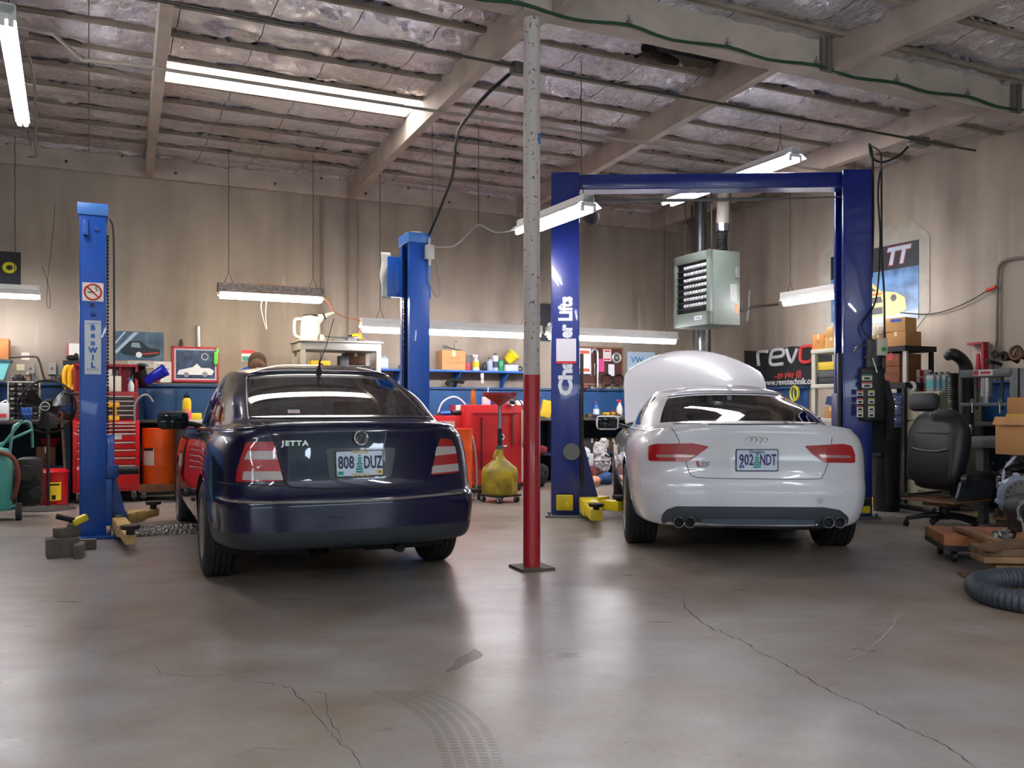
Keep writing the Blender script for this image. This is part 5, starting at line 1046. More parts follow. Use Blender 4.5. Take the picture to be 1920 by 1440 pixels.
# blue bin, cups
solo('blue_barrel', MB().lathe([(.0, 0), (.17, 0), (.20, .3), (.19, .36), (.17, .38), (.0, .38)], seg=30, sy=.6), M('#1a4a80', .5, var=.3), 'dull blue barrel on the bench behind the left orange drum', 'barrel', R(rt(on_n(302, 780, 11.9))[0], 11.93, ZB), RB)
solo('blue_bucket', MB().lathe([(.0, -.13), (.055, -.13), (.075, .13), (.082, .135), (.07, .12), (.05, -.12), (0, -.12)], axis=(.8, -.3, .55), seg=24), M('#1522b8', .35), 'tipped bright blue bucket on the riser right of the tool box', 'bucket', R(rt(on_n(290, 735, 11.7))[0], 11.55, ZR+.09), RB)
solo('black_bucket', MB().lathe([(.0, -.12), (.06, -.12), (.085, .12), (.092, .125), (.075, .11), (.05, -.11), (0, -.11)], axis=(-.3, -.5, .8), seg=24), M('#141416', .5), 'tipped black bucket beside the bright blue bucket', 'bucket', R(rt(on_n(264, 740, 11.7))[0], 11.60, ZR+.08), RB)
solo('red_tray', MB().box((0, 0, .03), (.22, .12, .05), bev=.006, rot=Matrix.Rotation(.25, 3, 'Y')), M('#8f2a24', .5), 'dark red tray leaning behind the blue bucket', 'tray', R(rt(on_n(283, 716, 11.9))[0], 11.95, ZR+.03), RB)
solo('coiled_hose', MB().tube([(-.1, 0, -.2), (-.1, 0, 0), (-.04, 0, .1), (.04, 0, .12), (.1, .0, .04)], .013, k=5), M('#8d8f92', .4, metal=.4), 'grey flexible hose hooked right of the red tool box', 'hose', on_n(270, 760, 11.3), RB)
# cabinet with thermos behind sedan mirror
bc_ = thing('parts_cabinet', 'black parts cabinet with white top behind the sedan window', 'cabinet', R(rt(on_n(362, 900, 11.0))[0], 10.95, 0), RB); part('body', MB().box((0, .2, .46), (.36, .4, .92), bev=.005), BLK, bc_); part('top', MB().box((0, .2, .94), (.40, .44, .04), bev=.004), M('#cfd0ce', .5), bc_)
for i in range(3): part('drawer', MB().box((0, -.004, .25+i*.24), (.32, .01, .2), bev=.003), M('#26292c', .5), bc_)
def grad_mat():
    m = M('#e9c21a', .35).copy(); nt = m.node_tree; b = nt.nodes['Principled BSDF']; tc = nt.nodes.new('ShaderNodeTexCoord'); sp = nt.nodes.new('ShaderNodeSeparateXYZ'); r = nt.nodes.new('ShaderNodeValToRGB'); r.color_ramp.elements[0].position = .3; r.color_ramp.elements[1].position = .55
    r.color_ramp.elements[0].color = (*lin('#e0527a'), 1); r.color_ramp.elements[1].color = (*lin('#ecc51c'), 1); nt.links.new(tc.outputs['Generated'], sp.inputs[0]); nt.links.new(sp.outputs[2], r.inputs[0]); nt.links.new(r.outputs[0], b.inputs['Base Color']); return m
th_ = thing('water_flask', 'yellow and pink water flask on the black parts cabinet', 'flask', R(rt(on_n(351, 755, 11.0))[0], 11.05, .96), RB); part('body', MB().lathe([(.048, 0), (.05, .01), (.05, .22), (.035, .25), (.03, .26)], seg=24), grad_mat(), th_); part('lid', MB().cyl((0, 0, .26), (0, 0, .29), .035, seg=18).tube([(-.02, 0, .29), (0, 0, .33), (.02, 0, .29)], .006), BLK, th_)
solo('sponge', MB().box((0, 0, .04), (.12, .07, .08), bev=.012), M('#d8c83c', .8), 'yellow sponge block right of the water flask', 'sponge', R(rt(on_n(370, 755, 11.0))[0], 11.12, .96), RB)
# ---- person leaning over the engine bay
pe_c = on_Y(474, 690, 9.05); SK = M('#8a6248', .6); SHIRT = M('#2b5fae', .85, bump=.3)
per = thing('person', 'person in a blue shirt bending forward behind the dark blue sedan, head down', 'person', Vector((pe_c.x-.1, pe_c.y+.55, 0)), radians(195)); per.scale = (1.09, 1.09, 1.09)
def skin(name, verts, edges, radii, mat, parent):
    me = bpy.data.meshes.new(name); me.from_pydata(verts, edges, []); o = bpy.data.objects.new(name, me); COL.objects.link(o); bm_ = o.modifiers.new('skin', 'SKIN'); bm_.use_smooth_shade = True; sd = o.modifiers.new('sub', 'SUBSURF'); sd.levels = 2; sd.render_levels = 2
    for i, r in enumerate(radii): me.skin_vertices[0].data[i].radius = (r if isinstance(r, tuple) else (r, r))
    me.skin_vertices[0].data[0].use_root = True; bpy.context.view_layer.update(); ev = o.evaluated_get(bpy.context.evaluated_depsgraph_get()); m2 = bpy.data.meshes.new_from_object(ev); m2.materials.clear(); m2.materials.append(mat); bpy.data.objects.remove(o); m2.polygons.foreach_set('use_smooth', [True]*len(m2.polygons))
    r = bpy.data.objects.new(name, m2); COL.objects.link(r); r.parent = parent; return r
# local: y forward (towards the engine), z up
bv_ = [(0, 0, .95), (0, .12, 1.12), (0, .30, 1.30), (0, .38, 1.36), (0, .46, 1.38), (.19, .33, 1.30), (.28, .45, 1.08), (.22, .62, .92), (-.19, .33, 1.30), (-.28, .45, 1.08), (-.22, .62, .92), (.10, 0, .90), (.11, .05, .50), (.11, -.02, .08), (.11, .12, .05), (-.10, 0, .90), (-.11, .05, .50), (-.11, -.02, .08), (-.11, .12, .05), (.21, .70, .86), (-.21, .70, .86)]
be_ = [(0, 1), (1, 2), (2, 3), (3, 4), (3, 5), (5, 6), (6, 7), (3, 8), (8, 9), (9, 10), (0, 11), (11, 12), (12, 13), (13, 14), (0, 15), (15, 16), (16, 17), (17, 18), (7, 19), (10, 20)]
br_ = [(.15, .12), (.15, .12), (.17, .11), (.08, .08), .055, .065, .05, .035, .065, .05, .035, .085, .06, .045, .04, .085, .06, .045, .04, .03, .03]
pb_ = skin('body', bv_, be_, br_, SHIRT, per)
hd_ = MB().sph((0, .56, 1.42), (.075, .10, .095), seg=20, rings=14).sph((0, .64, 1.375), (.015, .02, .02)).sph((.075, .56, 1.41), (.012, .02, .028)).sph((-.075, .56, 1.41), (.012, .02, .028)); hd_.cyl((0, .44, 1.37), (0, .52, 1.40), .05, seg=14)
part('head', hd_, SK, per); part('hair', MB().sph((0, .545, 1.445), (.084, .105, .088), seg=22, rings=14), M('#5a4632', .8, bump=.8, bscale=80), per)
for s in (-1, 1):
    part('hand', MB().box((s*.21, .76, .84), (.08, .09, .03), bev=.012), SK, per)
    for f in range(4): part('finger', MB().tube([(s*.21+(f-1.5)*.019, .80, .84), (s*.21+(f-1.5)*.021, .84, .835), (s*.21+(f-1.5)*.021, .86+.005*f, .81)], [.009, .0085, .007], seg=7), SK, per)
    part('thumb', MB().tube([(s*.21-s*.035, .74, .84), (s*.21-s*.065, .77, .835), (s*.21-s*.07, .80, .82)], [.011, .01, .008], seg=7), SK, per)
part('trousers', MB().tube([(.10, 0, .95), (.11, .05, .52), (.11, 0, .1)], [.12, .09, .075], seg=14, k=4).tube([(-.10, 0, .95), (-.11, .05, .52), (-.11, 0, .1)], [.12, .09, .075], seg=14, k=4), M('#22262e', .9), per)
for s in (-1, 1): part('shoe', MB().box((s*.11, .07, .045), (.10, .28, .09), bev=.03), BLK, per)
# ------------------------------------------------------------------ middle of the back wall
stp = IB(556, 648, 704, 800, 11.0); t0_ = rt(stp[0])[0]; w = stp[1]; ZT = HC+(HZ-645)*on_n(630, 645, 11.1).y/FL
tb2 = thing('steel_table', 'tall grey steel table holding a white oil jug behind the sedan roof', 'table', R(t0_, 10.75, 0), RB); SG = M('#a7a59c', .5, var=.2)
part('table_top', MB().box((0, .28, ZT-.05), (w, .56, .10), bev=.004).box((0, .28, ZT+.006), (w+.04, .60, .014)), SG, tb2)
for sx in (-1, 1):
    for y in (.03, .53): part('leg', MB().box((sx*(w/2-.03), y, (ZT-.1)/2), (.055, .055, ZT-.1)), SG, tb2)
ZL = HC+(HZ-696)*10.9/FL; part('shelf', MB().box((0, .28, ZL-.01), (w-.06, .5, .02)), SG, tb2)
def onT(px, y=.2, z=ZT+.014): v = on_n(px, 640, 10.75+y); return Vector((v.x, v.y, z))
oj = thing('oil_pitcher', 'white plastic oil pitcher with long spout on the steel table', 'pitcher', onT(582, .22), RB); WP = M('#b9bab2', .45); mpx = on_n(582, 640, 10.95).y/FL; 
part('body', MB().lathe([(.0, 0), (.115, 0), (.125, .02), (.118, .20), (.10, .30), (.08, .31)], seg=28), WP, oj); part('lid', MB().lathe([(.10, .29), (.09, .32), (.05, .335), (0, .335)], seg=24), BLK, oj)
part('spout', MB().tube([(.06, 0, .22), (.13, 0, .30), (.16, 0, .31), (.30, 0, .37)], [.055, .05, .035, .012], seg=14), WP, oj); part('ring', MB().cyl((.155, 0, .31), (.175, 0, .317), .042, seg=16), BLK, oj)
part('handle', MB().tube([(-.11, 0, .27), (-.19, 0, .25), (-.19, 0, .08), (-.12, 0, .04)], .018, k=4), WP, oj); part('label_sticker', MB().box((.0, -.119, .09), (.12, .006, .09)), M('#b9bdb8', .6), oj)
solo('grey_board', MB().box((0, 0, .012), (.60, .3, .02), rot=.05).box((-.05, -.1, .03), (.12, .1, .02)), M('#55585b', .5), 'dark grey flat board lying on the steel table', 'board', onT(662, .25), RB)
solo('long_wrench', MB().tube([(-.25, 0, .07), (-.1, 0, .055), (.15, 0, .05)], .012, k=2).sph((-.25, 0, .06), .03).cyl((.15, 0, .05), (.22, 0, .055), .022), M('#6a6b6b', .4, metal=.7), 'long grey tool with round head lying on the table board', 'tool', onT(640, .12, ZT+.014), RB)
dr2 = thing('heat_gun', 'yellow power tool on the right of the steel table', 'power tool', onT(668, .2, ZT+.035), RB); part('body', MB().cyl((-.06, 0, .05), (.06, 0, .06), .04, seg=16), DY, dr2); part('nose', MB().cyl((-.06, 0, .05), (-.10, 0, .05), .03, .02, seg=14), BLK, dr2); part('grip', MB().box((.03, 0, .02), (.03, .03, .04), bev=.006), BLK, dr2)
solo('glass_jar', MB().lathe([(.0, 0), (.03, 0), (.032, .05), (.02, .065), (.02, .075), (0, .075)], seg=16), M('#c8b79a', .4), 'small pale jar right of the white oil pitcher', 'jar', onT(604, .1), 0)
yb, w_, h_ = IB(583, 676, 620, 696, 10.8, ZL); yb = R(rt(yb)[0], 10.80, ZL); t = thing('parts_case', 'yellow plastic case on the table lower shelf', 'case', yb, RB); part('case', MB().box((0, .1, h_/2), (w_, .2, h_), bev=.01), M('#dcb51c', .4), t); part('latch', MB().box((0, -.004, h_*.6), (.05, .01, .03)), BLK, t)
carton('small brown carton stacked upper right on the table shelf', (R(rt(on_n(669, 690, 10.9))[0], 10.95, ZL+.10), .26, .14), .2, M('#6b4c34', .8)); 
solo('black_tray', MB().box((0, .1, .04), (.34, .24, .08), bev=.006), BLK, 'black tray under the upper brown carton on the table shelf', 'tray', R(rt(on_n(672, 690, 10.9))[0], 10.93, ZL), RB)
solo('grey_binder', MB().box((0, .08, .10), (.11, .16, .2), bev=.004), M('#4a4d50', .6), 'upright dark grey box in the middle of the table shelf', 'box', R(rt(on_n(645, 690, 10.9))[0], 10.87, ZL), RB)
clutter(3, (622, 640), 10.95, ZL, 'on table shelf', 'table shelf things', 31)
clutter(3, (560, 580), 10.95, ZL, 'on table shelf left', 'left table shelf things', 32)
# wall shelf with bottles
ZS = HC+(HZ-694)*on_n(850, 694, 11.85).y/FL; ta = rt(on_n(703, 694, 11.85))[0]; tb = rt(on_n(1008, 694, 11.85))[0]
ws = thing('wall_shelf', 'long blue wall shelf of bottles and boxes behind the blue lift post', 'shelf', R((ta+tb)/2, 11.78, 0), RB); BSH = M('#1b5aa8', .5, var=.2)
part('board', MB().box((0, .15, ZS-.015), (tb-ta, .30, .03), bev=.003), BSH, ws)
for x in (-.9, .0, .75): part('bracket', MB().prism([(x-.012, ZS-.03), (x+.012, ZS-.03), (x+.012, ZS-.34), (x-.012, ZS-.34)], .26, .30).prism([(.02, ZS-.03), (.28, ZS-.03), (.28, ZS-.28)], x-.01, x+.01, mtx=Matrix.Rotation(pi/2, 4, 'Z')@Matrix.Scale(-1, 4, (0, 1, 0))), BSH, ws)
def SHR(x0, y0, x1, n=11.88): v, w, h = IB(x0, y0, x1, 694, n, ZS); return (v, w, h)
bottle('pale blue square jug at the left end of the bottle shelf', SHR(708, 667, 729), '#a9c3d8', '#5d86b4', 'jug', lab='#d3dce4')
cx_ = carton('cardboard box marked SAVE on the bottle shelf', SHR(829, 657, 873, 11.84), .2, M('#c08d5c', .8), rz=RB); text('lettering', 'SAVE\nNUMBER', .07, M('#9c6b42'), cx_, (.01, -.002, .14), depth=.0005)
solo('wire_hanger', MB().tube([(-.12, 0, .06), (-.05, 0, .03), (.12, 0, .0)], .008, k=3).tube([(0, 0, .03), (.0, 0, .12), (.03, 0, .14), (.04, 0, .11)], .004, k=3).box((-.14, 0, .05), (.05, .03, .04)), M('#45484d', .5), 'black wire coat hanger on the SAVE box', 'hanger', SHR(829, 657, 873)[0]+Vector((0, .1, .29)), RB)
solo('red_box', MB().box((0, .06, .055), (.065, .1, .11), bev=.003), M('#c8202c', .5), 'small red box right of the SAVE box', 'box', SHR(874, 679, 882)[0], RB)
t = thing('grey_folder', 'grey folded loop of sheet behind the yellow spray bottle', 'sheet', SHR(876, 662, 890, 12.0)[0], RB); part('sheet', MB().tube([(-.05, 0, .01), (-.045, 0, .17), (0, 0, .22), (.045, 0, .17), (.05, 0, .01)], .012, k=4), M('#8790a4', .5), t)
bottle('white spray bottle with yellow label on the bottle shelf', SHR(889, 664, 901), '#dcdcda', '#e2e2e2', 'spray', lab='#e0b01c')
bottle('short black bottle left of the silver bottle', SHR(906, 679, 913), '#1c1c1e', '#1c1c1e'); bottle('silver grey oil bottle on the bottle shelf', SHR(915, 670, 926), '#98a2b6', '#2a2a2a')
bottle('white can with dark band and yellow top on the bottle shelf', SHR(926, 663, 936), '#c4c8d8', '#2c3350', 'can', lab='#2c3350'); bottle('green bottle with red cap on the bottle shelf', SHR(936, 670, 947), '#2f8a57', '#8a2a30')
carton('low white and blue box under the yellow bucket', SHR(948, 684, 972, 11.84), .16, M('#b4bccb', .6), tape=False)
solo('yellow_bucket', MB().lathe([(0, -.07), (.07, -.07), (.092, .07), (.10, .075), (.085, .06), (.06, -.06), (0, -.06)], axis=(.5, -.55, .65), seg=26), M('#e0c818', .4), 'yellow bucket tipped on the bottle shelf beside the column', 'bucket', R(rt(on_n(960, 680, 11.9))[0], 11.93, ZS+.21), RB)
clutter(2, (972, 986), 11.88, ZS, 'end of shelf', 'bits beside the column end of the shelf', 44, .12)
clutter(2, (748, 762), 11.88, ZS, 'left on shelf', 'bits by the pale blue jug', 45, .10)
solo('paint_brush', MB().box((0, 0, -.04), (.05, .015, .07), bev=.004).cyl((0, 0, -.08), (0, 0, -.15), .02, seg=10), M('#c9c4b8', .6), 'small white brush hanging under the bottle shelf', 'brush', R(rt(on_n(902, 700, 11.8))[0], 11.76, ZS-.035), RB)
# red cabinets
RC2 = M('#b5161b', .4, var=.12, vscale=3, coat=.2)
def cabinet(label, x0, x1, n, z1, d, name='tool_cabinet', drawers=0, cat='cabinet'):
    a = rt(on_n(x0, 800, n))[0]; b = rt(on_n(x1, 800, n))[0]; w = b-a; t = thing(name, label, cat, R((a+b)/2, n, 0), RB); part('body', MB().box((0, d/2, (z1+.10)/2), (w, d, z1-.10), bev=.008), RC2, t)
    chest_p[0] = t
    for sx in (-1, 1): caster(sx*(w/2-.07), .06, .05); caster(sx*(w/2-.07), d-.06, .05)
    return t, w
cbt, w = cabinet('large plain red cabinet with round lock behind the oil drainer', 874, 984, 10.62, 1.14, .6); part('lock', MB().cyl((.08, -.006, .72), (.08, .0, .72), .045, seg=20, mat=M('#d8d2cc', .4)).cyl((.08, -.01, .72), (.08, -.005, .72), .025, seg=16, mat=BLK), None, cbt); part('edge_strip', MB().box((w/2-.03, -.008, .60), (.05, .01, .95)), M('#b9a9a4', .5), cbt); part('handle_bar', MB().box((-.02, -.03, 1.03), (w*.75, .03, .03), bev=.006), M('#8a1218', .4), cbt)
for x in (.02, .06, .10, .14): part('hook', MB().cyl((x, -.02, .98), (x+.01, -.05, .90), .008, seg=8), M('#6b1418', .4), cbt)
part('pry_bar', MB().box((.24, -.03, .80), (.03, .02, .42), bev=.006), M('#6d3a22', .5), cbt); part('pull_rod', MB().cyl((-.22, -.03, .3), (-.22, -.03, .98), .012, seg=8), BLK, cbt)
cb2, w = cabinet('low red tool cart left of the large red cabinet', 800, 874, 10.72, 1.0, .55); part('label_plate', MB().box((.0, -.004, .88), (.22, .006, .10)), M('#c9a49a', .5), cb2); part('black_handle', MB().tube([(-.2, -.03, .82), (.0, -.05, .84), (.18, -.03, .82)], .018, k=4), BLK, cb2)
p = on_Y(846, 800, 10.75); drum('orange drum half hidden behind the sedan tail lamp', Vector((p.x, p.y, .13)), .255, .72, DO_, 1)
td = thing('drum_dolly', 'low steel dolly under the right orange drum', 'dolly', Vector((p.x, p.y, 0)), RB); part('deck', MB().box((0, 0, .11), (.58, .58, .04)), M('#2b2a2a', .6, metal=.4), td); chest_p[0] = td
for x in (-.27, .27):
    for y in (-.24, .24): caster(x, y, .05)
solo('bent_rail', MB().tube([(0, 0, .02), (.03, 0, .2), (.02, 0, .5), (-.02, 0, .72), (-.05, .0, .78)], .018, k=5), M('#a9a5a0', .35, metal=.7), 'bent silver rail beside the right orange drum', 'rail', on_z(889, 935, 0), RB)
# oil drainer
od = thing('oil_drainer', 'yellow waste oil drainer with red funnel in front of the red cabinet', 'oil drainer', on_z(937, 941, 0), RB+.3); Yo = on_z(937, 941, 0).y; OY = M('#b79f1e', .5, var=.4, vscale=6, col2='#6d6020', bump=.2)
tkm = MB()
for i, (r, z) in enumerate(((.0, .09), (.19, .09), (.205, .12), (.21, .36), (.19, .42), (.07, .52), (.045, .56), (.04, .64), (0, .64))): pass
tkm.lathe([(.0, .09), (.19, .09), (.21, .12), (.215, .34), (.20, .40), (.075, .50), (.045, .55), (.04, .64), (0, .64)], seg=8); part('tank', tkm, OY, od)
part('clamp', MB().cyl((0, 0, .62), (0, 0, .66), .05, seg=18).cyl((.04, 0, .64), (.11, 0, .65), .01, seg=8), STEEL, od); part('handle', MB().tube([(-.05, 0, .60), (-.09, 0, .54), (-.06, 0, .47)], .014, k=3), OY, od)
zf = HC+(HZ-742)*Yo/FL; part('lower_tube', MB().cyl((0, 0, .65), (0, 0, .86), .028, seg=16), BLK, od); part('riser_tube', MB().cyl((0, 0, .84), (0, 0, zf-.10), .022, seg=16), M('#a8a9aa', .25, metal=.9), od)
part('funnel', MB().lathe([(.025, zf-.12), (.04, zf-.10), (.20, zf+.005), (.205, zf+.035), (.195, zf+.035), (.19, zf+.01), (.03, zf-.08)], seg=36), M('#8e1d20', .4), od); chest_p[0] = od
for x in (-.14, .14):
    for y in (-.14, .14): caster(x, y, .035)
part('base_frame', MB().box((0, 0, .08), (.36, .36, .02)), BLK, od)
# things on the cabinets
def onC(px, n, z): return R(rt(on_n(px, 760, n))[0], n, z)
t = thing('spray_can', 'orange metal bottle standing on the red cabinet', 'bottle', onC(887, 10.75, 1.14), RB); part('body', MB().lathe([(0, 0), (.035, 0), (.036, .15), (.03, .17), (.03, .19), (0, .19)], seg=18), M('#b4632a', .3, metal=.5), t); part('cap', MB().cyl((0, 0, .19), (0, 0, .21), .032), M('#4d3527'), t)
solo('white_box', MB().box((0, 0, .07), (.14, .1, .14), bev=.004).box((0, -.052, .04), (.10, .006, .06), mat=M('#d8452a')), M('#dedbd8', .6), 'white box with orange window on the left of the red cabinet', 'box', onC(866, 10.86, 1.0), RB)
t = bottle('white tub with a straw on the red cabinet', (onC(915, 10.9, 1.14), .12, .12), '#cfd0d8', '#cfd0d8', 'can'); part('straw', MB().cyl((.02, .06, .10), (.03, .06, .24), .006), M('#e6e6e6'), t)
solo('blue_tray', MB().box((0, 0, .025), (.24, .12, .05), bev=.01), M('#2338a0', .5), 'flat blue tray at the back of the red cabinet', 'tray', onC(936, 11.1, 1.14), RB)
solo('blue_glove', MB().sph((0, 0, .03), (.10, .05, .03)).sph((.08, -.02, .035), (.05, .03, .03)), M('#2a54b8', .6, bump=.6), 'blue gloves on the low red cart', 'gloves', onC(838, 10.85, 1.0), RB)
solo('air_tool', MB().cyl((-.1, 0, .04), (.1, 0, .04), .03).box((.04, 0, .02), (.16, .05, .04), bev=.01), BLK, 'black air tool on the low red cart', 'tool', onC(859, 10.80, 1.0), RB+.2)
solo('red_container', MB().lathe([(.0, 0), (.06, 0), (.065, .1), (.03, .14), (.03, .17), (0, .17)], seg=18), M('#7a1c26', .4), 'dark red bottle at the right back of the red cabinet', 'bottle', onC(957, 11.05, 1.14), 0)
t = thing('work_lamp', 'round work lamp with black cord clipped to the red cabinet', 'work lamp', onC(958, 10.6, 1.18), RB); part('reflector', MB().lathe([(.03, .05), (.055, .0), (.06, -.01), (.05, -.005), (.0, .02)], axis=(-.5, .8, -.2), seg=24), M('#cfd4d8', .2, metal=.7), t); part('housing', MB().sph((.03, .05, 0), (.05, .06, .045)), BLK, t); part('cord', MB().tube([(.05, .04, 0), (.12, .02, .03), (.17, -.03, -.1), (.18, -.03, -.4), (.16, -.03, -.6)], .008, k=5), BLK, t)
clutter(6, (820, 872), 10.92, 1.0, 'on cart', 'low red cart tools', 51, .10, .10); clutter(5, (895, 975), 10.95, 1.14, 'on cabinet', 'large red cabinet tools', 52, .08, .08)
solo('bent_hose', MB().tube([(-.12, 0, .04), (-.05, 0, .10), (.05, 0, .09), (.14, 0, .08)], .035, k=5, ridge=.12), BLK, 'thick black bent hose on the bench under the bottle shelf', 'hose', onC(852, 11.9, 1.40), RB)
solo('grey_case', MB().box((0, 0, .05), (.30, .2, .10), bev=.015), M('#5d6064', .6), 'grey plastic case on the bench under the bottle shelf', 'case', onC(850, 11.60, ZB), RB)
solo('clear_hose', MB().tube([(-.2, 0, 0), (-.12, 0, .18), (.05, 0, .25), (.2, 0, .15), (.22, 0, .0)], .012, k=6), M('#b9bcc8', .3), 'clear hose looping over the low red cart', 'hose', onC(846, 11.1, 1.0), RB)
solo('plastic_bag', MB().sph((0, 0, .135), (.12, .09, .13), seg=18), M('#c9c6c8', .5, bump=1.0, bscale=20), 'crumpled clear plastic bag on the bench left of the column', 'bag', onC(972, 11.55, ZB), RB)
t = thing('yellow_cloth', 'yellow folded cloth on the bench between the column and dark blue lift', 'cloth', onC(1024, 11.6, ZB), RB); part('cloth', MB().box((0, 0, .13), (.17, .05, .26), bev=.02, rot=Matrix.Rotation(.2, 3, 'Y')), M('#c8a81c', .8, bump=.4), t)
# pegboard and what hangs on it
pgp = IB(1079, 650, 1168, 722, NW-.03); pg = thing('pegboard', 'brown pegboard between the dark blue lift and the raised hood', 'pegboard', pgp[0], RB); _, w, h = pgp
part('board', MB().box((0, .012, h/2), (w, .02, h)), M('#4e2a22', .7), pg); part('border', MB().box((0, .006, h-.01), (w, .03, .025)).box((0, .006, .01), (w, .03, .025)).box((w/2-.01, .006, h/2), (.025, .03, h)), M('#8a6248', .6), pg)
def hungp(px, py): v = on_n(px, py, NW-.05); return v
def card(name, label, cat, r, c, stripe=None):
    v, w, h = IB(*r, NW-.055); t = thing(name, label, cat, v, RB); part('sheet', MB().box((0, .003, h/2), (w, .006, h)), M(c, .6), t)
    if stripe: part('print', MB().box((0, -.001, h*.15), (w*.8, .003, h*.12)).box((0, -.001, h*.85), (w*.7, .003, h*.12)), M(stripe, .6), t)
    return t
card('parts_card', 'long white parts card on the left of the pegboard', 'card', (1084, 653, 1108, 701), '#dcdfe4', '#c45f3a'); card('warning_tag', 'red and white tag on the pegboard', 'tag', (1131, 655, 1146, 677), '#dccfcf', '#c42a30'); card('pink_tag', 'pink packet on the pegboard', 'tag', (1123, 673, 1133, 697), '#d3478a'); card('white_packet', 'white packet hanging at the right of the pegboard', 'packet', (1141, 683, 1152, 705), '#d9dbe0')
solo('brake_disc', MB().tube([(.07*cos(a), 0, .07*sin(a)) for a in [i*pi/12 for i in range(24)]], .02, closed=True).cyl((0, -.01, 0), (0, .01, 0), .03), M('#c8c9cb', .3, metal=.6), 'silver ring disc on the upper right of the pegboard', 'ring', hungp(1156, 671)-Vector((0, .02, 0)), RB)
solo('hose_nozzle', MB().tube([(-.06, 0, 0), (-.02, 0, .05), (.04, 0, .04), (.06, 0, -.05), (.06, 0, -.5), (.09, 0, -1.0)], .018, k=5, ridge=.2), M('#c3c6ca', .3, metal=.4), 'silver flexible tube hanging down the pegboard to the bench', 'hose', hungp(1114, 662)-Vector((0, .05, 0)), RB)
for i, (px, lab) in enumerate(((1138, 'left'), (1160, 'right'))): solo('cable_coil', MB().tube([((.09-.004*j)*cos(a), .006*j, (.09-.004*j)*sin(a)) for j in range(3) for a in [q*pi/10 for q in range(20)]], .007, seg=6), BLK, 'black cable coil on the lower pegboard, the %s one' % lab, 'cable', hungp(px, 712)-Vector((0, .04, 0)), RB)
for i, px in enumerate((1113, 1116)): solo('screwdriver', MB().cyl((0, 0, -.12), (0, 0, 0), .008, seg=8).cyl((0, 0, 0), (0, 0, .07), .014, seg=10), STEEL, 'thin silver tool hanging beside the flexible tube', 'tool', hungp(px-5+i*4, 690), RB, 'thin tools on the pegboard')
vw = card('sign', 'pale blue VW sign on the wall left of the raised hood', 'sign', (1176, 660, 1228, 715), '#b9d2e6'); text('lettering', 'VW', .14, M('#5f92c0'), vw, (-.08, -.004, .34), depth=.001, bold=.004)
bs2 = card('sign', 'black sign with white letters between the column and dark blue lift', 'sign', (1012, 570, 1046, 640), '#1b2026'); text('lettering', 'e', .16, M('#cdd2d8'), bs2, (.01, -.004, .26), depth=.001, bold=.004); text('lettering', 'ie', .09, M('#cdd2d8'), bs2, (.0, -.004, .16), depth=.001)
# bench things right of the dark blue lift
bottle('blue bottle with red cap on the bench right of the dark blue lift', (onC(1121, 11.6, ZB), .10, .24), '#2a4c9a', '#b02a30', lab='#cdd3e0'); bottle('white spray bottle on the bench beside the raised hood', (onC(1165, 11.6, ZB), .10, .28), '#d5d2cf', '#b5343a', 'spray')
solo('cordless_tool', MB().cyl((-.12, 0, .05), (.1, 0, .05), .03).box((.08, 0, .05), (.09, .06, .07), bev=.01), M('#c8a51c', .4), 'yellow and black tool lying on the bench right of the blue bottle', 'tool', onC(1143, 11.65, ZB), RB)
clutter(8, (1092, 1172), 11.5, ZB, 'right bench', 'tools right of the dark blue lift', 61, .12, .12); clutter(6, (1088, 1170), 11.85, ZR, 'right riser', 'things under the pegboard', 62, .1, .12); clutter(7, (706, 762), 11.6, ZB, 'middle bench', 'bench tools behind the sedan roof', 63, .12, .14); clutter(8, (870, 984), 11.62, ZB, 'under bottle shelf', 'things under the bottle shelf', 64, .12, .14)
# under the bench
def under(px, n=11.15, z=0): return R(rt(on_n(px, 880, n))[0], n, z)
t = thing('storage_box', 'white storage box heaped with rags on the floor by the dark blue lift', 'box', under(1098, 11.12, .26), RB); part('box', MB().box((0, .1, .09), (.26, .22, .18), bev=.01), M('#c9cdd0', .6), t); part('teal_band', MB().box((-.03, -.012, .11), (.16, .005, .05)), M('#2f8a8a'), t); part('rags', MB().sph((0, .1, .20), (.13, .1, .08), seg=18), M('#c8ccd4', .9, bump=1, bscale=15), t)
def heap(name, label, cat, loc, r, c):
    random.seed(int(loc.x*100)); mb = MB()
    for i in range(5): mb.sph((random.uniform(-.5, .5)*r[0], random.uniform(-.4, .4)*r[1], r[2]*random.uniform(.4, .6)), (r[0]*.6, r[1]*.6, r[2]*.5), seg=14)
    o = mb.build(name, M(c, .95, bump=1, bscale=14)); o.location = loc; o.rotation_euler = (0, 0, RB); tag(o, label, cat)
    bm_ = o.modifiers.new('r', 'REMESH'); bm_.mode = 'VOXEL'; bm_.voxel_size = .015; tx = bpy.data.textures.new(name, 'CLOUDS'); tx.noise_scale = .12; dm = o.modifiers.new('d', 'DISPLACE'); dm.texture = tx; dm.strength = .05; return o
heap('red_rags', 'heap of dark red shop rags under the white storage box', 'rags', under(1106, 11.12, .01), (.24, .16, .24), '#5e2823'); heap('towel', 'folded peach towels on the floor by the lift arm', 'towels', under(1108, 10.8, .005), (.16, .12, .13), '#c08a68'); heap('blue_cloth', 'blue cloth on the floor left of the coupe front wheel', 'cloth', under(1136, 10.95, .005), (.15, .11, .16), '#2c4a72')
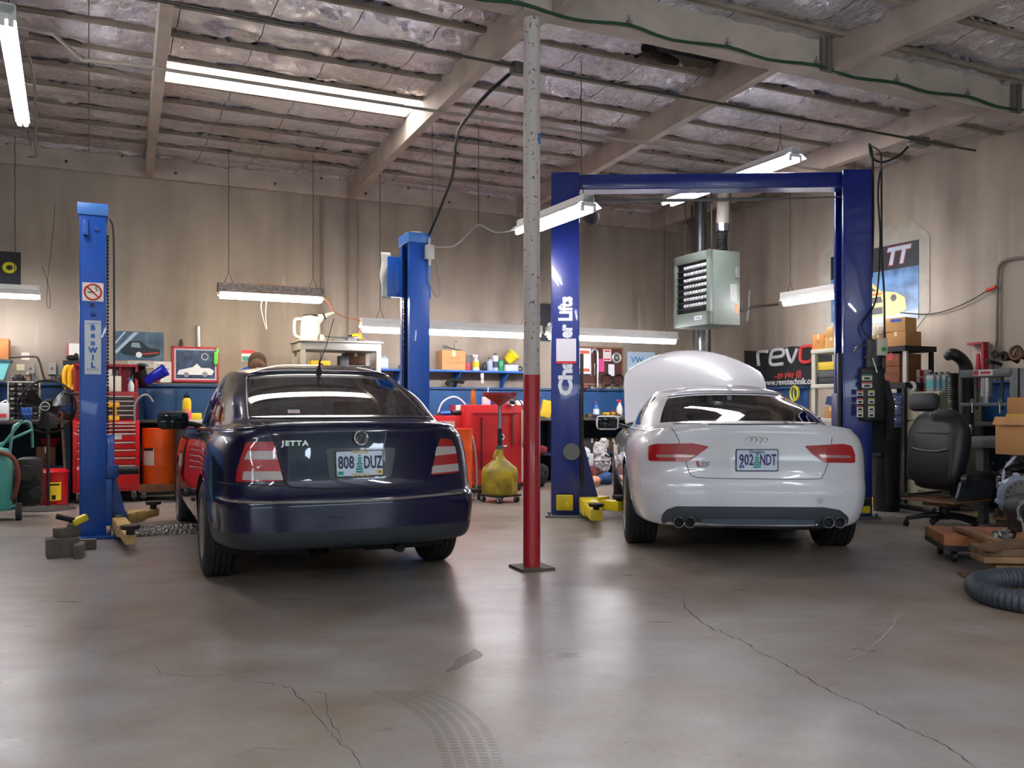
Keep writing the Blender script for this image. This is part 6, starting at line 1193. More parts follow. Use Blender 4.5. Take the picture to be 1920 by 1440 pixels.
t = thing('trash_bag', 'white printed sack slumped under the bench beside the coupe', 'sack', under(1134, 11.1, .14), RB); _sk = MB().sph((0, .08, .16), (.15, .11, .16)).sph((-.03, .09, .32), (.11, .08, .17)).sph((.03, .08, .44), (.08, .05, .08)); o = part('sack', _sk, M('#aaa6a4', .7, bump=.6, bscale=12), t)
_m = o.modifiers.new('r', 'REMESH'); _m.mode = 'VOXEL'; _m.voxel_size = .014; _tx = bpy.data.textures.new('crumple', 'CLOUDS'); _tx.noise_scale = .07; _m = o.modifiers.new('d', 'DISPLACE'); _m.texture = _tx; _m.strength = .09; part('print', MB().box((.03, -.03, .26), (.1, .01, .03), rot=Matrix.Rotation(.4, 3, 'Y')).box((.0, -.028, .18), (.12, .01, .025)), M('#3a3a3c'), t)
solo('plinth', MB().box((0, .1, .07), (.4, .3, .13)), DBL, 'low dark box under the white sack', 'box', under(1134, 11.02), RB)
heap('dark_hose_pile', 'dark coiled hoses on the floor right of the column', 'hoses', under(1014, 11.0, .005), (.16, .12, .3), '#1d1c1e'); heap('red_bag', 'dark red bag under the bench right of the column', 'bag', under(1018, 11.4, .43), (.14, .08, .12), '#6d1620')
solo('yellow_box', MB().box((0, .05, .09), (.09, .1, .18), bev=.004), M('#c9a818', .5), 'yellow box beside the column on the lower bench shelf', 'box', under(980, 11.25, .3), RB); solo('stand_block', MB().box((0, .06, .15), (.12, .2, .29)), DBL, 'dark block under the yellow box', 'block', under(980, 11.25, 0), RB)
for i, (px, c) in enumerate(((1088, '#3a322c'), (1110, '#2a2c30'), (1150, '#4a3a2c'), (900, '#33302e'))): carton('dark storage carton on the lower bench shelf, %s' % ('left of the sack', 'behind the white storage box', 'nearest the coupe mirror', 'behind the large red cabinet')[i], (R(rt(on_n(px, 830, 11.65))[0], 11.65, .436), .22, .2), .2, M(c, .8))
# ------------------------------------------------------------------ unit heater by the corner
HG = M('#76817a', .45, var=.08); e = R(7.13, 9.10, 0); zb0 = 2.165; zt0 = 3.12; uh = thing('unit_heater', 'grey-green gas unit heater hanging near the corner', 'heater', e, RR)
# local frame: x along -N (towards the camera), y along +U (towards the right wall)
W1, D1 = .76, .48; hh = zt0-zb0
part('casing', MB().box((-W1/2, D1/2+.02, (zb0+zt0)/2), (W1, D1-.04, hh), bev=.012).box((-W1/2, .01, zt0-.06), (W1, .06, .12), bev=.01).box((-W1/2, .01, zb0+.09), (W1, .06, .18), bev=.01).box((-.03, .01, (zb0+zt0)/2), (.06, .06, hh), bev=.01).box((-W1+.03, .01, (zb0+zt0)/2), (.06, .06, hh), bev=.01), HG, uh)
part('opening', MB().box((-W1/2, .03, (zb0+zt0)/2+.03), (W1-.12, .02, hh-.28)), M('#0c0d12', .8), uh)
for j in range(7):
    z = zb0+.24+j*.083; part('louver', MB().box((-W1/2, .0, z), (W1-.13, .03, .005), rot=Matrix.Rotation(-.3, 3, 'X')), M('#3f4640', .4), uh)
    tb_m = MB()
    for i in range(8): tb_m.lathe([(0, 0), (.02, .0), (.025, .03)], o=(-.09-i*.062, -.012, z+.04), axis=(0, 1, 0), seg=12)
    part('exchanger_tube', tb_m, M('#e4e4ea', .35), uh)
part('brand_plate', MB().box((-.22, -.022, zb0+.10), (.16, .006, .055), bev=.002), M('#dadce2', .5), uh); text('lettering', 'Sterling', .035, M('#33437f'), uh, (-.22, -.026, zb0+.10), depth=.0006)
part('data_plate', MB().box((.001, .37, zb0+.42), (.003, .11, .22)), M('#a7ada8', .5), uh); part('orange_tag', MB().box((.001, .42, zb0+.22), (.003, .05, .13)), M('#c8702a'), uh); part('relay_box', MB().box((.02, .42, zb0+.68), (.04, .05, .14), bev=.004), GREY, uh)
for x in (-.1, -.66): part('hanger_rod', MB().cyl((x, .1, zt0), (x, .1, zb(9.2)), .008).cyl((x, .4, zt0), (x, .4, zb(9.2)), .008), CHN, uh)
DUCT = M('#6f7476', .35, metal=.8, var=.3); p1 = on_Y(1313, 430, 12.6); solo('flue_duct', MB().cyl((0, 0, zt0-.4), (0, 0, 4.1), .085, seg=24).cyl((0, 0, 3.52), (0, 0, 3.56), .09, seg=24), DUCT, 'dark round flue duct rising behind the unit heater', 'duct', Vector((p1.x, p1.y, 0)))
p2 = on_Y(1320, 640, 12.8); solo('lower_duct', MB().cyl((0, 0, 1.2), (0, 0, 2.45), .098, seg=24).cyl((0, 0, 2.06), (0, 0, 2.09), .103, seg=24), DUCT, 'silver round duct coming down below the unit heater', 'duct', Vector((p2.x, p2.y, 0)))
p3 = on_n(1372, 430, 9.35); dz = thing('vent_duct', 'pale vent duct with dark flexible foot on top of the unit heater', 'duct', R(7.47, 9.28, 0), 0); part('pipe', MB().cyl((0, 0, 3.42), (.02, 0, 4.02), .085, seg=22), M('#8e867e', .6), dz); part('flex', MB().tube([(0, .0, zt0), (-.01, 0, 3.2), (-.01, 0, 3.3), (0, 0, 3.43)], .075, seg=18, k=6, ridge=.12), BLK, dz); part('collar', MB().cyl((0, 0, 3.40), (0, 0, 3.50), .09, seg=22), M('#9aa0aa', .2, metal=.9), dz)
pa = on_Y(1388, 582, 11.7); pb2 = on_t(1458, 571, TW-.03); run('pair of gas pipes from the heater to the right wall', [pa, on_Y(1420, 574, 11.9), pb2], .018, M('#4a4440', .6), 0, 'gas_pipe', 'pipe'); run('thin vertical gas valve pipe right of the heater', [on_Y(1405, 545, 11.8), on_Y(1403, 580, 11.8), on_Y(1400, 602, 11.8)], .016, GREY, 0, 'gas_valve', 'pipe')
run('dark support pole standing between the heater and the corner', [on_Y(1297, 470, 12.9), on_Y(1297, 385, 12.9)], .018, M('#4a4440', .6)); run('thin vertical pipe below the heater beside the silver duct', [on_Y(1300, 610, 12.9), on_Y(1300, 700, 12.9)], .02, M('#6b6560', .6))
# ------------------------------------------------------------------ right wall
v, w, h = IR(1537, 432, 1743, 625, TW-.008); cx_ = .18
pt = thing('wall_patch', 'pale octagonal painted patch behind the TT poster', 'wall patch', v, RR); ck = .2; part('paint', MB().prism([(-w/2+ck, 0), (w/2-ck, 0), (w/2, ck), (w/2, h-ck), (w/2-ck, h), (-w/2+ck, h), (-w/2, h-ck), (-w/2, ck)], 0, .006), M('#a19c90', .8, var=.2), pt)
v, w, h = IR(1558, 465, 1722, 607, TW-.016); ztt = HC+(HZ-449)*on_t(1722, 449, TW-.016).y/FL; h = ztt-v.z
tt_ = thing('poster', 'TT racing car poster on the right wall', 'poster', v, RR); part('sheet', MB().box((0, .004, h/2), (w, .006, h)), M('#5d86b4', .45, var=.45, vscale=5, col2='#2f4a66'), tt_); part('black_header', MB().box((0, -.001, h*.84), (w, .004, h*.32)), M('#15161a', .5), tt_)
o = text('lettering', 'TT', h*.29, M('#9fb0c0', .5), tt_, (w*.27, -.006, h*.84), depth=.001, bold=.012, shear=.25, space=.95); o2 = text('lettering', 'TT', h*.29, M('#a0303a', .5), tt_, (w*.27, -.004, h*.84), depth=.0008, bold=.022, shear=.25, space=.95)
PC = M('#a8a162', .5); part('car_print', MB().prism([(-w*.45, h*.10), (w*.25, h*.08), (w*.38, h*.14), (w*.36, h*.30), (w*.26, h*.38), (w*.10, h*.42), (-w*.02, h*.57), (-w*.42, h*.57), (-w*.47, h*.3)], -.004, 0), PC, tt_)
part('print_detail', MB().prism([(-w*.36, h*.42), (w*.05, h*.43), (-w*.05, h*.53), (-w*.34, h*.53)], -.007, -.004).prism([(-w*.2, h*.26), (w*.12, h*.27), (w*.10, h*.35), (-w*.18, h*.34)], -.007, -.004).prism([(-w*.18, h*.12), (w*.12, h*.12), (w*.12, h*.21), (-w*.16, h*.21)], -.007, -.004).cyl((w*.24, -.007, h*.31), (w*.24, -.004, h*.31), h*.045), M('#22262a', .5), tt_)
part('print_stripe', MB().prism([(-w*.3, h*.36), (w*.1, h*.37), (w*.12, h*.40), (-w*.3, h*.40)], -.006, -.004), M('#b4552e'), tt_); part('road_print', MB().prism([(-w*.5, 0), (w*.5, 0), (w*.5, h*.13), (-w*.2, h*.07), (-w*.5, h*.08)], -.003, 0), M('#8f9aa2'), tt_)
v, w, h = IR(1396, 652, 1590, 727, TW-.02); h = HC+(HZ-650)*on_t(1480, 650, TW).y/FL-v.z
rb_ = thing('banner', 'black revo banner on the right wall below the heater pipes', 'banner', v, RR); part('cloth', MB().grid(lambda u, q: Vector(((u-.5)*w, -.004+.012*sin(u*9)*q, h*q-(.035*abs(sin(u*pi*2)))*q**3)), 26, 10), M('#1b1d20', .8, bump=.4, bscale=6), rb_)
kx_ = w/194.
def bx(px): return rt(on_t(px, 700, TW-.02))[1]
def lx(px): return -(bx(px)-rt(v)[1])
BW_ = M('#c9cacc', .6); BR_ = M('#c43a34', .6); zl = lambda py: HC+(HZ-py)*on_t(1460, 700, TW).y/FL-v.z
def stroke(pts, mat): part('lettering', MB().tube([(lx(px), -.022, zl(py)) for px, py in pts], .024, seg=8, k=4), mat, rb_)
stroke([(1425, 684), (1423, 660), (1431, 657), (1441, 658)], BW_); stroke([(1447, 670), (1469, 668), (1470, 657), (1452, 657), (1447, 670), (1449, 683), (1470, 683)], BW_); stroke([(1477, 656), (1486, 681), (1497, 657)], BW_); stroke([(1504, 656), (1504, 680), (1524, 680), (1527, 656), (1506, 655)], BR_)
text('lettering', '...go play @', .115, BR_, rb_, (lx(1478), -.014, zl(703)), depth=.001, bold=.002); text('lettering', 'www.revotechnik.com', .12, BW_, rb_, (lx(1482), -.014, zl(717)), depth=.001, bold=.003)
bench('blue workbench along the right wall behind the coupe', 0, 1) if False else None
def rbench(label, n0, n1, t0=TW-.62):
    w = n1-n0; r = thing('workbench', label, 'workbench', R(t0, (n0+n1)/2, 0), RR); d = TW-t0-.01
    part('worktop', MB().box((0, d/2, ZB-.02), (w, d, .04)), BTOP, r); part('riser', MB().box((0, d-.03, ZB+.21), (w, .02, .40)).box((0, d-.05, ZB+.43), (w, .10, .03)), BPB, r); part('lower_shelf', MB().box((0, d/2, .4), (w, d-.1, .03)), DBL, r); part('back_panel', MB().box((0, d-.02, .46), (w, .02, .9)), M('#10202f', .8), r)
    for x in (-w/2+.05, 0, w/2-.05): part('leg', MB().box((x, .05, .46), (.07, .07, .91)), DBL, r)
rbench('blue workbench against the right wall behind the coupe hood', 9.25, 11.3)
rbench('dark blue workbench at the right edge behind the press frame', 4.0, 6.6)
hc_ = solo('yellow_hose_loop', MB().tube([(.07*cos(a), 0, .10*sin(a)) for a in [i*pi/10 for i in range(20)]], .014, closed=True).tube([(.05*cos(a)+.02, .02, .09*sin(a)) for a in [i*pi/10 for i in range(20)]], .012, closed=True), M('#b8b830', .5), 'yellow green hose loop hanging right of the coupe roof', 'hose', on_t(1489, 738, TW-.17), RR)
# cream plastic shelf unit
CRM = M('#b9b8a6', .5); nS = rt(on_t(1521, 700, 8.05))[1]; nS2 = rt(on_t(1585, 700, 8.05))[1]; w = nS-nS2; su = thing('plastic_shelf', 'cream plastic shelf unit between the banner and the right lift post', 'shelf', R(8.05, (nS+nS2)/2, 0), RR); Ysu = on_t(1545, 700, 8.05).y
def zsu(py): return HC+(HZ-py)*Ysu/FL
for py in (658, 724, 788, 850): part('shelf', MB().box((0, .2, zsu(py)), (w, .42, .05), bev=.006), CRM, su)
for x in (-w/2+.03, w/2-.03):
    for y in (.03, .37): part('leg', MB().box((x, y, zsu(658)/2), (.06, .05, zsu(658))), CRM, su)
def SU(x0, y0, x1, y1, sh, t=8.08): v, w, h = IR(x0, y0, x1, y1, t, zsu(sh)+.026); return v, w, HC+(HZ-y0)*on_t((x0+x1)/2, y0, t).y/FL-zsu(sh)-.026
OCB = M('#c98a45', .8, var=.12); G_ = 'cartons on the cream shelf'
carton('orange carton at the left end on top of the cream shelf', SU(1523, 627, 1545, 652, 658), .2, OCB, group=G_, rz=RR, mark='A4'); a_ = SU(1546, 632, 1570, 652, 658); carton('carton with white label right of the orange carton on the cream shelf', a_, .2, CARD2, group=G_, rz=RR)
carton('small carton stacked on the white labelled carton', (a_[0]+Vector((0, 0, a_[2]+.002)), .15, .12), .16, CARD2, group=G_, rz=RR+.1); carton('tall narrow carton stacked at the very top of the cream shelf', (a_[0]+R(0, -.1)-R(0, 0)+Vector((0, 0, a_[2]+.13)), .10, .28), .14, OCB, group=G_, rz=RR)
carton('bright yellow box on the second cream shelf', (SU(1532, 681, 1570, 697, 724)[0]+Vector((0, 0, .17)), .30, .10), .2, M('#d8b81a', .5), rz=RR, tape=False); carton('grey case under the yellow box on the second cream shelf', (SU(1530, 697, 1570, 720, 724)[0]+Vector((0, 0, .08)), .32, .085), .25, M('#4c4e50', .6), rz=RR, tape=False, name='tool_case', cat='case'); carton('black case at the bottom of the second cream shelf', (SU(1530, 697, 1570, 720, 724)[0], .32, .075), .25, M('#1e1f20', .6), rz=RR, tape=False, name='tool_case', cat='case')
c1 = SU(1546, 764, 1568, 786, 788); carton('brown carton on the third cream shelf', c1, .2, CARD, rz=RR); carton('blue and white box tilted on the brown carton', (c1[0]+Vector((0, 0, c1[2]+.025)), .14, .10), .16, M('#24406e', .5), rz=RR+.4, tape=False).rotation_euler = (.0, .25, RR+.4)
# black shelf with cartons right of the lift
nB = rt(on_t(1630, 700, 8.15))[1]; nB2 = rt(on_t(1697, 700, 8.15))[1]; w = nB-nB2; bk = thing('storage_shelf', 'black shelf of cartons right of the dark blue lift post', 'shelf', R(8.15, (nB+nB2)/2, 0), RR); Yb = on_t(1665, 700, 8.15).y
def zbk(py): return HC+(HZ-py)*Yb/FL
for py in (655, 723): part('board', MB().box((0, .25, zbk(py)), (w, .5, .06)), DARKM, bk)
part('board', MB().box((0, .25, .14), (w, .5, .04)), DARKM, bk)
part('upright', MB().box((w/2-.03, .04, zbk(690)/1), (.05, .03, zbk(660)-zbk(720))), M('#a9a49a', .5), bk); part('upright', MB().box((w/2-.03, .45, zbk(660)/2), (.04, .04, zbk(660))).box((-w/2+.03, .45, zbk(660)/2), (.04, .04, zbk(660))).box((-w/2+.03, .03, zbk(660)/2), (.04, .04, zbk(660))).box((w/2-.03, .02, zbk(725)/2), (.04, .04, zbk(725))), DARKM, bk)
def SB_(x0, y0, x1, zr, t=8.18): v, w, h = IR(x0, y0, x1, y0+20, t, zr); return v, w, HC+(HZ-y0)*on_t((x0+x1)/2, y0, t).y/FL-zr
zt1 = zbk(655)+.031; G2 = 'cartons on the black shelf'; a_ = SB_(1661, 622, 1698, zt1); carton('lower carton at the right on top of the black shelf', a_, .25, CARD, group=G2, rz=RR); b_ = SB_(1658, 596, 1695, zt1+a_[2]+.002); t = carton('carton with blue tape on top of the lower right carton', b_, .22, CARD2, group=G2, rz=RR+.15, tape=False); part('blue_tape', MB().box((b_[1]*.1, -.001, b_[2]*.8), (b_[1]*.5, .002, .03)), M('#2b55b8'), t)
c_ = SB_(1634, 641, 1659, zt1); carton('long flat carton at the left on the black shelf', c_, .25, CARD, group=G2, rz=RR); d_ = (c_[0]+Vector((0, 0, c_[2]+.002)), c_[1]*.85, .075); carton('dark brown carton stacked on the long flat carton', d_, .2, M('#7d5636', .8), group=G2, rz=RR); carton('small grey white carton on the very top left of the black shelf', (d_[0]+Vector((0, 0, .08)), c_[1]*.7, .09), .15, M('#a79a8a', .8), group=G2, rz=RR)
zt2 = zbk(723)+.031; e_ = SB_(1633, 688, 1686, zt2); t = carton('large lower carton under the black shelf board', e_, .35, M('#7a4a2c', .8, var=.1), group=G2, rz=RR, tape=False); text('lettering', 'FRAGILE', .05, M('#3a2216'), t, (e_[1]*.2, -.002, e_[2]*.55), depth=.0004); f_ = (e_[0]+Vector((0, 0, e_[2]+.002)), e_[1], e_[2]*.78); t = carton('large upper carton with red oval under the black shelf board', f_, .35, M('#7d4d2e', .8, var=.1), group=G2, rz=RR, tape=False); part('red_oval', MB().cyl((f_[1]*.2, -.003, f_[2]*.78), (f_[1]*.2, 0, f_[2]*.78), .045, seg=20), M('#b02a28'), t)
dv = thing('drawer_unit', 'dark blue shiny drawer unit left of the filing cabinet', 'drawers', R(8.15, rt(on_t(1674, 760, 8.15))[1], .62), RR); part('body', MB().box((0, .2, .34), (.30, .4, .62), bev=.02), M('#18294a', .2, coat=.5), dv)
for i in range(5): part('drawer', MB().box((0, -.004, .10+i*.115), (.26, .02, .09), bev=.008), M('#1d3156', .15, coat=.5), dv)
part('support', MB().box((0, .2, -.24), (.28, .38, .44)), DARKM, dv)
tr_ = thing('trash_bin', 'black upright bin with handle below the dark blue drawer unit', 'bin', R(7.72, rt(on_t(1672, 860, 7.8))[1], 0), RR); part('body', MB().lathe([(.0, 0), (.13, 0), (.16, .85), (.165, .9), (.15, .9), (.0, .88)], seg=28), M('#141618', .5), tr_); part('handle', MB().box((0, -.155, .62), (.16, .03, .08), bev=.01), M('#2a2d30', .4), tr_)
solo('yellow_tote', MB().box((0, .1, .05), (.16, .2, .10), bev=.01), M('#c9a41a', .5), 'yellow tote on the floor behind the right lift post', 'tote', R(7.9, rt(on_t(1640, 925, 7.9))[1], 0), RR)
solo('brown_bag', MB().sph((0, .1, .1), (.11, .12, .12), seg=16), M('#6b4f38', .8, bump=.8), 'brown crumpled bag above the yellow tote on the shelf', 'bag', R(8.25, rt(on_t(1641, 880, 8.3))[1], .165), RR)
# filing cabinet
n1_ = rt(on_t(1697, 800, 8.2))[1]; fcw = .46; fc = thing('filing_cabinet', 'cream filing cabinet behind the car seat', 'filing cabinet', R(8.2, n1_-fcw/2, 0), RR); ZF = HC+(HZ-734)*on_t(1730, 734, 8.2).y/FL; FCM = M('#9e977f', .5, var=.12)
part('body', MB().box((0, .33, ZF/2), (fcw, .62, ZF), bev=.005), FCM, fc)
for i in range(4): o = part('drawer', MB().box((0, .012, ZF*(i+.5)/4), (fcw-.03, .03, ZF/4-.02), bev=.003), FCM, fc); MB().box((0, -.01, ZF*(i+.6)/4), (.10, .012, .02)).build('handle', BLK, o)
def FC_(px, t=8.28): return R(t, rt(on_t(px, 730, t))[1], ZF)
for i, (k, z) in enumerate(((0, 0), (0, .085), (0, .17), (1, 0), (1, .085))): t = thing('filter_box', 'red and white box, %s on the filing cabinet' % ('bottom of the left stack', 'middle of the left stack', 'top of the left stack', 'bottom of the right stack', 'top of the right stack')[i], 'box', FC_(1724+k*34, 8.45+.0*k)+Vector((0, 0, z)), RR, 'red and white boxes on the filing cabinet'); part('box', MB().box((0, .06, .04), (.13, .12, .08), bev=.003), M('#d6cdca', .6), t); part('red_print', MB().box((.03, -.001, .04), (.05, .002, .07)), M('#b82834'), t)
gj = None
for i in range(4):
    lb_ = 'grey oil jug on the filing cabinet, %s' % ('leftmost with the teal label', 'second from the teal labelled one', 'third from the teal labelled one', 'rightmost next to the black hose')[i]
    pos = FC_(1743+i*11, 8.28+.03*i)
    if gj is None: gj = bottle(lb_, (pos, .10, .21), '#8d9294', '#3a3c3e', 'jug', rz=RR, group='grey oil jugs', lab='#3a8a94')
    else: g_ = dup(gj, pos, RR, lb_, 'grey oil jugs')
solo('tape_roll', MB().tube([(.045*cos(a), 0, .055+.045*sin(a)) for a in [i*pi/10 for i in range(20)]], .02, closed=True).tube([(.035*cos(a)-.1, .02, .045+.035*sin(a)) for a in [i*pi/10 for i in range(20)]], .018, closed=True), M('#c9c7c0', .5), 'pair of white pipe rings on the left edge of the filing cabinet', 'rings', FC_(1709, 8.25), RR)
# dispenser, conduit and cord on the wall
v, w, h = IR(1813, 642, 1843, 726, TW-.12); t = thing('wall_dispenser', 'red and clear cone dispenser on the right wall above the press', 'dispenser', v, RR); part('frame', MB().box((w/2-.015, .05, h/2), (.03, .08, h)).box((0, .05, h-.012), (w, .1, .024)), M('#9a2230', .5), t); part('back', MB().box((0, .095, h/2), (w, .01, h)), M('#a89c90', .6), t); part('cup_stack', MB().cyl((.01, .04, 0), (.01, .04, h*.75), .035, .02, seg=16), M('#b02a3c', .4), t)
cpt = [on_t(1925, 482, TW-.03), on_t(1893, 486, TW-.03), on_t(1877, 494, TW-.03), on_t(1871, 512, TW-.03), on_t(1870, 560, TW-.03), on_t(1869, 660, TW-.03), on_t(1868, 720, TW-.03)]; run('bent conduit on the right wall dropping behind the press', cpt, .016, M('#7b746c', .4, metal=.5), 4)
run('black cord swagging from the poster to a red plug on the right wall', [on_t(1688, 586, TW-.04), on_t(1742, 589, TW-.04), on_t(1790, 577, TW-.04), on_t(1830, 558, TW-.04), on_t(1850, 545, TW-.04)], .006, BLK, 6, 'swagged_cable', 'cable')
solo('red_plug', MB().cyl((-.06, 0, -.01), (.05, 0, .02), .022, .018, seg=12), M('#c02a1c', .5), 'red plug on the wall conduit', 'plug', on_t(1860, 542, TW-.05), RR); run('black lead hanging beside the wall conduit', [on_t(1868, 640, TW-.06), on_t(1862, 690, TW-.08), on_t(1859, 730, TW-.1)], .006, BLK, 4, 'lead', 'lead')
# thick corrugated exhaust hose and its elbow
def pg_(px, py, t): return on_t(px, py, t)
t7 = 7.95; eh = thing('exhaust_hose', 'thick black corrugated exhaust hose standing beside the filing cabinet', 'hose', Vector((0, 0, 0)))
hp_ = [pg_(1788, 700, t7), pg_(1787, 740, t7), pg_(1790, 790, t7), pg_(1792, 840, t7), pg_(1796, 900, t7)]; q_ = crv(hp_, 22); part('hose', MB().tube(q_, .052, seg=18, ridge=.14), M('#1c1c1e', .55), eh); part('elbow', MB().tube([pg_(1776, 668, t7), pg_(1788, 664, t7), pg_(1806, 678, t7+.1), pg_(1812, 700, t7+.15), pg_(1812, 760, t7+.2), pg_(1812, 830, t7+.2)], [.05, .06, .06, .07, .07, .07], seg=18, k=5), M('#161617', .5), eh)
# press frame
def pt6(px, py, t=7.55): return on_t(px, py, t)
pf = thing('press_frame', 'grey steel shop press frame at the right edge', 'shop press', pt6(1850, 838), RR); bz = pf.location; SGR = M('#5d6062', .45, metal=.3, var=.25)
def lpf(px, py, t=7.55): v = pt6(px, py, t)-bz; return Vector((v.x*ST-v.y*CT, v.x*CT+v.y*ST, v.z))
def beam(px0, py0, px1, py1, d, name, mat=SGR):
    a = lpf(px0, py1); b = lpf(px1, py0); part(name, MB().box(((a.x+b.x)/2, d/2, (a.z+b.z)/2), (abs(b.x-a.x), d, abs(b.z-a.z)), bev=.004), mat, pf)
beam(1800, 690, 1898, 709, .14, 'top_beam'); beam(1893, 690, 1908, 850, .10, 'upright'); beam(1912, 690, 1926, 850, .06, 'upright'); beam(1800, 755, 1890, 762, .12, 'cross_bar'); beam(1812, 820, 1880, 838, .4, 'bed_beam', M('#6a6a66', .5, metal=.2))
a = lpf(1840, 708); part('ram', MB().cyl((a.x, .07, a.z), (a.x, .07, a.z-.18), .05, seg=20).cyl((a.x, .07, a.z-.18), (a.x, .07, a.z-.24), .03, seg=16), M('#8a8785', .35, metal=.6), pf); part('rod', MB().cyl((a.x-.1, .07, a.z), (a.x-.1, .07, a.z-.3), .014), BLK, pf); part('rod', MB().cyl((a.x+.16, .07, a.z), (a.x+.16, .07, a.z-.3), .014), BLK, pf)
a = lpf(1843, 699); part('plate', MB().box((a.x, -.002, a.z), (.20, .004, .055)), M('#b9b0ac', .5), pf); part('plate_print', MB().box((a.x-.07, -.005, a.z), (.05, .003, .045)).box((a.x+.03, -.005, a.z), (.10, .003, .025)), M('#a02a30'), pf)
for px in (1824, 1876): a = lpf(px, 752); part('eye_bolt', MB().tube([(a.x+.014*cos(q), -.01, a.z+.014*sin(q)) for q in [i*pi/6 for i in range(12)]], .005, closed=True).cyl((a.x, -.01, a.z-.02), (a.x, -.01, a.z-.11), .007), CHR, pf)
a = lpf(1815, 800); legs = MB()
part('leg', MB().box((lpf(1900, 850).x, .05, (-bz.z)/2+lpf(1900, 850).z/2), (.08, .08, bz.z+lpf(1900, 850).z)), SGR, pf); part('leg', MB().box((lpf(1822, 838).x, .15, -bz.z/2-.0), (.08, .08, bz.z)), SGR, pf)
solo('piston', MB().cyl((0, 0, 0), (0, 0, .10), .045, seg=20).cyl((0, 0, .07), (0, 0, .08), .047, seg=20), M('#a9a6a2', .2, metal=1), 'chrome piston on the press bed', 'piston', pt6(1816, 818, 7.62)+Vector((0, 0, .012)), 0)
def ring_part(label, px, py, t, r, c='#3a312b', met=.5): return solo('manifold_part', MB().tube([(r*cos(a), 0, r*sin(a)) for a in [i*pi/10 for i in range(20)]], r*.33, closed=True).tube([(0, .02, 0), (r*.3, .1, -r*.4), (r*.8, .16, -r*1.2)], r*.75, k=3), M(c, .5, metal=met, bump=.5, var=.4), label, 'machine part', on_t(px, py, t), RR)
ring_part('large rusty flanged exhaust part on top of the press', 1905, 662, 7.62, .055, '#6b4c38'); ring_part('round dark turbo part on the press beam, nearest the wall conduit', 1865, 665, 7.62, .032); ring_part('small dark ring part on the press beam, lowest left', 1853, 678, 7.62, .022); ring_part('dark ring part on the press beam beside the rusty flange', 1882, 668, 7.62, .036)
for px0, px1, py0, py1, lb_, t_, c in ((1866, 1935, 796, 853, 'large open brown cardboard sheet leaning at the right edge', 6.85, CARD), (1888, 1935, 745, 790, 'upper cardboard box at the right edge behind the yellow envelope', 7.25, CARD)):
    v, w, h = IR(px0, py0, px1, py1, t_); carton(lb_, (v, w, h), .12, c, rz=RR, tape=False, open_=px0 < 1870)
v, w, h = IR(1886, 776, 1935, 796, 6.98); sheet('envelope', 'yellow padded envelope between the cardboard pieces at the right edge', 'envelope', (v, w, h), M('#c9a244', .7), .03, RR)
# ------------------------------------------------------------------ car seat on an office chair base
sc = on_z(1787, 990, 0)+Vector((-.08, 0, 0)); hd = radians(-58); st = thing('car_seat_chair', 'black leather car seat mounted on a five-star office chair base', 'chair', sc, hd); LE = M('#1d1f22', .45, bump=.15, bscale=60); LE2 = M('#272a2e', .5)
def zs2(py): return HC+(HZ-py)*sc.y/FL
rmb = Matrix.Rotation(-.17, 3, 'X')
def backfn(u, v):     # closed section grid around the backrest
    a = 2*pi*u; z = v; wd = .235+.045*sin(pi*min(1, z*.9))-.07*max(0, z-.72)/.28; th = .085+.03*sin(pi*z); x = wd*(abs(cos(a))**.55)*(1 if cos(a) > 0 else -1); y = th*(abs(sin(a))**.7)*(1 if sin(a) > 0 else -1)*(1 if sin(a) < 0 else 1.25*(.65+.35*abs(cos(a))))
    e = 1 if 0 < v < 1 else .0; e = min(1, sqrt(max(0, 1-abs(2*v-1)**8))+.02); p = Vector((x*(.55+.45*e), y*e, 0)); q = rmb@Vector((p.x, p.y, z*.70)); return q+Vector((0, -.16, zs2(908)))
part('backrest', MB().grid(backfn, 36, 22), LE, st)
hb_ = part('headrest', MB().box((0, 0, 0), (.28, .12, .17), bev=.055), LE2, st); hb_.location = (0, -.31, zs2(754)); hb_.rotation_euler = (.17*-1, 0, 0)
for x in (-.06, .06): MB().cyl((x, .02, -.13), (x, .01, -.06), .006).build('post', STEEL, hb_)
def seam(pts, r=.004, m=M('#34383c', .5)): return part('seam', MB().tube([rmb@Vector((x, -.098-.028*sin(pi*z), z*.70))+Vector((0, -.16, zs2(908))) for x, z in pts], r, seg=6), m, st)
seam([(-.20, .08), (-.21, .3), (-.20, .62)]); seam([(.20, .08), (.21, .3), (.20, .62)]); seam([(-.17, .45), (-.05, .42), (.08, .42), (.17, .45)], .006, M('#4a4f54', .4)); seam([(-.17, .66), (0, .66), (.17, .66)])
def cushfn(u, v):
    a = 2*pi*u; th = .075; yy = -.10+.58*v; wd = .27-.02*v; e = min(1, sqrt(max(0, 1-abs(2*v-1)**8))+.02); return Vector((wd*(abs(cos(a))**.5)*(1 if cos(a) > 0 else -1)*(.8+.2*e), yy, zs2(905)+th*e*(abs(sin(a))**.7)*(1 if sin(a) > 0 else -1)+.03*v))
part('seat_cushion', MB().grid(cushfn, 30, 20), LE, st)
part('side_trim', MB().prism([(-.28, zs2(925)), (.26, zs2(928)), (.30, zs2(905)), (.10, zs2(893)), (-.22, zs2(898))], .275, .30, mtx=Matrix.Rotation(pi/2, 4, 'Z')@Matrix.Scale(-1, 4, (0, 1, 0))), M('#30353b', .45), st)
part('recliner_knob', MB().cyl((.29, -.17, zs2(895)), (.34, -.17, zs2(895)), .055, seg=24), M('#24272b', .4), st); part('rail', MB().box((.24, .03, zs2(929)), (.05, .52, .03)).box((-.24, .03, zs2(929)), (.05, .52, .03)), STEEL, st)
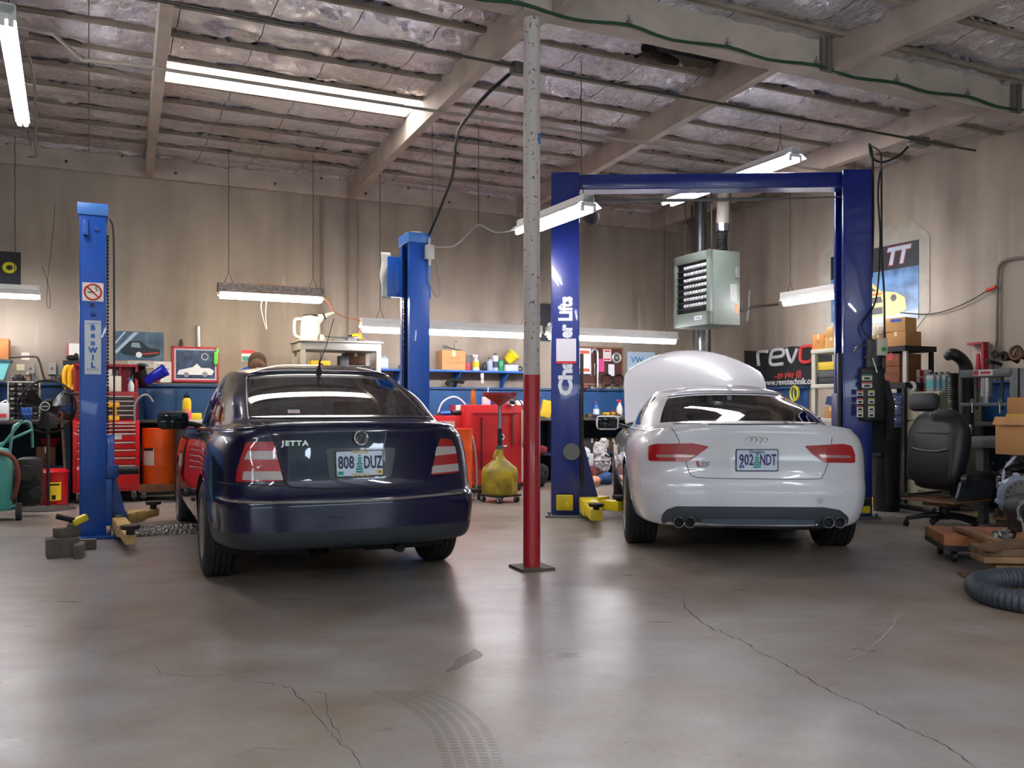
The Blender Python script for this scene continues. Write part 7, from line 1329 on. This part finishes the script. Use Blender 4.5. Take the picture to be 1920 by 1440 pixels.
part('plywood_board', MB().box((0, .02, zs2(936)), (.52, .58, .018)).box((0, -.02, zs2(942)), (.25, .25, .05)), M('#8a6848', .7, var=.3), st)
part('gas_cylinder', MB().cyl((0, 0, .10), (0, 0, zs2(943)), .035, seg=18).cyl((0, 0, .08), (0, 0, .22), .045, seg=18), BLK, st); part('height_lever', MB().tube([(.05, .05, zs2(946)), (.25, .12, zs2(948))], .007), STEEL, st)
part('tag', MB().box((.24, .10, zs2(960)), (.03, .004, .05), bev=.002), M('#c9ac5c', .5), st)
for i in range(5):
    a = 2*pi*i/5+1.2; e = Vector((.32*cos(a), .32*sin(a), .075)); o = part('base_arm', MB().tube([(0, 0, .12), (e.x*.5, e.y*.5, .11), tuple(e)], [.032, .024, .018], seg=10), BLK, st); MB().cyl((e.x-.012, e.y, .028), (e.x+.012, e.y, .028), .028, seg=16).cyl((e.x, e.y, .03), (e.x, e.y, .08), .008).build('caster', BLK, o)
# ------------------------------------------------------------------ pallets, engine, gearbox, hose, driveshaft
WD = M('#8f6a46', .8, var=.35, vscale=7, bump=.4); WD2 = M('#9a5f38', .8, var=.3, vscale=6, bump=.3); WD3 = M('#6f5339', .85, var=.4, vscale=7, bump=.5)
dl0 = Vector((3.07, 6.28, 0)); dy = thing('wheeled_pallet', 'plywood deck on black casters holding the gearbox at the right edge', 'dolly', dl0, radians(-12)); part('deck', MB().box((.34, .26, .165), (.72, .55, .075), bev=.004), WD2, dy); part('rubber_edge', MB().box((.34, .26, .11), (.72, .55, .035)), M('#1d1c1b', .8), dy)
for x in (.07, .6):
    for y in (.08, .45): part('caster', MB().cyl((x-.014, y, .04), (x+.014, y, .04), .04, seg=18).box((x, y, .085), (.05, .05, .02)), BLK, dy)
def plank(label, a, b, w, h, z, mat, g=None):
    a = Vector(a); b = Vector(b); d = b-a; m = (a+b)/2; return solo('wood_plank', MB().box((0, 0, h/2), (d.length, w, h), bev=.004), mat, label, 'plank', Vector((m.x, m.y, z)), atan2(d.y, d.x), g)
plank('split board lying slantwise across the wheeled deck', on_z(1795, 992, .22), on_z(1885, 1024, .22), .07, .035, .212, WD)
plank('short grey brown board beside the gearbox on the deck', on_z(1850, 1030, .22), on_z(1915, 1020, .22), .07, .05, .206, WD3)
plt_ = thing('wood_pallet', 'stacked timber pallet nearest the camera at the right edge', 'pallet', on_z(1862, 1092, 0), radians(-8))
part('block', MB().box((.30, .10, .055), (.55, .16, .11), bev=.004), WD, plt_); part('deck_board', MB().box((.27, .08, .145), (.68, .22, .04), bev=.003, rot=.02), WD, plt_); part('deck_board', MB().box((.27, .10, .19), (.68, .24, .045), bev=.003, rot=.0), WD3, plt_); part('floor_board', MB().box((.22, .12, .008), (.70, .26, .012), rot=-.05), WD3, plt_)
pl3 = thing('wood_pallet', 'dark wood pallet under the car seat and engine', 'pallet', R(rt(Vector((3.9, 7.9, 0)))[0], rt(Vector((3.9, 7.9, 0)))[1], 0)+Vector((.75, .0, 0)), radians(-30))
for y in (-.3, 0, .3): part('runner', MB().box((.2, y, .06), (1.0, .08, .12)), WD3, pl3)
for x in (-.25, -.05, .15, .35, .55): part('deck_board', MB().box((x, 0, .14), (.14, .75, .025)), WD, pl3)
random.seed(77); ec = on_Y(1915, 900, 7.1); en = thing('engine', 'black greasy car engine on pallets at the right edge', 'engine', Vector((ec.x+.34, ec.y+.35, .155)), radians(-20)); EM = M('#1f1e1d', .4, metal=.5, var=.4, bump=.5); zt_ = HC+(HZ-856)*7.3/FL-.155
part('block', MB().box((0, 0, zt_*.4), (.55, .45, zt_*.75), bev=.05).box((0, 0, zt_*.8), (.45, .3, zt_*.2), bev=.03), EM, en)
for i in range(26):
    a = Vector((random.uniform(-.36, .2), random.uniform(-.32, .1), zt_*random.uniform(.45, .95))); b = a+Vector((random.uniform(-.25, .25), random.uniform(-.12, .12), random.uniform(-.1, .08))); c = b+Vector((random.uniform(-.2, .2), random.uniform(-.1, .1), random.uniform(-.12, .05)))
    part('pipe', MB().tube([a, (a+b)/2+Vector((0, 0, .04)), b, c], random.uniform(.008, .024), seg=8, k=4), M(random.choice(('#18181a', '#26262a', '#8a8a8c', '#2c2826', '#141416', '#4a4440')), .4, metal=.3), en)
for i in range(14):
    a = Vector((random.uniform(-.34, .25), random.uniform(-.3, .0), zt_*random.uniform(.3, 1))); part('fitting', MB().box(tuple(a), (random.uniform(.04, .1), random.uniform(.04, .08), random.uniform(.03, .07)), bev=.01, rot=random.uniform(0, 3)), M(random.choice(('#1c1c1e', '#3a3a3c', '#777779', '#101012')), .4, metal=.4), en)
part('white_strap', MB().tube([(-.30, -.25, zt_*.5), (-.29, -.27, zt_*.8), (-.2, -.2, zt_*1.0)], .012, k=3), M('#b9bcd0', .5), en)
part('red_cap', MB().cyl((.02, -.36, zt_*.45), (.02, -.33, zt_*.45), .022), M('#b0283c'), en)
fwc = on_Y(1914, 932, 6.95); fl = thing('flywheel', 'grey drilled flywheel and bell housing ring in front of the engine', 'flywheel', fwc, radians(-6)); part('ring', MB().lathe([(.135, .03), (.17, .03), (.175, 0), (.165, -.02), (.135, -.02), (.135, .03)], axis=(0, 1, 0), seg=40), M('#8f94a6', .4, metal=.5, var=.2), fl); part('plate', MB().cyl((0, -.005, 0), (0, .015, 0), .135, seg=40), M('#77736c', .4, metal=.6, var=.3), fl)
for i in range(16): a = 2*pi*i/16; part('hole', MB().cyl((.105*cos(a), -.008, .105*sin(a)), (.105*cos(a), .0, .105*sin(a)), .009, seg=8), BLK, fl)
for i in range(8): a = 2*pi*i/8+.2; part('bolt_lug', MB().cyl((.175*cos(a), -.02, .175*sin(a)), (.175*cos(a), .02, .175*sin(a)), .02, seg=10), M('#8f94a6', .4, metal=.5), fl)
part('stand_foot', MB().box((.03, .12, -.17), (.12, .12, max(.02, fwc.z-.155-.0)-.0), bev=.01), BLK, fl)
gc = on_Y(1955, 972, 6.35); gb_ = thing('gearbox', 'dark gearbox casing with pale machined rim standing on the wheeled deck', 'gearbox', gc, radians(-4)); GM = M('#232323', .5, metal=.4, bump=.5); gr = .17; outline = [(gr*(1+.12*sin(3*a+.6)+.05*sin(7*a))*cos(a), gr*(1.05+.1*cos(2*a))*sin(a)) for a in [2*pi*i/40 for i in range(40)]]
part('casing', MB().prism(outline, .0, .22), GM, gb_); part('rim', MB().tube([(x, -.004, z) for x, z in outline], .009, closed=True, seg=6), M('#8f8c86', .4, metal=.6), gb_)
for i in range(0, 40, 4): x, z = outline[i]; part('bolt_lug', MB().tube([(x*1.05+.013*cos(q), -.012, z*1.05+.013*sin(q)) for q in [k*pi/5 for k in range(10)]], .005, closed=True, seg=5), M('#8f8c86', .4, metal=.6), gb_)
part('bore', MB().cyl((-.02, -.01, .0), (-.02, .0, .0), .07, seg=24).cyl((-.02, -.03, 0), (-.02, -.01, 0), .03, seg=20), M('#3a3b40', .35, metal=.6), gb_); part('dome', MB().sph((-.09, .0, .03), (.05, .03, .05)), M('#34373c', .3, metal=.5), gb_); part('foot', MB().box((0, .11, -.17-.0), (.2, .2, max(.03, (gc.z-.205-.16)*2)), bev=.008), GM, gb_)
random.seed(9)
for i in range(5): p = on_z(1862+i*9, 1012-i*3, .23); solo('gear_part', MB().cyl((0, 0, 0), (.03, .02, .06), .02, seg=12).box((0, 0, .02), (.06, .04, .03), bev=.006), M(random.choice(('#3c3733', '#77726c', '#26221f')), .4, metal=.6), 'small loose metal fitting beside the gearbox on the wheeled deck', 'fitting', Vector((p.x, p.y, .207)), i, 'loose fittings beside the gearbox')
cc = Vector((3.05, 5.00, .062)); q_ = [(cc.x+.40*cos(a), cc.y+.36*sin(a), .066+.01*sin(a)) for a in [2*pi*i/150 for i in range(150)]]; solo('corrugated_hose', MB().tube(q_, .062, seg=20, closed=True, ridge=.12), M('#2c3138', .6, bump=.2), 'coiled grey corrugated hose on the floor at the right edge', 'hose')
a = on_z(1668, 946, .045); b = on_z(1752, 958, .05); ds = thing('driveshaft', 'grey driveshaft lying on the floor left of the car seat', 'driveshaft', Vector((a.x, a.y, .05)), 0); d_ = Vector((b.x-a.x, b.y-a.y, 0)); part('tube', MB().cyl((0, 0, 0), tuple(d_), .032, seg=18), M('#4b4d50', .4, metal=.6), ds); part('joint', MB().cyl(tuple(d_*-.05), tuple(d_*.03), .048, seg=18).cyl(tuple(d_*.07), tuple(d_*.10), .045, seg=18), M('#5b5045', .5, metal=.4), ds)
# ------------------------------------------------------------------ conduits and cables under the roof
run('dark steel conduit crossing the roof in front of the skylight', [R(-7.5, 6.32, 3.80), R(8.4, 6.32, 3.80)], .012, CON)
q = on_z(100, 64, 3.85)
run('pale painted conduit crossing the roof just behind the skylight', [R(rt(q)[0]-1.0, rt(q)[1]-.1, 3.86), q, on_z(155, 112, 3.84), R(.3, 7.72, 3.845), R(4, 7.72, 3.845), R(8.1, 7.72, 3.845)], .015, CONL)
run('long conduit along the near face of the main girder', [R(2.0, 5.28, 4.18), R(8.9, 5.28, 4.02)], .016, M('#a39a90', .4, metal=.4))
gp = []
for px, py in ((840, -14), (905, 0), (975, 6), (1050, 30), (1100, 40), (1180, 47), (1260, 75), (1365, 88), (1440, 112), (1532, 122), (1600, 145), (1682, 155), (1740, 173), (1815, 181), (1870, 200), (1925, 207)): gp.append(on_n(px, py, 5.31))
run('green cable clipped in swags along the main girder', gp, .012, M('#123d20', .6), 3, 'green_cable', 'cable')
for px, py in ((975, 6), (1180, 46), (1365, 87), (1532, 121), (1682, 154), (1815, 180)):
    solo('cable_clip', MB().box((0, 0, 0), (.03, .04, .03), bev=.004).cyl((0, 0, 0), (0, 0, .05), .006), GREY, 'small metal clip holding the green cable on the girder', 'clip', on_n(px, py-4, 5.325), RB, 'cable clips on the girder')
for px in (1550, 1905):
    p = on_n(px, 100, 5.33); solo('joist_hanger', MB().box((0, 0, 0), (.12, .035, .30), bev=.004).box((0, -.02, 0), (.05, .03, .30)), M('#6f655d', .6, metal=.4), 'metal joist hanger on the girder face' + (' at the right edge' if px > 1600 else ' at the crossing purlin'), 'bracket', Vector((p.x, p.y, 3.94)), RB)
p = R(rt(on_z(968, 130, 3.80))[0], 6.32, 3.78)
jb = thing('junction_box', 'dark junction box on the conduit left of the column', 'junction box', p, RB); part('box', MB().box((0, 0, 0), (.14, .09, .09), bev=.005), M('#4a4743', .5, metal=.5), jb); part('cover', MB().box((0, -.05, 0), (.12, .012, .08), bev=.003), M('#5a5651', .5, metal=.5), jb)
top = p+Vector((-.08, 0, -.04)); e = lift.location+Vector((2.99*CT+.18*ST, 2.99*ST-.18*CT, 2.80))
run('black power cable drooping from the girder to the bright blue lift', [top, on_Y(910, 180, 7.0), on_Y(866, 235, 7.4), on_Y(855, 270, 7.7), on_Y(848, 330, 8.1), on_Y(828, 385, 8.4), e], .015, BLK, 7, 'power_cable', 'cable')
run('thin grey cable swagging from the junction box to the hanging light', [e+Vector((.06, 0, -.12)), on_Y(850, 462, 8.6), on_Y(872, 445, 8.6), on_Y(897, 422, 8.4), on_Y(930, 436, 8.2), on_Y(968, 430, 8.2), on_z(975, 424, 2.83)], .006, M('#8a8781', .6), 6, 'grey_cable', 'cable')
def hang(px, y0, y1, Y, lab): run(lab, [on_Y(px, y1, Y), on_Y(px+random.uniform(-1, 1), y0, Y)], .004, CHN, 0, 'hanging_chain', 'chain')
hang(811, 235, 438, 9.2, 'hanging chain left of the power cable above the bright blue lift'); hang(897, 235, 422, 8.4, 'hanging chain holding the grey cable swag'); 
pb = R(8.1, 6.5, 3.80)
solo('junction_box', MB().box((0, 0, 0), (.22, .1, .09), bev=.005).box((-.12, 0, .01), (.06, .06, .06), bev=.004), M('#6a6762', .5, metal=.5), 'steel junction box by the right wall under the roof', 'junction box', on_z(1722, 266, 3.80), RB)
run('black cable looping from the wall junction box down to the lift control unit', [on_z(1705, 272, 3.78), on_Y(1685, 292, 9.0), on_Y(1655, 304, 9.0), on_Y(1635, 295, 9.0), on_Y(1630, 270, 9.0), on_Y(1636, 300, 9.0), on_Y(1637, 420, 8.95), on_Y(1634, 520, 8.9)], .012, BLK, 6, 'power_cable', 'cable')
q = on_z(36, 58, 3.85)
cp = thing('light_hanger_box', 'round conduit box with drop pipe beside the nearest tube light', 'conduit box', q, 0); part('box', MB().cyl((0, 0, -.05), (0, 0, .08), .06, seg=20), CONL, cp)
run('conduit dropping down the back wall at the far left', [q, on_z(64, 150, 3.85), on_z(66, 270, 3.9), on_n(62, 294, NW-.12), on_n(-20, 290, NW-.12)], .012, CONL, 3)
for px, yb in ((653, 600), (671, 640)):
    a = on_n(px, 372, NW-.03); b = Vector((a.x, a.y, 1.5)); run('thin vertical conduit on the back wall, %s one behind the jug table' % ('left' if px == 653 else 'right'), [a, b], .011 if px == 653 else .008, M('#84786d', .6))
for px in (602,):
    a = on_n(px, 372, NW-.06); run('vertical pipe on the back wall behind the short rusty light', [a, Vector((a.x, a.y, 1.2))], .018, M('#7b7066', .6))
run('orange extension cord drooping from the rusty light to the long light', [on_n(470, 533, 10.6), on_n(540, 538, 10.6), on_n(604, 556, 10.6), on_n(625, 583, 10.6), on_n(650, 596, 10.6), on_n(672, 600, 10.5), on_n(684, 612, 10.5), on_n(672, 622, 10.5), on_n(686, 640, 10.9)], .006, M('#b8562a', .6), 5, 'extension_cord', 'cord')
run('white pull cords hanging below the rusty tube light', [on_n(492, 560, 10.6), on_n(490, 580, 10.6), on_n(500, 618, 10.6), on_n(498, 590, 10.6), on_n(500, 562, 10.6)], .004, M('#d8d4c8', .6), 5, 'pull_cord', 'cord')
run('thin black wire loop on the wall beside the left tube light', [on_n(80, 500, 12.0), on_n(92, 540, 12.0), on_n(94, 575, 12.0), on_n(88, 570, 12.0), on_n(90, 520, 12.0), on_n(100, 430, 12.0), on_n(103, 380, 12.0)], .003, BLK, 5, 'wire', 'wire')
# missing insulation and a rotten scrap under the girder
for i in range(4):
    a = on_n(1195+i*3, 96+i*9, 5.75+i*.13); 
    run('pale metal deck rib showing where insulation is missing', [Vector((a.x-.3, a.y-.15, 4.165)), Vector((a.x+.45, a.y+.21, 4.165))], .014, M('#b7b3ac', .5), 0, 'deck_rib', 'roof deck', 'deck ribs in the roof gap')
p = on_z(1240, 112, 4.0)
solo('torn_insulation', MB().tube([(-.16, -.22, .02), (-.05, -.08, .0), (.04, .05, .03), (.16, .2, .06)], [.05, .035, .045, .03], seg=9, k=3), M('#2c1c14', .95, bump=1, bscale=60, var=.5), 'dark brown torn scrap hanging from the roof gap', 'insulation scrap', p, 0)
solo('plastic_bag', MB().sph((0, 0, 0), (.10, .09, .085), seg=14), M('#26282a', .7, bump=.8), 'small black bundle hung near the roof behind the lift crossbeam', 'bundle', on_Y(1108, 407, 9.9))
